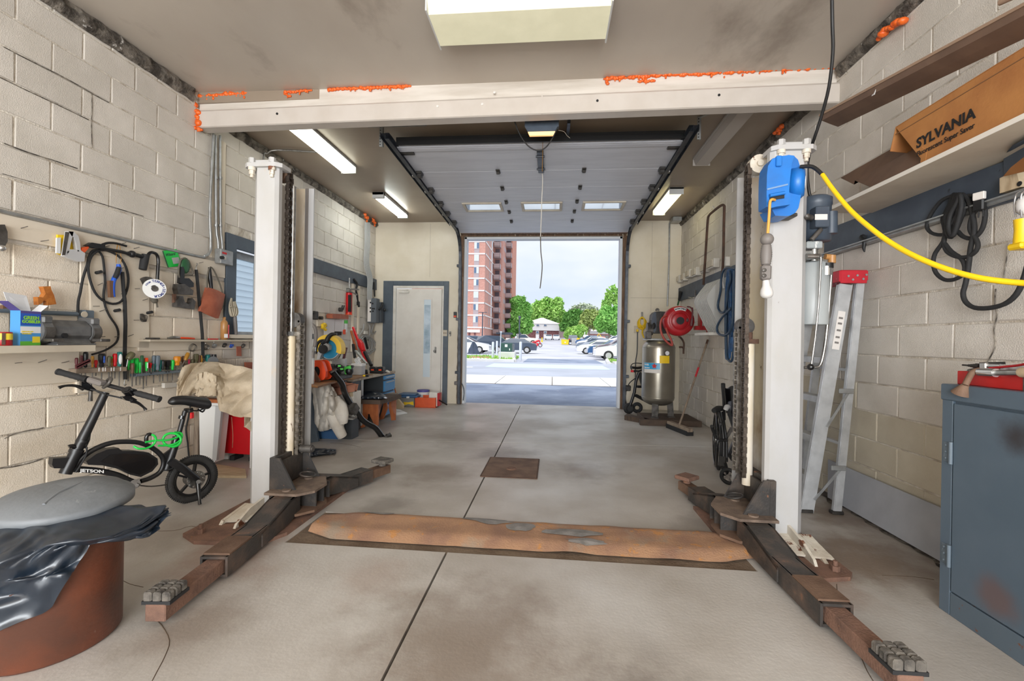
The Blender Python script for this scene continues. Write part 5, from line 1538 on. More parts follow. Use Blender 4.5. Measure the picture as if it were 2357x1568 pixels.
rr=random.Random(8)
for k in range(10):
 a=2*PI*k/10;mb=MB();mb.cyl(wc-wax*.056+(wx*math.cos(a)+wz*math.sin(a))*.05,wc-wax*.05+(wx*math.cos(a)+wz*math.sin(a))*.05,.009,n=8);part('disc_hole',mb,'chrome',wt)
 # tread blocks on the tyre
mb=MB()
for k in range(72):
 a=2*PI*k/72;d=wx*math.cos(a)+wz*math.sin(a)
 for s in(-1,1):
  mb.box(wc+d*(wr-.002)+wax*(s*.011),(.006,.010,.012),Quaternion(wax,-a).to_matrix()if False else None)
part('tread',mb,'tyre',wt,kind='stuff')
# front wheel, mostly behind the lidded drum
fc=P2(*[(a-b)*3.7339 for a,b in zip((98,1165),(0,820))]);fc.z=wr
ft=part('front_wheel',MB().tube([fc+(tB*math.cos(a)+V((0,0,math.sin(a))))*(wr-.024)for a in[2*PI*k/36 for k in range(36)]],.025,8,1,True),'tyre',t)
mb=MB();mb.tube([fc+(tB*math.cos(a)+V((0,0,math.sin(a))))*(wr-.052)for a in[2*PI*k/36 for k in range(36)]],.010,8,1,True)
mb.cyl(fc+nB*.04,fc-nB*.04,.03);part('rim',mb,'black_satin',ft)
# frame
mb=MB()
mb.tube([P2(640,950),P2(720,860),P2(830,790),P2(960,745),P2(1080,735),P2(1200,745),P2(1310,790),P2(1390,860),P2(1405,930),P2(1370,1000),P2(1290,1050),P2(1210,1075)],.0155,10,3)
mb.tube([P2(610,970),P2(720,975),P2(870,990),P2(1010,1025),P2(1110,1070),P2(1180,1095)],.019,10,3)
part('frame_tube',mb,'black_satin',t)
mb=MB();mb.prism([P2(740,905,YB0-.02),P2(830,840,YB0-.02),P2(930,800,YB0-.02),P2(1020,790,YB0-.02),P2(1050,815,YB0-.02),P2(1150,815,YB0-.02),P2(1280,830,YB0-.02),P2(1355,880,YB0-.02),P2(1360,930,YB0-.02),P2(1310,990,YB0-.02),P2(1210,1040,YB0-.02),P2(1120,1020,YB0-.02),P2(1020,970,YB0-.02),P2(880,940,YB0-.02),P2(760,935,YB0-.02)],nB*.07);part('battery_case',mb,'black_satin',t)
mb=MB();mb.prism([P2(870,905,YB0-.026),P2(950,850,YB0-.026),P2(1060,838,YB0-.026),P2(1260,848,YB0-.026),P2(1330,890,YB0-.026),P2(1330,930,YB0-.026),P2(1290,980,YB0-.026),P2(1200,1020,YB0-.026),P2(1120,1000,YB0-.026),P2(1010,945,YB0-.026)],nB*.006);part('side_cover',mb,'black_gloss',t)
# seat mast, saddle
mb=MB();mb.tube([P2(1430,985),P2(1500,780),P2(1545,640),P2(1590,470)],[.026,.024,.016,.015],12,2);part('seat_tube',mb,'black_satin',t)
mb=MB();mb.prism([P2(1400,820,YB0-.01),P2(1470,795,YB0-.01),P2(1500,720,YB0-.01),P2(1440,985,YB0-.01),P2(1390,985,YB0-.01)][:0]or[P2(1405,850,YB0-.01),P2(1510,770,YB0-.01),P2(1450,985,YB0-.01),P2(1395,985,YB0-.01)],nB*.02);part('gusset',mb,'black_satin',t)
mb=MB();mb.cyl(P2(1500,770),P2(1520,690),.026);mb.cyl(P2(1560,540),P2(1568,512),.022);part('clamp',mb,'black_gloss',t)
def saddle(u,v):
# u nose -> tail, v around
 x=1440+365*u
 zc=395-0*u
 w=.028+.062*(u**1.3)*(1-max(0,u-.9)*3)
 up=45-18*math.sin(u*PI)*0+(35*(max(0,u-.25)/.6)**2*(1-u)*2.2)
 a=2*PI*v
 e=min(1,math.sqrt(max(0,min(u,1-u)*9)))
 c=P2(x,398,YB0)
 h=(.030+.022*u)*e
 return c+nB*(w*e*math.cos(a))+V((0,0,h*math.sin(a)*(1.0 if math.sin(a)>0 else .8)+.012*math.sin(u*5)))
mb=MB();mb.sheet(saddle,28,22,0);part('saddle',mb,'black_satin',t)
mb=MB();mb.tube([P2(1600,460),P2(1690,470),P2(1755,450)],.005,6);mb.box(P2(1620,465),(.05,.04,.03),None,.005);mb.tube([P2(1700,455),P2(1740,480),P2(1760,455)],.006,6);part('saddle_rail',mb,'black_gloss',t)
mb=MB();mb.box(P2(1650,510),(.012,.03,.045),None,.004);part('tail_light',mb,'red',t)
# swing arm, kickstand, crank
mb=MB();mb.tube([P2(1465,900,YB0-.07),P2(1560,960,YB0-.08),P2(1660,1035,YB0-.08),P2(1700,1060,YB0-.08)],[.027,.028,.024,.02],10,3);part('chain_stay',mb,'black_satin',t)
mb=MB();k0=P2(1700,1080,YB0-.09);k1=FL(*c2(1718,1290));mb.tube([k0,k0.lerp(k1,.35),k0.lerp(k1,.7),k1+V((0,0,.012))],[.016,.014,.010,.012],8,2);mb.cyl(P2(1705,1080,YB0-.12),P2(1705,1080,YB0-.06),.014);part('kickstand',mb,'black_gloss',t)
mb=MB();mb.cyl(P2(1160,1100,YB0-.05),P2(1160,1100,YB0+.05),.03);mb.tube([P2(1190,1110,YB0-.06),P2(1300,1120,YB0-.03),P2(1430,1105,YB0-.01)],.005,6);mb.bar(P2(1170,1100,YB0-.05),P2(1195,1112,YB0-.06),.02);part('crank',mb,'tool_grey',t)
mb=MB();mb.tube([P2(1400,985,YB0-.06),P2(1470,970,YB0-.07),P2(1500,945,YB0-.07)],.004,5);part('brake_cable',mb,'black_rubber',t)
# head tube, stem, lamp, latch
mb=MB();mb.tube([P2(560,1010),P2(640,850),P2(660,810)],.032,14,1);mb.tube([P2(660,815),P2(720,690),P2(800,530),P2(905,310)],[.027,.027,.024,.023],14,1);mb.cyl(P2(650,830),P2(664,800),.037);mb.cyl(P2(702,742),P2(712,722),.033)
part('stem',mb,'black_satin',t)
mb=MB();mb.prism([P2(455,880,YB0-.02),P2(600,872,YB0-.02),P2(600,950,YB0-.02),P2(540,965,YB0-.02),P2(465,965,YB0-.02),P2(448,935,YB0-.02)],nB*.06);part('headlamp',mb,'black_satin',t)
mb=MB();mb.prism([P2(720,790,YB0-.02),P2(760,670,YB0-.02),P2(782,665,YB0-.02),P2(775,720,YB0-.02),P2(740,795,YB0-.02)],nB*.03);mb.tube([P2(590,780,YB0-.01),P2(620,772,YB0-.01),P2(660,790,YB0-.01)],.012,8,2);part('fold_latch',mb,'black_gloss',t)
# bar, grips, levers, display, cables
HL,HR=P2(505,135,YB0+.26),P2(1365,370,YB0-.27)
def hb(s):return HL.lerp(HR,s)
mb=MB();mb.cyl(hb(.05),hb(.95),.0135,n=12);part('handlebar',mb,'black_satin',t)
for a,b in((0,.24),(.78,1)):
 mb=MB();d=(HR-HL).normalized();n=9
 mb.tube([hb(a+(b-a)*k/n)for k in range(n+1)],[.0185+.0015*(k%2)for k in range(n+1)],12,1);mb.cyl(hb(a if a==0 else b)-d*.006,hb(a if a==0 else b)+d*.006,.021);part('grip',mb,'black_rubber',t)
for s in(.26,.73):
 mb=MB();d=(HR-HL).normalized();mb.cyl(hb(s)-d*.016,hb(s)+d*.016,.022,n=12);part('lever_clamp',mb,'black_satin',t)
mb=MB();q=hb(.40);mb.box(q+V((0,-.015,.01)),(.1,.05,.035),Matrix.Rotation(.25,3,'Y'),.008);part('display',mb,'grey_plastic',t)
mb=MB();mb.tube([P2(890,270,YB0+.04),P2(930,240,YB0-.03),P2(955,200,YB0-.03),P2(945,190,YB0+.0),P2(912,225,YB0+.05),P2(895,265,YB0+.13)],.010,8,3);part('bar_hook',mb,'tool_grey',t)
mb=MB();q=P2(1120,298,YB0-.12);mb.cyl(q+V((0,.0,-.02)),q+V((.005,-.03,.01)),.027,n=18);mb.cyl(q+V((.005,-.03,.01)),q+V((.006,-.034,.013)),.015,n=12);part('bell',mb,'black_gloss',t)
mb=MB();mb.prism([P2(700,215,YB0+.13),P2(760,230,YB0+.13),P2(830,290,YB0+.13),P2(790,305,YB0+.13),P2(700,280,YB0+.13)],nB*.03);mb.tube([P2(720,285,YB0+.13),P2(650,255,YB0+.13),P2(560,255,YB0+.13),P2(505,272,YB0+.13)],[.012,.009,.007,.011],8,3);part('brake_lever',mb,'black_gloss',t)
mb=MB();mb.prism([P2(1050,350,YB0-.16),P2(1120,340,YB0-.16),P2(1180,375,YB0-.16),P2(1150,398,YB0-.16),P2(1080,380,YB0-.16)],nB*.03);mb.tube([P2(1130,385,YB0-.17),P2(1185,402,YB0-.17),P2(1235,440,YB0-.17),P2(1252,462,YB0-.17)],[.012,.009,.007,.011],8,3);part('brake_lever',mb,'black_gloss',t)
mb=MB();mb.tube([P2(830,300,YB0+.04),P2(880,325,YB0+.0),P2(930,335,YB0-.03),P2(1000,350,YB0-.10),P2(1060,365,YB0-.13)],.005,6,3);mb.tube([P2(780,285,YB0+.05),P2(850,305,YB0+.0),P2(910,330,YB0-.03)],.005,6,3);mb.tube([P2(745,780,YB0-.03),P2(740,850,YB0-.03),P2(690,940,YB0-.03),P2(650,1000,YB0-.03)],.005,6,3);part('brake_cable',mb,'black_rubber',t)
pa,pb=P2(715,985,YB0-.024),P2(870,993,YB0-.024)
text('lettering','JETSON','print_white',t,pa.lerp(pb,.5)+V((0,0,.0)),pb-pa,V((0,0,1)),.026,bold=.0008,sx=1.35)
rr=random.Random(3)
# green cable lock on the frame
t=thing('cable_lock','bright green coiled cable lock wound round the bike seat tube','bike lock',P2(1480,790,YB0-.05))
mb=MB()
mb.tube([P2(1150,775,YB0-.04),P2(1190,795,YB0-.06),P2(1260,792,YB0-.06),P2(1320,760,YB0-.05),P2(1340,710,YB0-.05),P2(1320,680,YB0-.05),P2(1285,675,YB0-.04)],.007,8,3)
mb.tube([P2(1250,740,YB0-.05),P2(1340,725,YB0-.05),P2(1440,722,YB0-.06),P2(1520,700,YB0-.05),P2(1560,670,YB0-.03)],.007,8,3)
c=P2(1478,715,YB0-.03)
mb.tube([c+V((.022*math.cos(a)*1+.0,-.03*math.sin(a*1.0)-.012*k/9,.0))*0+V((math.cos(a)*.021*(1+.012*k),-.035,math.sin(a)*.017*(1+.012*k)))for k,a in[(k,2*PI*k/12)for k in range(26)]][:0]or[P2(1478+78*math.cos(a),715+58*math.sin(a)+3*k/9,YB0-.045-.012*math.sin(a+1))for k,a in[(k,2*PI*k/12)for k in range(28)]],.007,8,2)
mb.tube([P2(1360,770,YB0-.05),P2(1430,768,YB0-.05),P2(1500,755,YB0-.06),P2(1555,715,YB0-.05),P2(1560,665,YB0-.03),P2(1500,655,YB0-.03)],.007,8,3)
part('cable',mb,'green_bright',t)
mb=MB();mb.tube([P2(1258,730,YB0-.04),P2(1258,700,YB0-.04),P2(1272,675,YB0-.04),P2(1295,672,YB0-.04)],.012,8,2);part('lock_head',mb,'black_gloss',t)
# --- big drum with lid and bag
dc,dr,dh=V((-1.965,1.605,0)),.213,.44
def on_drum(px,py,r):
 d=ray(px,py)
 a=d.x**2+d.y**2;b=2*(d.x*(CAM.x-dc.x)+d.y*(CAM.y-dc.y));c=(CAM.x-dc.x)**2+(CAM.y-dc.y)**2-r*r
 q=b*b-4*a*c
 k=(-b-math.sqrt(q))/(2*a)if q>0 else-b/(2*a)
 return CAM+d*k
t=thing('drum','large rust brown fibre drum standing in the near corner by the bike','drum',dc)
mb=MB();mb.lathe(dc,[(0,0),(dr-.01,0),(dr,.012),(dr,dh-.03),(dr+.006,dh-.02),(dr+.006,dh),(dr-.012,dh),(dr-.012,.03),(0,.03)],56);part('body',mb,'drum_brown',t)
lc=V((-2.055,1.715,.515));lr=.232
def lidp(rad,a,z):
 return lc+V((rad*math.cos(a),rad*math.sin(a),z+.012*math.cos(a-2.4)*rad/lr))
t=thing('dome_cover','dusty grey domed plastic lid with a broken edge lying on the brown drum','lid',lc-V((0,0,.03)))
prof=[(.001,.05),(.08,.05),(.14,.043),(.19,.028),(.215,.014),(lr-.006,.008),(lr,.002),(lr,-.026),(lr-.006,-.028),(lr-.008,-.004),(.16,.02),(.001,.03)]
mb=MB();n=64
vs=[lidp(r_,2*PI*k/n,z_+(.006*max(0,math.cos((2*PI*k/n-1.2)*1))if .05<r_<.2 else 0))for r_,z_ in prof for k in range(n)]
mb.add(vs,[(i*n+k,i*n+(k+1)%n,(i+1)*n+(k+1)%n,(i+1)*n+k)for i in range(len(prof)-1)for k in range(n)],True);part('shell',mb,'lid_grey',t)
mb=MB();mb.tube([lidp(r_,a,z)for r_,a,z in((.21,1.9,.018),(.14,1.7,.043),(.05,1.1,.05),(.07,-.9,.05),(.16,-1.05,.037))],.006,6,4);part('moulded_ridge',mb,'lid_grey',t)
mb=MB()
for a,w,hh in((-1.95,.05,.010),(-1.83,.12,.014),(-1.73,.05,.008)):
 mb.box(lidp(lr+.001,a,-.006),(w*.5,.008,hh),a+PI/2)
part('broken_gap',mb,'black',t)
# loose bin bag between drum and lid
rimA=[a for a in(-2.7,-2.35,-2.0,-1.7,-1.4,-1.1,-.8,-.5,-.2,.15)]
low=[(-260,1500),(-120,1475),(0,1443),(120,1380),(165,1318),(205,1240),(268,1236),(312,1232),(362,1212),(380,1188)]
rad=[.03,.03,.03,.03,.03,.04,.06,.10,.14,.16]
lowp=[]
for(px,py),r_ in zip(low,rad):
 lowp.append(on_drum(px,py,dr+r_))
def lerp_list(L,u):
 k=u*(len(L)-1);i=min(len(L)-2,int(k));return L[i].lerp(L[i+1],k-i)
topp=[lidp(lr-.012,a,-.02)for a in rimA]
midp=[]
for i,(a,b)in enumerate(zip(topp,lowp)):
 m=a.lerp(b,.35);o=V((m.x-dc.x,m.y-dc.y,0));L_=o.length
 want=dr+.03+(.035 if i<6 else .09)
 m+=o.normalized()*max(0,want-L_)
 midp.append(m)
def bag(u,v):
 T,Mi,B=lerp_list(topp,u),lerp_list(midp,u),lerp_list(lowp,u)
 p=T.lerp(Mi,v/.35)if v<.35 else Mi.lerp(B,(v-.35)/.65)
 # long creases fanning down from the rim, each side of a crease nearly flat
 def tri(x):x=x%1.0;return abs(2*x-1)
 w=.9*noise.noise(V((u*3.1,v*2.3,.7)))
 k=.6*tri(u*5.3+v*1.1+w)+.4*tri(u*3.1-v*2.4+1.4*w+.3)+.22*tri(u*9+v*6+2*w)
 o=V((p.x-dc.x,p.y-dc.y,.15)).normalized()
 return p+o*(.055*(k-.4))*min(1,v*4)+V((0,0,-.03*tri(u*4.1+w)*v))
mb=MB();mb.sheet(bag,110,44,.002,True)
solo('bin_bag',mb,'bag_film','shiny black plastic bin bag hanging over the brown drum under its lid','bag')
# --- far window-side corner: bench, saw, stools, panel
c5=Z(700,640,6.0318)
c6=Z(700,820,6.5333)
def P5(x,y,Y):return AT(*c5(x,y),Y)
def P6(x,y,Y):return AT(*c6(x,y),Y)
def plate(pts,Y,d,f=None):
 mb=MB();mb.prism([AT(*(f(x,y)if f else(x,y)),Y)for x,y in pts],(0,d,0));return mb
 # grey blue rail on the wall
mb=MB();za,zb=LW(740,632).z,LW(740,606).z;mb.bb((XL+.001,5.62,2.142),(XL+.035,YB-.005,2.345),.004)
t=solo('wall_rail',mb,'grey_blue_dark','long grey blue board on the wall running to the electrical panel corner','board')
# white upright battens
for i,(px,y0_,y1_)in enumerate(((808,652,810),(822,658,770),(712,625,735))):
 mb=MB();a,b=LW(px,y1_,.0),LW(px,y0_,.0);mb.bb((XL+.001,a.y-.03,a.z),(XL+.03,a.y+.03,b.z),.003)
 solo('batten',mb,'cream_board',('tall white batten below the red caulking gun','white batten between the caulking gun and the electrical panel','white batten just beside the far flange of the lift post')[i],'batten')
 # electrical panel
y0e,y1e=LW(843,700).y-.02,8.22
zt,zb=LW(846,684,.12).z,LW(846,742,.12).z
ym=y0e+(y1e-y0e)*.55
t=thing('electrical_panel','grey electrical panel with switch box beside the side door','electrical panel',(XL,(y0e+y1e)/2,zb))
mb=MB();mb.bb((XL+.036,y0e,zb),(XL+.20,ym,zt),.006);part('panel_box',mb,'elec_grey',t)
mb=MB();mb.bb((XL+.036,ym+.01,zb+.01),(XL+.23,y1e,zt-.06),.006);o=part('disconnect_box',mb,'elec_side',t)
mb=MB();mb.tube([V((XL+.235,y1e-.25,zb+.24)),V((XL+.26,y1e-.2,zb+.3)),V((XL+.26,y1e-.16,zb+.38))],.018,8);mb.ball(V((XL+.28,y1e-.1,zt-.2)),.03);part('lever',mb,'black',t)
mb=MB()
for k,(dx,dz)in enumerate(((.03,.82),(.07,.78),(.03,.6),(.07,.57),(.10,.57),(.03,.45),(.08,.47))):
 mb.cyl((XL+.06+dx,y0e-.003,zb+(zt-zb)*dz),(XL+.06+dx,y0e+.002,zb+(zt-zb)*dz),.016,n=10)
part('knockouts',mb,'print_black',t,kind='stuff')
mb=MB();mb.bb((XL+.036,y0e-.002,zb+.02),(XL+.10,y0e,zt-.02));part('side_label',mb,'label_white',t)
# bundle of cables from the ceiling gap
t=thing('cable_bundle','bundle of grey cables running down the wall from the orange foam into the panel','cables',LW(852,684,.1))
for k in range(6):
 d=k*2.2
 mb=MB();mb.tube([LW(840+d,512,.05),LW(840+d,560,.04),LW(838+d,605,.04),LW(846+d,640,.07),LW(846+d*.9,665,.09),LW(846+d*.9,690,.1)],.0085,6,4);part('cable',mb,'grey_light',t)
 # wires below the panel
t=thing('wire_coil','coil of grey cable hung below the electrical panel','wire',LW(*c5(880,1000),.03))
mb=MB();rr=random.Random(5)
for k in range(7):
 cx,cy,rx,ry=865+rr.uniform(-25,35),930+rr.uniform(-15,25),rr.uniform(60,110),rr.uniform(95,125)
 mb.tube([LW(*c5(cx+rx*math.cos(a),cy+ry*math.sin(a)),.03)for a in[2*PI*j/14 for j in range(14)]],.009,6,2,True)
mb.tube([LW(*c5(830,640),.03),LW(*c5(815,730),.03),LW(*c5(760,800),.03)],.01,6,3);mb.tube([LW(*c5(900,650),.03),LW(*c5(915,700),.03),LW(*c5(910,800),.03)],.01,6,3);mb.tube([LW(*c5(975,630),.03),LW(*c5(935,740),.03),LW(*c5(960,780),.03),LW(*c5(1005,735),.03),LW(*c5(1020,800),.03),LW(*c5(1005,1050),.03)],.011,6,3)
part('cable',mb,'grey_light',t)
mb=MB();mb.tube(lw(c5,[(845,830),(860,900),(880,980)],.06),.022,8,2);part('black_plug',mb,'black',t)
mb=MB();p=LW(*c5(850,760),.026);mb.box(p,(.05,.14,.06),None,.005);solo('junction_box',mb,'white_paint','small white junction box below the electrical panel','junction box')
# caulking gun and cords on hooks
t=thing('caulking_gun','red caulking gun with chrome trigger hanging on the wall','caulking gun',P5(622,510,6.8))
Yc=LW(806,700,.06).y
mb=MB();mb.cyl(P5(625,208,Yc),P5(620,500,Yc),.05,n=14);part('barrel',mb,'red',t)
mb=MB();a,b=P5(634,235,Yc-.04),P5(632,470,Yc-.04);mb.bar(a,b,.045,.03);part('cartridge',mb,'print_black',t)
mb=MB();mb.cyl(P5(620,490,Yc),P5(620,512,Yc),.055,n=14);part('nose_cap',mb,'orange_plastic',t)
mb=MB();mb.cyl(P5(628,0,Yc),P5(628,200,Yc),.012,n=8);mb.box(P5(615,175,Yc),(.1,.06,.08),None,.012);mb.tube([P5(640,160,Yc-.02),P5(700,158,Yc-.02),P5(765,160,Yc-.02)],.014,8);mb.tube([P5(650,195,Yc),P5(700,215,Yc),P5(735,235,Yc)],.013,8);part('trigger',mb,'steel',t)
mb=MB();mb.tube([LW(*c5(690,20),.05),LW(*c5(735,80),.06),LW(*c5(720,170),.06),LW(*c5(735,240),.06),LW(*c5(745,310),.06),LW(*c5(762,400),.06)],[.02,.02,.014,.02,.014,.02],8,3);mb.box(LW(*c5(752,355),.06),(.04,.06,.07),None,.008)
solo('hung_lead',mb,'black','black knotted cord hanging from the grey blue board beside the caulking gun','cord')
mb=MB();mb.tube([LW(*c5(972,60),.05),LW(*c5(974,150),.06),LW(*c5(978,260),.06)],.014,6,2);solo('hung_lead',mb,'black','short black cord hanging above the electrical switch box','cord')
# papers, labels, small things on the wall
t=thing('paper_sheet','two white papers pinned to the wall above the mitre saw','paper',LW(*c5(410,790)))
mb=plateL([(272,570),(425,575),(418,745),(410,795),(275,790)],.03,.002,c5);part('sheet',mb,'white_paper',t)
mb=plateL([(430,578),(550,585),(552,745),(425,742)],.035,.002,c5);part('sheet',mb,'white_paper',t)
mb=plateL([(412,742),(520,748),(516,795),(450,800)],.028,.002,c5);part('dark_label',mb,'print_black',t)
mb=plateL([(305,515),(320,495),(440,500),(535,515),(535,570),(310,560)],.03,.10,c5);solo('wood_block',mb,'leather','rough reddish wood offcut fixed above the white papers','wood block')
t=thing('sleeve_tag','small hanging packet with green and orange ends beside the papers','packet',LW(*c5(575,760),.03))
mb=plateL([(560,590),(595,590),(590,755),(560,750)],.03,.01,c5);part('card',mb,'white_paper',t)
mb=plateL([(558,588),(596,588),(596,635),(558,632)],.032,.012,c5);part('green_end',mb,'green_tool',t)
mb=plateL([(540,720),(568,715),(566,785),(540,780)],.04,.012,c5);part('orange_end',mb,'orange_plastic',t)
mb=plateL([(165,490),(268,495),(262,675),(168,672)],.002,.025,c5);t=solo('mounting_plate',mb,'cream_board','cream wooden plate with a dark knob on the wall above the saw','plate')
mb=MB();p=LW(*c5(212,555),.03);mb.cyl(p,p+V((.05,0,0)),.025,n=10);part('knob',mb,'dark_metal',t)
mb=MB();mb.tube(lw(c5,[(250,700),(275,640),(300,660),(270,690),(300,720)],.05),.022,8,3);mb.tube(lw(c5,[(250,655),(290,650)],.05),.02,8);solo('plastic_clamp',mb,'yellow','yellow plastic clamp hanging on the wall beside the papers','clamp')
mb=MB();mb.tube(lw(c5,[(85,495),(150,490),(150,570)],.06),.018,8,2);mb.box(LW(*c5(150,520),.06),(.06,.1,.12),None,.01);solo('wall_bracket',mb,'dark_metal','small dark steel bracket on the wall just beyond the lift post','bracket')
mb=MB();p=LW(*c5(487,440),.03);mb.cyl(p,p+V((.05,0,0)),.035,n=10);mb.tube([p+V((.05,-.03,0)),p+V((.07,-.03,.07))],.01,6);mb.tube([p+V((.05,.03,0)),p+V((.07,.03,.07))],.01,6);solo('wall_hook',mb,'dark_metal','small dark double hook on the wall above the papers','hook')
# desk with blue drawers
DZ=.70;DX=-2.48;dy0,dy1=5.38,6.9
t=thing('steel_desk','grey steel desk with blue drawers along the wall in the far corner','desk',(-2.9,6.0,0))
mb=MB();mb.bb((XL+.05,dy0,DZ-.035),(DX,dy1,DZ),.004);part('top',mb,'bench_top',t)
mb=MB();mb.bb((XL+.06,dy0+.02,.03),(DX-.03,dy0+.32,DZ-.035),.004);part('pedestal',mb,'bench_dark',t)
mb=MB();mb.bb((XL+.06,dy1-.48,.03),(DX-.02,dy1-.02,DZ-.035),.004);p2=part('pedestal',mb,'bench_dark',t)
mb=MB();mb.bb((DX-.045,dy0+.31,.06),(DX-.015,dy0+.35,DZ-.035));part('leg_edge',mb,'grey_light',t)
for z0_,z1_ in((.60,.655),(.42,.58),(.24,.40),(.06,.22)):
 mb=MB();mb.bb((DX-.03,dy1-.46,z0_),(DX+.006,dy1-.04,z1_),.004);d_=part('drawer',mb,'drawer_blue',t)
 mb=MB();mb.bb((DX+.004,dy1-.40,z1_-.03),(DX+.02,dy1-.1,z1_-.015),.002);part('handle',mb,'grey_light',d_)
mb=MB();mb.bb((XL+.06,dy0+.3,.1),(XL+.09,dy1-.45,DZ-.04));part('back_panel',mb,'bench_dark',t)
# plywood table in front of it
PZ=.735
t=thing('plywood_bench','rough plywood bench top carrying the saw and the orange cord reel','bench',(-2.9,4.9,0))
q=[FL(*c6(85,440),PZ),FL(*c6(205,450),PZ),FL(*c6(930,300),PZ),FL(*c6(930,270),PZ)]
pts=[V((XL+.03,4.42,PZ)),V((-2.66,4.42,PZ)),q[1],V((-2.46,5.26,PZ)),V((XL+.03,5.28,PZ))]
mb=MB();mb.prism([p-V((0,0,.02))for p in pts],(0,0,.02));part('top',mb,'wood',t)
for x,y in((XL+.1,4.5),(-2.72,4.55),(XL+.1,5.2),(-2.55,5.2)):
 mb=MB();mb.bb((x,y,0),(x+.05,y+.05,PZ-.02),.004);part('leg',mb,'bench_dark',t)
 # loose plywood sheet lapping on to the desk
mb=MB();mb.prism([P for P in(V((-2.95,5.32,DZ)),V((-2.44,5.32,DZ)),V((-2.50,6.05,DZ)),V((-2.75,6.05,DZ)))],(0,0,.012));solo('plywood_sheet',mb,'wood','thin plywood offcut lying on the steel desk','board')
# mitre saw
YS_=5.0
t=thing('mitre_saw','yellow mitre saw with blue blade and black handle on the plywood bench','saw',P5(400,1180,YS_))
bc=P5(355,985,YS_)
br=abs(P5(355,1150,YS_).z-bc.z)
mb=MB();mb.cyl(bc+V((0,.0,0)),bc+V((0,.006,0)),br,n=36)
for k in range(36):
 a=2*PI*k/36;d=V((math.cos(a),0,math.sin(a)));mb.box(bc+d*br+V((0,.003,0)),(.014,.005,.014),Matrix.Rotation(-a,3,'Y'))
part('blade',mb,'blade_steel',t)
mb=MB();mb.cyl(bc+V((0,-.008,0)),bc+V((0,-.003,0)),br*.82,n=36);part('blade_print',mb,'saw_blue',t)
mb=MB();mb.cyl(bc+V((0,-.004,0)),bc+V((0,0,0)),br*.855,n=36);mb2=part('blade_ring',mb,'white_paper',t)
def arc(c,r,a0,a1,n):return[(c.x+r*math.cos(a0+(a1-a0)*k/n),c.z+r*math.sin(a0+(a1-a0)*k/n))for k in range(n+1)]
o_=arc(bc,br*1.2,math.radians(-20),math.radians(195),22);i_=arc(bc,br*.78,math.radians(195),math.radians(-20),22)
mb=MB();n=len(o_)
vs=[V((x,bc.y-.05,z))for x,z in o_+i_];vb=[v+V((0,.11,0))for v in vs]
fs=[(k,k+1,2*n-2-k,2*n-1-k)for k in range(n-1)]
mb.add(vs,fs);mb.add(vb,[tuple(reversed(f))for f in fs]);m_=2*n
mb.add(vs+vb,[(k,(k+1)%m_,m_+(k+1)%m_,m_+k)for k in range(m_)])
part('blade_guard',mb,'saw_yellow',t)
mb=MB();mb.cyl(P5(262,990,YS_-.12),P5(262,990,YS_-.02),.052,n=20);mb.cyl(P5(262,990,YS_-.125),P5(262,990,YS_-.12),.035,n=16);part('motor',mb,'black_rubber',t)
mb=MB();mb.prism([P5(240,905,YS_-.08),P5(300,900,YS_-.08),P5(350,940,YS_-.08),P5(345,1000,YS_-.08),P5(240,1060,YS_-.08),P5(215,1130,YS_-.08),P5(175,1130,YS_-.08),P5(200,1000,YS_-.08)],(0,.06,0));part('gear_case',mb,'grey_light',t)
mb=MB();mb.tube([P5(250,920,YS_-.06),P5(310,880,YS_-.06),P5(340,820,YS_-.06),P5(390,782,YS_-.06),P5(455,778,YS_-.06)],[.024,.03,.026,.022,.014],10,3);mb.tube([P5(310,870,YS_-.05),P5(220,880,YS_-.05),P5(175,940,YS_-.05),P5(160,1050,YS_-.05)],.018,8,3);part('handle',mb,'black_satin',t)
mb=MB();a=P5(330,1240,YS_);mb.bb((a.x-.17,YS_-.15,PZ),(a.x+.22,YS_+.18,PZ+.05),.01);mb.bb((a.x-.02,YS_-.03,PZ+.05),(a.x+.06,YS_+.05,PZ+.14),.01);part('base',mb,'dark_metal',t)
# orange cord reel
YO=4.62
t=thing('cord_reel','orange plastic cord reel standing on the plywood bench edge','cord reel',P5(190,1440,YO))
out=[(60,1180),(140,1142),(240,1145),(265,1190),(300,1300),(292,1400),(250,1425),(110,1430),(60,1420)]
hole=[(215,1300+0)]
mb=MB()
oc=P5(170,1300,YO)
n=24
def poly_at(a):
# radial hit of outline
 d=V((math.cos(a),0,math.sin(a)));best=.05
 P=[P5(x,y,YO)for x,y in out]
 for p,q in zip(P,P[1:]+P[:1]):
  e=q-p;den=d.x*e.z-d.z*e.x
  if abs(den)<1e-9:continue
  w=p-oc;s_=(w.x*e.z-w.z*e.x)/den;u_=(w.x*d.z-w.z*d.x)/den
  if s_>0 and-.001<=u_<=1.001:best=max(best,s_)
 return oc+d*best
R_=[poly_at(2*PI*k/n)for k in range(n)];I_=[oc+V((math.cos(2*PI*k/n)*.04,0,math.sin(2*PI*k/n)*.055))for k in range(n)]
vs=R_+I_;vb=[v+V((0,.05,0))for v in vs]
mb.add(vs,[(k,(k+1)%n,n+(k+1)%n,n+k)for k in range(n)]);mb.add(vb,[(n+k,n+(k+1)%n,(k+1)%n,k)for k in range(n)])
mb.add(R_+[v+V((0,.05,0))for v in R_],[(k,n+k,n+(k+1)%n,(k+1)%n)for k in range(n)]);mb.add(I_+[v+V((0,.05,0))for v in I_],[(k,(k+1)%n,n+(k+1)%n,n+k)for k in range(n)])
part('frame',mb,'orange_plastic',t)
mb=MB();mb.cyl(oc+V((0,.02,0)),oc+V((0,.14,0)),.052,n=18);part('wound_cord',mb,'black_rubber',t)
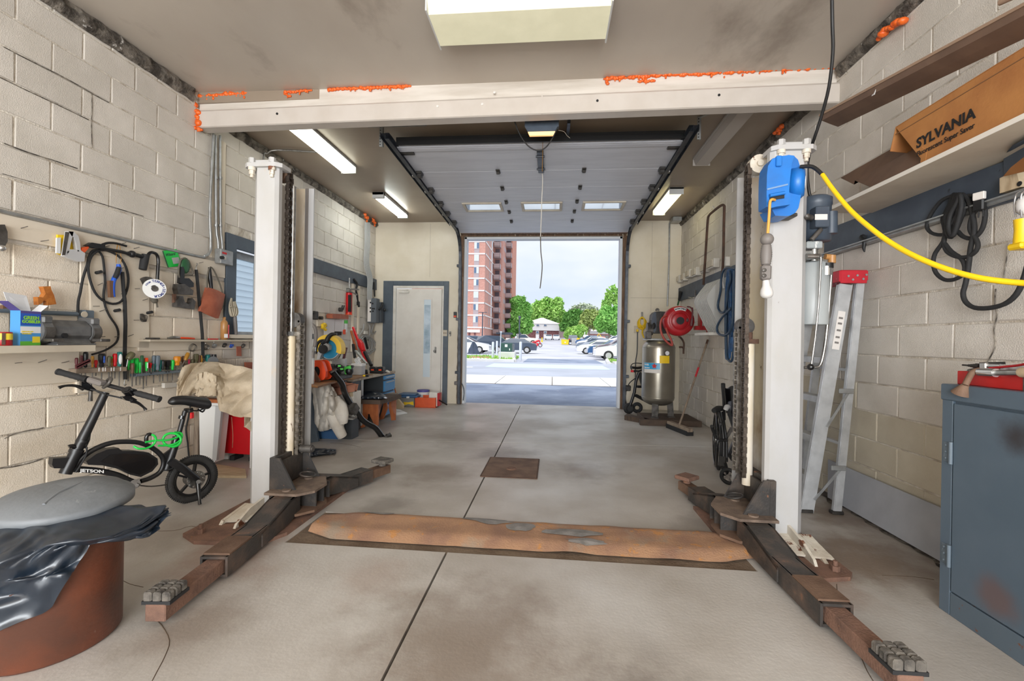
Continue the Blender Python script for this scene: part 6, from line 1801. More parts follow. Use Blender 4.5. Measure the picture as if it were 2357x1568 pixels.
mb=MB();mb.prism([v+V((0,.14,0))for v in R_],(0,.012,0));part('rear_frame',mb,'orange_plastic',t)
mb=MB();mb.bar(P5(110,1270,YO-.03),P5(205,1450,YO-.05),.014,.05);solo('steel_strip',mb,'rust','reddish steel strip leaning against the orange cord reel','strip')
# white cylinder with hose and clamp beside the post
YE=4.40
t=thing('white_canister','tall white canister with grey hose and metal clamp behind the lift post','canister',P5(65,1510,YE))
mb=MB();a,b=P5(60,1500,YE),P5(62,815,YE);r_=.055;mb.lathe(a,[(0,0),(r_*.8,0),(r_,.03),(r_,(b-a).z*.55),(r_*.9,(b-a).z*.56),(r_*.9,(b-a).z*.93),(r_*.5,(b-a).z)],20);part('body',mb,'white_plastic',t)
mb=MB();mb.tube([P5(40,645,YE-.02),P5(95,640,YE-.02),P5(150,690,YE-.02),P5(165,800,YE-.02),P5(150,920,YE-.02),P5(125,1040,YE-.02),P5(120,1110,YE-.02)],.017,10,3);part('hose',mb,'grey_plastic',t)
mb=MB();mb.cyl(P5(62,1015,YE),P5(62,965,YE),.062,n=16);mb.box(P5(125,990,YE-.03),(.05,.03,.05),None,.004);part('clamp',mb,'steel',t)
mb=MB();mb.lathe(P5(60,870,YE),[(.05,0),(.051,.07)],16);part('dark_label',mb,'elec_side',t)
mb=MB();mb.prism([LW(*c5(60,820),.05),LW(*c5(150,865),.05),LW(*c5(120,700),.05),LW(*c5(60,560),.05)],(.01,0,0));solo('hung_plate',mb,'white_paint','pale flat plate hung on the wall behind the grey hose','plate')
# green and black tools in a heap
t=thing('hand_blower','bright green and black power tool lying on the bench','power tool',P5(600,1350,5.1))
mb=MB();mb.tube([P5(545,1240,5.1),P5(580,1275,5.1),P5(585,1350,5.1)],.02,8,2);mb.tube([P5(560,1265,5.1),P5(620,1250,5.1),P5(650,1240,5.1)],.025,8,2);part('body',mb,'green_tool',t)
mb=MB();mb.ball(P5(625,1290,5.12),(.05,.05,.06));mb.box(P5(640,1230,5.14),(.08,.06,.03),None,.01);part('motor',mb,'black_satin',t)
t=thing('cord_heap','tangle of black cords and green tool parts on the bench before the saw','cords',P5(460,1340,5.0))
mb=MB();rr=random.Random(9)
for k in range(9):
 cx,cy=470+rr.uniform(-60,50),1285+rr.uniform(-40,30)
 mb.tube([P5(cx+rr.uniform(40,80)*math.cos(a),cy+rr.uniform(30,55)*math.sin(a),4.95+.03*(k%4))for a in[2*PI*j/10 for j in range(10)]],.008,6,3,True)
part('cord',mb,'black_rubber',t)
mb=MB()
for x,y in((420,1248),(490,1222),(520,1265)):mb.box(P5(x,y,4.93),(.035,.03,.02),.4,.005)
part('green_clip',mb,'green_tool',t)
mb=MB();mb.box(P5(370,1260,4.9),(.12,.1,.11),.3,.02);part('black_case',mb,'black_satin',t)
a,b=P5(385,1120,5.2),P5(565,1130,5.2);mb=MB();mb.bb((a.x,5.2,PZ),(b.x,5.27,a.z),.003);solo('parts_box',mb,'grey_light','pale speckled cardboard box behind the cord tangle','box')
t=thing('level_tool','white and green angled levels standing behind the saw blade','level',P5(520,1170,5.3))
for pl,m in(([(470,1150),(500,1040),(540,1030),(520,1150)],'white_paper'),([(440,1170),(505,1040),(522,1045),(458,1175)],'green_dark'),([(525,1160),(570,965),(590,970),(545,1160)],'maroon')):
 mb=plate(pl,5.3,.03,c5);part('level_bar',mb,m,t)
 # tissue box
YT=5.85
t=thing('tissue_box','grey tissue box with a white tissue on the steel desk','tissue box',P5(720,1280,YT))
mb=MB();a=P5(655,1290,YT);b=P5(800,1205,YT);mb.bb((a.x,YT,DZ+.012),(b.x,YT+.12,b.z),.004);part('carton',mb,'grey_light',t)
mb=MB();mb.bb((a.x-.005,YT-.003,b.z-.02),(b.x+.005,YT+.125,b.z+.012),.003);part('dotted_rim',mb,'white_paper',t)
mb=MB();mb.sheet(lambda u,v:P5(705+80*u+10*math.sin(v*9),1190-85*v+14*math.sin(u*9)*v,YT+.06+.03*math.sin(u*8+v*3)),12,8,.002);part('tissue',mb,'white_paper',t)
# chargers
t=thing('battery_charger','black twin battery charger with orange labels on the steel desk','charger',P5(995,1335,6.3))
mb=MB();a,b=P5(905,1335,6.3),P5(1095,1290,6.3);mb.bb((a.x,6.3,DZ),(b.x,6.46,b.z),.01);part('base',mb,'black_satin',t)
for x in(900,1005):
 a,b=P5(x,1292,6.32),P5(x+85,1236,6.32);mb=MB();mb.bb((a.x,6.32,a.z),(b.x,6.44,b.z),.012);o=part('battery',mb,'black_satin',t)
 a,b=P5(x+28,1288,6.315),P5(x+68,1268,6.315);mb=MB();mb.bb((a.x,6.314,a.z),(b.x,6.322,b.z));part('orange_label',mb,'orange_plastic',o)
mb=MB();mb.tube([P5(660,1310,6.0),P5(720,1300,6.0),P5(800,1310,6.05),P5(880,1305,6.1)],[.02,.035,.03,.03],8,3);mb.box(P5(820,1295,6.05),(.12,.06,.05),.1,.01);solo('cordless_drill',mb,'black_satin','black cordless tool lying beside the battery charger','power tool')
t=thing('chisel','yellow and black chisel handle at the edge of the desk','chisel',P5(860,1365,5.6))
mb=MB();mb.tube([P5(820,1358,5.6),P5(860,1360,5.6)],.012,8);part('blade',mb,'yellow',t)
mb=MB();mb.tube([P5(855,1360,5.6),P5(898,1358,5.6)],.014,8);part('handle',mb,'black_satin',t)
mb=MB();mb.sheet(lambda u,v:P5(1100+90*u,1310-20*math.sin(u*PI)-14*v,6.4+.12*v),8,4,.01);solo('cleaning_rag',mb,'rag_white','pale rag lying at the far end of the desk','rag')
# leaning tools in the corner
t=thing('jack_handle','red bar with red grip and black end leaning in the corner behind the desk','lever',P5(930,1225,6.5))
mb=MB();mb.cyl(P5(682,690,6.95),P5(868,1188,6.5),.022,n=10);part('bar',mb,'red',t)
mb=MB();mb.tube([P5(765,870,6.75),P5(790,930,6.7),P5(825,1015,6.65)],[.035,.05,.035],10,2);part('red_grip',mb,'red',t)
mb=MB();mb.cyl(P5(840,1030,6.62),P5(932,1215,6.45),.026,n=10);part('black_end',mb,'black',t)
mb=MB();mb.cyl(P5(655,740,6.9),P5(725,1005,6.7),.022,n=10);o=solo('hammer_handle',mb,'wood_orange','orange wooden tool handle leaning beside the red bar','handle')
mb=MB();mb.bar(P5(715,1010,6.4),P5(870,1195,6.2),.04,.025,ch=.004);solo('grey_bar',mb,'galvanised','flat grey bar leaning down towards the tissue box','bar')
mb=MB();mb.bar(P5(680,920,6.7),P5(705,1110,6.6),.04,.03,ch=.004);solo('black_bar',mb,'black','short black bar leaning on the wall behind the tissue box','bar')
# bent black hitch tube
t=thing('hitch_tube','bent black tow hitch tube leaning from the bench to the floor','tow hitch',FL(888,1012))
pt=[(430,240,4.75),(500,330,4.8),(570,420,4.86),(600,520,4.92),(640,620,5.0),(720,750,5.06),(800,850,5.12),(870,950,5.18),(960,1020,5.24),(1060,1070,5.3),(1130,1150,5.34),(1185,1235,5.37)]
mb=MB();mb.tube([P6(*p)for p in pt],.034,14,3);part('tube',mb,'black_gloss',t)
mb=MB();p=P6(430,235,4.75);mb.bar(P6(385,245,4.74),P6(480,190,4.78),.10,.02);part('top_plate',mb,'dark_metal',t)
mb=MB();mb.bar(P6(1150,1262,5.36),P6(1285,1170,5.38),.11,.018);mb.bar(P6(1260,1195,5.38),P6(1280,1220,5.34),.06,.05);part('foot_plate',mb,'dark_metal',t)
mb=MB();mb.bar(P6(615,870,5.05),P6(790,790,5.10),.085,.085,ch=.006);mb.bar(P6(700,845,4.99),P6(760,740,5.06),.10,.10);part('receiver',mb,'tool_grey',t)
mb=MB();mb.tube([P6(660,910,5.02),P6(740,930,5.02),P6(790,920,5.04),P6(760,880,5.04)],.010,8,3);part('chain_loop',mb,'tool_grey',t)
# grey blue panel leaning behind the post
mb=MB();mb.prism([P6(15,470,4.98),P6(92,455,4.98),P6(220,1325,4.98),P6(220,1350,4.98),P6(35,1425,4.86),P6(15,1425,4.9)],(0,.03,0));solo('leaning_board',mb,'grey_blue_paint','slate blue painted panel standing on the floor beside the lift post','panel')
# white cloths and what they lie on
t=thing('step_crate','low blue crate with a board under the white overalls','crate',(-2.62,5.2,0))
a,b=P6(300,1200,5.2),P6(580,1030,5.2)
mb=MB();mb.bb((-2.80,5.12,.0),(-2.51,5.34,.17),.006);part('body',mb,'blue_lid',t)
mb=MB();mb.bb((-3.0,5.08,.17),(-2.52,5.36,.19),.003);part('board',mb,'wood_dark',t)
def pile(u,v):
 x=110+(500-170*v*0)*u*(1-.15*abs(v-.55))+70*v*(1-u);y=420+690*v
 yt=410+230*max(0,u-.55)/.45+30*math.sin(u*9);yb=1100+20*math.sin(u*7)
 y=yt+(yb-yt)*v
 q=V((u*4.2+v,v*2.6-u,4.4));f_=abs(noise.noise(q))+.4*abs(noise.noise(q*2.2))
 return P6(x,y,5.10-.24*math.sin(PI*min(1,max(0,u)))*math.sin(PI*min(1,.15+v*.8))-.16*f_)
t=thing('white_overalls','heap of crumpled white overalls under the bench','overalls',P6(350,1080,5.1))
mb=MB();mb.sheet(pile,44,48,.012);part('heap',mb,'rag_white',t)
mb=MB();mb.tube([P6(460,640,4.93),P6(540,760,4.92),P6(570,880,4.92),P6(585,1010,4.93)],[.05,.075,.075,.05],12,4);part('sleeve',mb,'rag_white',t)
mb=MB();mb.tube([P6(410,880,4.92),P6(480,1010,4.92),P6(530,1120,4.95),P6(575,1205,4.98)],[.06,.07,.06,.055],12,4);part('trouser_leg',mb,'rag_white',t)
mb=MB();mb.sheet(lambda u,v:P6(420+390*u-60*v*u,360+250*v+(60*u if v<.5 else-80*u)+16*abs(noise.noise(V((u*4,v*3,6)))),5.22-.12*math.sin(u*3)-.1*v),20,16,.01);solo('pink_rag',mb,'rag_pink','reddish spotted plastic sheet hanging under the bench top','rag')
t=thing('cardboard_carton','dirty white carton standing under the bench beside the overalls','carton',P6(660,820,5.35))
mb=MB();a,b=P6(430,880,5.12),P6(740,545,5.12);mb.bb((a.x,5.12,.24),(b.x,5.34,b.z),.004);part('box',mb,'white_paint',t)
mb=MB();mb.bb((a.x+.02,5.14,.0),(b.x-.02,5.33,.24),.004);part('lower_box',mb,'bench_dark',t)
mb=MB();a=P6(725,545,5.1);mb.bb((a.x-.05,5.10,a.z-.05),(a.x,5.12,a.z));part('tape',mb,'wood_pale',t)
mb=MB();mb.cyl(FL(*c6(725,1050)),FL(*c6(725,1050))+V((0,0,.3)),.032,n=10);t=solo('stand_leg',mb,'elec_side','dark steel stand leg on the floor behind the hitch tube','leg stand')
# sawhorse stools of orange wood
def wood_stool(lb,x0,x1,ytop,Yn,Yf,z):
 pass
t=thing('wooden_stool','orange wooden stool with splayed plank legs and a bag on top','stool',FL(860,985))
Yn,Yf=5.72,6.28
pl=[(850,700),(1115,690),(1110,1045),(1060,1040),(990,900),(985,870),(955,870),(945,920),(905,1070),(860,1080),(838,1065),(852,880)]
mb=plate(pl,Yn,.035,c6);part('leg_plank',mb,'wood_orange',t)
pl=[(1115,700),(1200,660),(1180,820),(1110,1000)]
mb=MB();mb.prism([P6(1105,700,Yn+.02),P6(1190,660,Yf-.1),P6(1150,800,Yf-.1),P6(1105,960,Yn+.02)],(-.02,0,0));part('side_rail',mb,'rag_pink',t)
mb=MB();a=P6(828,690,Yn-.05);b=P6(1190,650,Yn-.05)
zt_=P6(1000,655,Yn-.05).z
e1=[(P6(828,660,Yn-.05).x,Yn-.03),(P6(850,660,Yn-.06).x,Yn-.07),(P6(1150,660,Yn-.06).x,Yn-.07),(P6(1190,655,Yn).x,Yn),(P6(1240,640,Yn).x,Yf+.02),(P6(900,640,Yn).x,Yf+.02)]
mb.prism([V((x,y,zt_-.055))for x,y in e1],(0,0,.055));part('seat',mb,'wood_dark',t)
t2=thing('wooden_stool','second splayed wooden stool just behind the one with the bag','stool',FL(*c6(1330,970)))
Y2=6.32
mb=plate([(1195,690),(1240,700),(1255,780),(1190,945),(1140,960),(1130,940),(1170,830)],Y2+.06,.03,c6);part('leg_plank',mb,'wood_orange',t2)
mb=plate([(1280,650),(1380,620),(1378,700),(1370,965),(1310,970),(1300,900),(1270,780)],Y2,.03,c6);part('leg_plank',mb,'wood_orange',t2)
mb=plate([(1300,640),(1385,610),(1378,880),(1345,850),(1310,740)],Y2-.02,.015,c6);part('gusset',mb,'rag_pink',t2)
mb=MB();a,b=P6(1215,590,Y2),P6(1410,570,Y2);mb.prism([P6(1215,580,Y2),P6(1260,545,Y2+.45),P6(1412,555,Y2+.45),P6(1412,590,Y2),P6(1290,650,Y2-.15),P6(1215,640,Y2-.15)],(0,0,-.04));part('seat',mb,'wood_grey',t2)
mb=MB();mb.sheet(lambda u,v:P6(822+460*u-40*v*u,640-95*(1-v)*(math.sin(PI*min(1,u*1.05+.08))**.5)+12*noise.noise(V((u*7,v*5,2))),5.62+.45*(1-v)-.05*abs(noise.noise(V((u*5,v*5,8))))),26,12,.02);solo('black_bag',mb,'bag_film','black plastic bag lying on top of the wooden stool','bag')
# things by the side door
t=thing('storage_bin','clear storage bin with blue lid and yellow contents by the side door','storage bin',FL(935,933))
Yb_=7.75
a,b=P6(1400,750,Yb_),P6(1655,625,Yb_)
mb=MB();mb.bb((a.x,Yb_,0),(b.x,Yb_+.32,b.z),.01);part('tub',mb,'clear_bin',t)
mb=MB();c_=P6(1700,610,Yb_-.04);mb.bb((a.x-.03,Yb_-.04,b.z),(c_.x,Yb_+.36,b.z+.035),.01);mb.bb((a.x+.0,Yb_,b.z+.035),(c_.x-.05,Yb_+.3,b.z+.055),.008);part('lid',mb,'blue_lid',t)
mb=plate([(1495,690),(1570,695),(1640,680),(1648,740),(1570,720),(1500,742)],Yb_-.003,.004,c6);part('yellow_print',mb,'yellow',t)
mb=plate([(1538,608),(1582,606),(1582,632),(1538,634)],Yb_-.045,.004,c6);part('clasp',mb,'white_plastic',t)
t=thing('bucket','white paint bucket with purple lid standing by the side door','bucket',P6(1790,700,8.05))
c_=P6(1790,640,8.05);r_=abs(P6(1880,600,8.05).x-c_.x);zt_=P6(1790,505,8.05).z
mb=MB();mb.lathe((c_.x,8.05,.05),[(0,0),(r_*.86,0),(r_*.97,zt_-.09),(r_*.97,zt_-.05)],24);part('body',mb,'white_plastic',t)
mb=MB();mb.lathe((c_.x,8.05,zt_-.035),[(r_,0),(r_*1.04,.02),(r_*1.0,.035),(r_*.88,.03),(0,.028)],24);part('lid',mb,'purple_lid',t)
mb=MB();mb.bb((c_.x-.05,8.05-r_*.97-.003,.14),(c_.x+.03,8.05-r_*.9,.2));part('label_patch',mb,'grey_light',t)
mb=MB();mb.lathe((c_.x,8.05,0),[(0,0),(r_*.86,0),(r_*.86,.05),(0,.05)],20);part('foot',mb,'white_plastic',t)
t=thing('paint_tray','paint splashed orange crate with a white carton by the side door','crate',FL(*c6(1820,738)))
Yt_=7.72
a,b=P6(1665,738,Yt_),P6(1975,630,Yt_)
mb=MB()
mb.bb((a.x,Yt_,0),(b.x,Yt_+.015,b.z),.002);mb.bb((a.x,Yt_+.22,0),(b.x,Yt_+.235,b.z+.02),.002);mb.bb((a.x,Yt_+.015,0),(a.x+.015,Yt_+.22,b.z),.002);mb.bb((b.x-.015,Yt_+.015,0),(b.x,Yt_+.22,b.z),.002);mb.bb((a.x,Yt_,0),(b.x,Yt_+.23,.01));part('crate',mb,'orange_tray',t)
mb=MB();a2,b2=P6(1885,640,Yt_+.1),P6(2015,545,Yt_+.1);mb.bb((a2.x,Yt_+.06,.02),(b2.x,Yt_+.2,b2.z),.004);part('white_carton',mb,'white_paint',t)
mb=MB();mb.bb((b2.x-.006,Yt_+.06,.03),(b2.x+.04,Yt_+.2,b2.z-.01),.003);part('red_side',mb,'red_paint',t)
mb=MB();mb.cyl(P6(2025,660,7.8),P6(2145,728,7.62)*1,.014,n=8);solo('roller_handle',mb,'black','thin black handle lying on the floor beside the orange crate','handle')
t=thing('straw_broom','straw broom head standing behind the wooden stool','broom',FL(*c6(1430,790)))
mb=MB();mb.prism([P6(1395,650,7.2),P6(1420,655,7.2),P6(1490,740,7.2),P6(1485,790,7.2),P6(1380,795,7.2)],(0,.06,0));part('bristles',mb,'wood_pale',t)
mb=MB();mb.cyl(P6(1405,655,7.23),P6(1360,480,7.5),.012);part('stick',mb,'wood_orange',t)
mb=MB();q=[FL(*c6(1380,800)),FL(*c6(1450,815)),FL(*c6(1550,860)),FL(*c6(1380,895))];mb.prism([V((v.x,v.y,.002))for v in q],(0,0,.006));solo('floor_paper',mb,'white_paper','white paper lying on the floor beside the second stool','paper')
mb=MB();mb.sheet(lambda u,v:FL(*c6(90+390*u-60*v*(1-u),1390+130*v*(1-.55*u)+10*u),.012+.035*abs(noise.noise(V((u*5,v*4,3))))),18,10,.006);solo('black_bag',mb,'bag_film','flat black plastic bag lying on the floor beside the lift post','bag')
# light switch, button and cord on the front wall
mb=MB();p=BW(1025,767);mb.box(p+V((0,-.012,0)),(.085,.024,.12),None,.004);t=solo('switch_plate',mb,'shelf_cream','yellowed double switch plate on the door frame','switch')
mb=MB();mb.box(p+V((-.018,-.026,0)),(.012,.012,.025));mb.box(p+V((.018,-.026,0)),(.012,.012,.025));part('toggle',mb,'brown_handle',t)
mb=MB();p=BW(1033,768);mb.box(p+V((.03,-.02,.0)),(.03,.04,.09),None,.006);mb.ball(p+V((.035,-.05,.01)),.02);solo('door_hook',mb,'steel','small steel catch beside the yellowed switch plate','catch')
mb=MB();p=BW(1048,725);mb.box(p+V((0,-.012,0)),(.06,.024,.11),None,.004);t=solo('push_button',mb,'black_satin','black and orange door opener button on the wall by the door track','button')
mb=MB();mb.box(p+V((0,-.025,-.03)),(.045,.006,.03));part('orange_button',mb,'orange_plastic',t)
mb=MB();p=BW(1050,882,.03);mb.box(p,(.07,.05,.07),None,.01);mb.cyl(p,p+V((.08,0,0)),.012);t=solo('photo_sensor',mb,'grey_plastic','grey door safety sensor on the wall beside the door track at the side door','sensor')
mb=MB();mb.tube([BW(1052,885,.03),BW(1060,880,.04),BW(1066,890,.04),BW(1068,905,.04),BW(1066,922,.04)],.008,6);part('wire',mb,'elec_side',t)
# --- compressor corner
c7=Z(1420,680,4.9)
c8=Z(1540,460,3.92)
def P7(x,y,Y):return AT(*c7(x,y),Y)
YC=7.1
t=thing('air_compressor','upright silver air compressor tank in the corner by the open door','air compressor',FL(1515,965))
a,b=P7(480,1180,YC),P7(480,560,YC);r_=abs(P7(668,900,YC).x-P7(298,900,YC).x)/2;cx=(P7(668,900,YC).x+P7(298,900,YC).x)/2
TC=V((cx,YC+.1,0))
z0_,z1_=P7(480,1250,YC).z,P7(480,495,YC).z
h_=z1_-z0_
mb=MB();mb.lathe(TC+V((0,0,z0_)),[(.001,0),(r_*.55,.012),(r_*.86,.05),(r_*.98,.10),(r_,.14),(r_,h_-.14),(r_*.98,h_-.10),(r_*.86,h_-.05),(r_*.55,h_-.012),(.001,h_)],40);part('tank',mb,'tank_silver',t)
for zz in(z0_+.13,z1_-.13):
 mb=MB();mb.lathe(TC+V((0,0,zz)),[(r_+.001,-.006),(r_+.004,0),(r_+.001,.006)],40);part('weld_band',mb,'tank_silver',t)
for k,a_ in enumerate((-2.0,-.35,1.5)):
 d=V((math.cos(a_),math.sin(a_),0));mb=MB();mb.bar(TC+d*r_*.72+V((0,0,z0_+.12)),TC+d*r_*.80+V((0,0,.085)),.09,.012);mb.box(TC+d*r_*.82+V((0,0,.075)),(.1,.1,.012));part('leg',mb,'wood_grey' if False else 'tool_grey',t)
def on_tank(px,py,m,w,h,name,e=.002):
# curved label on the tank
 d=ray(*c7(px,py));rr2=r_+e
 A_=d.x**2+d.y**2;B_=2*(d.x*(CAM.x-TC.x)+d.y*(CAM.y-TC.y));C_=(CAM.x-TC.x)**2+(CAM.y-TC.y)**2-rr2*rr2
 k=(-B_-math.sqrt(B_*B_-4*A_*C_))/(2*A_);p=CAM+d*k
 a0=math.atan2(p.y-TC.y,p.x-TC.x)
 mb=MB();mb.sheet(lambda u,v:TC+V((rr2*math.cos(a0+(u-.5)*w/rr2),rr2*math.sin(a0+(u-.5)*w/rr2),p.z+(v-.5)*h)),8,1,0);o=part(name,mb,m,t)
 return a0,p.z,rr2
on_tank(540,725,'yellow',.155,.115,'warning_label')
a0,zl_,rr2=on_tank(385,818,'label_white',.27,.155,'maker_label')
on_tank(385,798,'saw_blue',.268,.095,'blue_field',.003)
def tank_pt(a,z,e):return TC+V(((r_+e)*math.cos(a),(r_+e)*math.sin(a),z))
st=MB();pz=zl_+.03;sx_=.05
star=[]
for k in range(10):
 rad_=.042 if k%2==0 else .022
 star.append((rad_*math.sin(2*PI*k/10),rad_*math.cos(2*PI*k/10)))
st.add([tank_pt(a0+(sx_+u)/r_,pz+w,.005)for u,w in star],[tuple(range(10))]);part('red_leaf',st,'print_red',t)
p=tank_pt(a0-.055/r_,zl_+.045,.005);text('lettering','WELD','print_white',t,p,V((-math.sin(a0),math.cos(a0),0)),(0,0,1),.04,bold=.001)
p=tank_pt(a0-.045/r_,zl_-.0,.005);text('lettering','PRODUCTS','print_white',t,p,V((-math.sin(a0),math.cos(a0),0)),(0,0,1),.024,bold=.001)
mb=MB();a1=math.atan2(-1,.12);p=tank_pt(a1+.12,P7(548,650,YC).z,0);n_=V((math.cos(a1+.12),math.sin(a1+.12),0));mb.cyl(p,p+n_*.03,.04,n=18);part('gauge',mb,'tool_grey',t)
mb=MB();mb.cyl(p+n_*.03,p+n_*.032,.033,n=18);part('gauge_face',mb,'dial',t)
# pump, belt guard, motor
zt_=z1_-.02
mb=MB();mb.bb((cx-.22,YC-.05,zt_),(cx+.2,YC+.22,zt_+.03),.004);part('deck',mb,'galvanised',t)
mb=MB()
pl=[(395,420),(390,300),(405,215),(430,185),(470,180),(560,185),(565,430),(440,430)]
mb.prism([P7(x,y,YC-.02)for x,y in pl],(0,.22,0));part('belt_guard',mb,'dark_metal',t)
mb=MB();mb.prism([P7(395,410,YC-.03),P7(388,300,YC-.03),P7(402,215,YC-.03),P7(430,182,YC-.03),P7(442,200,YC-.03),P7(448,300,YC-.03),P7(440,400,YC-.03),P7(420,425,YC-.03)],(0,.02,0));part('guard_edge',mb,'motor_grey',t)
mb=MB();mb.ball(P7(418,345,YC-.03),(.028,.012,.05));part('guard_slot',mb,'print_black',t)
mb=MB();mb.cyl(P7(340,400,YC+.02),P7(400,400,YC+.02),.07,n=14)
for k in range(7):mb.cyl(P7(338+9*k,360,YC+.02),P7(341+9*k,360,YC+.02),.075,n=12)
mb.box(P7(350,450,YC),(.09,.12,.12),None,.01);mb.box(P7(380,310,YC+.02),(.05,.08,.08),None,.01);part('pump',mb,'tool_grey',t)
mb=MB();mb.cyl(P7(575,330,YC+.05),P7(690,330,YC+.05),.1,n=18);part('motor',mb,'black_satin',t)
mb=MB();mb.tube([P7(440,175,YC+.05),P7(450,155,YC+.05),P7(465,158,YC+.05),P7(470,175,YC+.05)],.015,8);part('filter',mb,'tool_grey',t)
# skid boards under it
for i,(pl,z_)in enumerate((([(300,1425),(820,1440),(830,1400),(300,1385)],.06),)):
 mb=MB();mb.bb((1.30,6.72,0),(2.18,6.80,.085),.004);solo('skid_board',mb,'wood_dark','dark wooden skid board on the floor in front of the compressor','board')
mb=MB();mb.prism([(1.14,7.15,.0),(1.22,7.35,0),(1.5,6.84,0),(1.42,6.82,0)],(0,0,.07));solo('skid_board',mb,'wood_dark','angled brown skid board at the scooter side of the compressor','board')
mb=MB();mb.bb((1.4,6.84,.0),(2.2,7.5,.07),.004);solo('skid_board',mb,'wood_dark','wide dark skid platform under the compressor legs','board')
# red hose reel
YR_=6.75
t=thing('hose_reel','round red hose reel on a wall bracket beside the compressor','hose reel',P7(705,460,YR_))
c_=P7(705,288,YR_);rz_=abs(P7(705,455,YR_).z-P7(705,125,YR_).z)/2
mb=MB();mb.lathe(c_+V((0,.16,0)),[(0,.0),(rz_*.9,0),(rz_*1.02,-.03),(rz_*1.04,-.1),(rz_*.98,-.17),(rz_*.7,-.19),(rz_*.62,-.185),(rz_*.58,-.195),(rz_*.3,-.20),(0,-.2)][::1],36,axis=(0,1,0));part('case',mb,'red_paint',t)
mb=MB();mb.lathe(c_+V((0,-.04,0)),[(rz_*.6,0),(rz_*.6,-.008),(rz_*.56,-.008),(rz_*.56,0)],32,axis=(0,1,0));part('ring',mb,'red_paint',t)
mb=MB();mb.cyl(c_+V((0,-.04,0)),c_+V((0,-.056,0)),.055,n=18);part('hub',mb,'black_satin',t)
mb=MB();mb.ball(c_+V((.1,-.045,.01)),(.02,.01,.03));part('knob',mb,'maroon',t)
mb=MB();n=14
def reel_pt(a,rad):return c_+V((rad*math.cos(a),-.037-.001,rad*math.sin(a)))
mb.sheet(lambda u,v:c_+V((math.cos(2.05-.95*u)*rz_*(.72+.2*v),-.034-.004+.0-.0*v-.012*(1-v),math.sin(2.05-.95*u)*rz_*(.72+.2*v))),14,2,.002);part('label_arc',mb,'white_paper',t)
for i,ch in enumerate('RETRACTABLE'):
 a_=1.98-i*.082;rad_=rz_*.82;text('lettering',ch,'print_black',t,c_+V((rad_*math.cos(a_),-.0475,rad_*math.sin(a_))),V((math.sin(a_),0,-math.cos(a_))),V((math.cos(a_),0,math.sin(a_))),.032,bold=.001)
mb=MB();q=P7(920,300,YR_+.08);mb.bb((q.x-.06,YR_+.03,q.z-.12),(XR,YR_+.12,q.z-.06),.004);mb.bb((q.x,YR_+.0,q.z-.1),(q.x+.03,YR_+.12,q.z+.2),.004);mb.bb((XR-.012,YR_+.0,q.z-.18),(XR-.001,YR_+.16,q.z+.25),.003);part('bracket',mb,'red_paint',t)
mb=MB();mb.tube([P7(850,140,YR_-.06),P7(852,200,YR_-.08),P7(848,265,YR_-.08)],.012,8);mb.tube([P7(848,265,YR_-.08),P7(838,345,YR_-.08)],.022,8);part('gun',mb,'maroon',t)
mb=MB();mb.tube([P7(790,128,YR_-.02),P7(830,135,YR_-.03),P7(850,165,YR_-.06)],.01,8);part('lead_hose',mb,'maroon',t)
mb=MB();mb.tube([P7(560,225,YR_-.02),P7(510,260,YR_-.05),P7(490,330,YR_-.06),P7(500,420,YR_-.07),P7(540,500,YR_-.07),P7(600,555,YR_-.07),P7(625,560,YR_-.07),P7(610,500,YR_-.05),P7(575,430,YR_-.03),P7(555,370,YR_+.0)],.016,8,3);part('supply_hose',mb,'hose_red',t)
mb=MB();mb.tube([P7(700,465,YR_+.1),P7(730,490,YR_+.2),P7(755,540,YR_+.25),P7(752,610,YR_+.25),P7(750,660,YR_+.25)],.014,8,3);mb.tube([P7(700,585,YR_+.3),P7(735,585,YR_+.28),P7(752,600,YR_+.25)],.014,8,2);part('drain_hook',mb,'rust_dark',t)
# yellow cord on a hook and outlet
t=thing('cord_coil','coil of yellow extension cord hung on a hook beside the compressor','cord',BW(1478,780,.05))
mb=MB()
for k in range(5):
 mb.tube([P7(283+(48-5*k)*math.cos(a),320+(62-3*k)*math.sin(a)-6*k,8.25-.015*k)for a in[2*PI*j/14 for j in range(14)]],.012,6,2,True)
mb.tube([P7(240,360,8.2),P7(280,345,8.16),P7(300,365,8.15),P7(285,420,8.2),P7(310,480,8.2),P7(350,505,8.2)],.013,6,3);part('loops',mb,'yellow_hose',t)
mb=MB();mb.cyl(P7(283,190,8.3),P7(283,270,8.28),.016,n=8);part('hook',mb,'steel',t)
t=thing('wall_outlet','wall outlet with a black plug near the yellow cord','outlet',BW(1464,760))
mb=MB();p=P7(220,385,YB);mb.box(p+V((0,-.012,0)),(.085,.024,.13),None,.004);part('plate',mb,'shelf_cream',t)
mb=MB();mb.box(p+V((.01,-.04,-.02)),(.04,.04,.045),None,.006);part('yellow_plug',mb,'yellow',t)
mb=MB();mb.tube([P7(232,410,YB-.04),P7(230,560,YB-.04),P7(225,660,YB-.05),P7(212,740,YB-.08),P7(208,880,YB-.1),P7(205,990,YB-.12)],.009,6,3);part('lead',mb,'elec_side',t)
# conduit with ceiling box
mb=MB();mb.tube([BW(1536,705,.03),BW(1540,600,.03),BW(1541,515,.03),V((BW(1541,515).x,YB-.03,3.38))],.014,8,2);solo('conduit',mb,'galvanised','conduit rising above the compressor to the ceiling box','conduit')
mb=MB();p=BW(1550,495);mb.box(V((p.x,YB-.2,ZC-.04)),(.16,.16,.08),None,.008);solo('ceiling_box',mb,'galvanised','small steel junction box on the ceiling over the compressor','junction box')
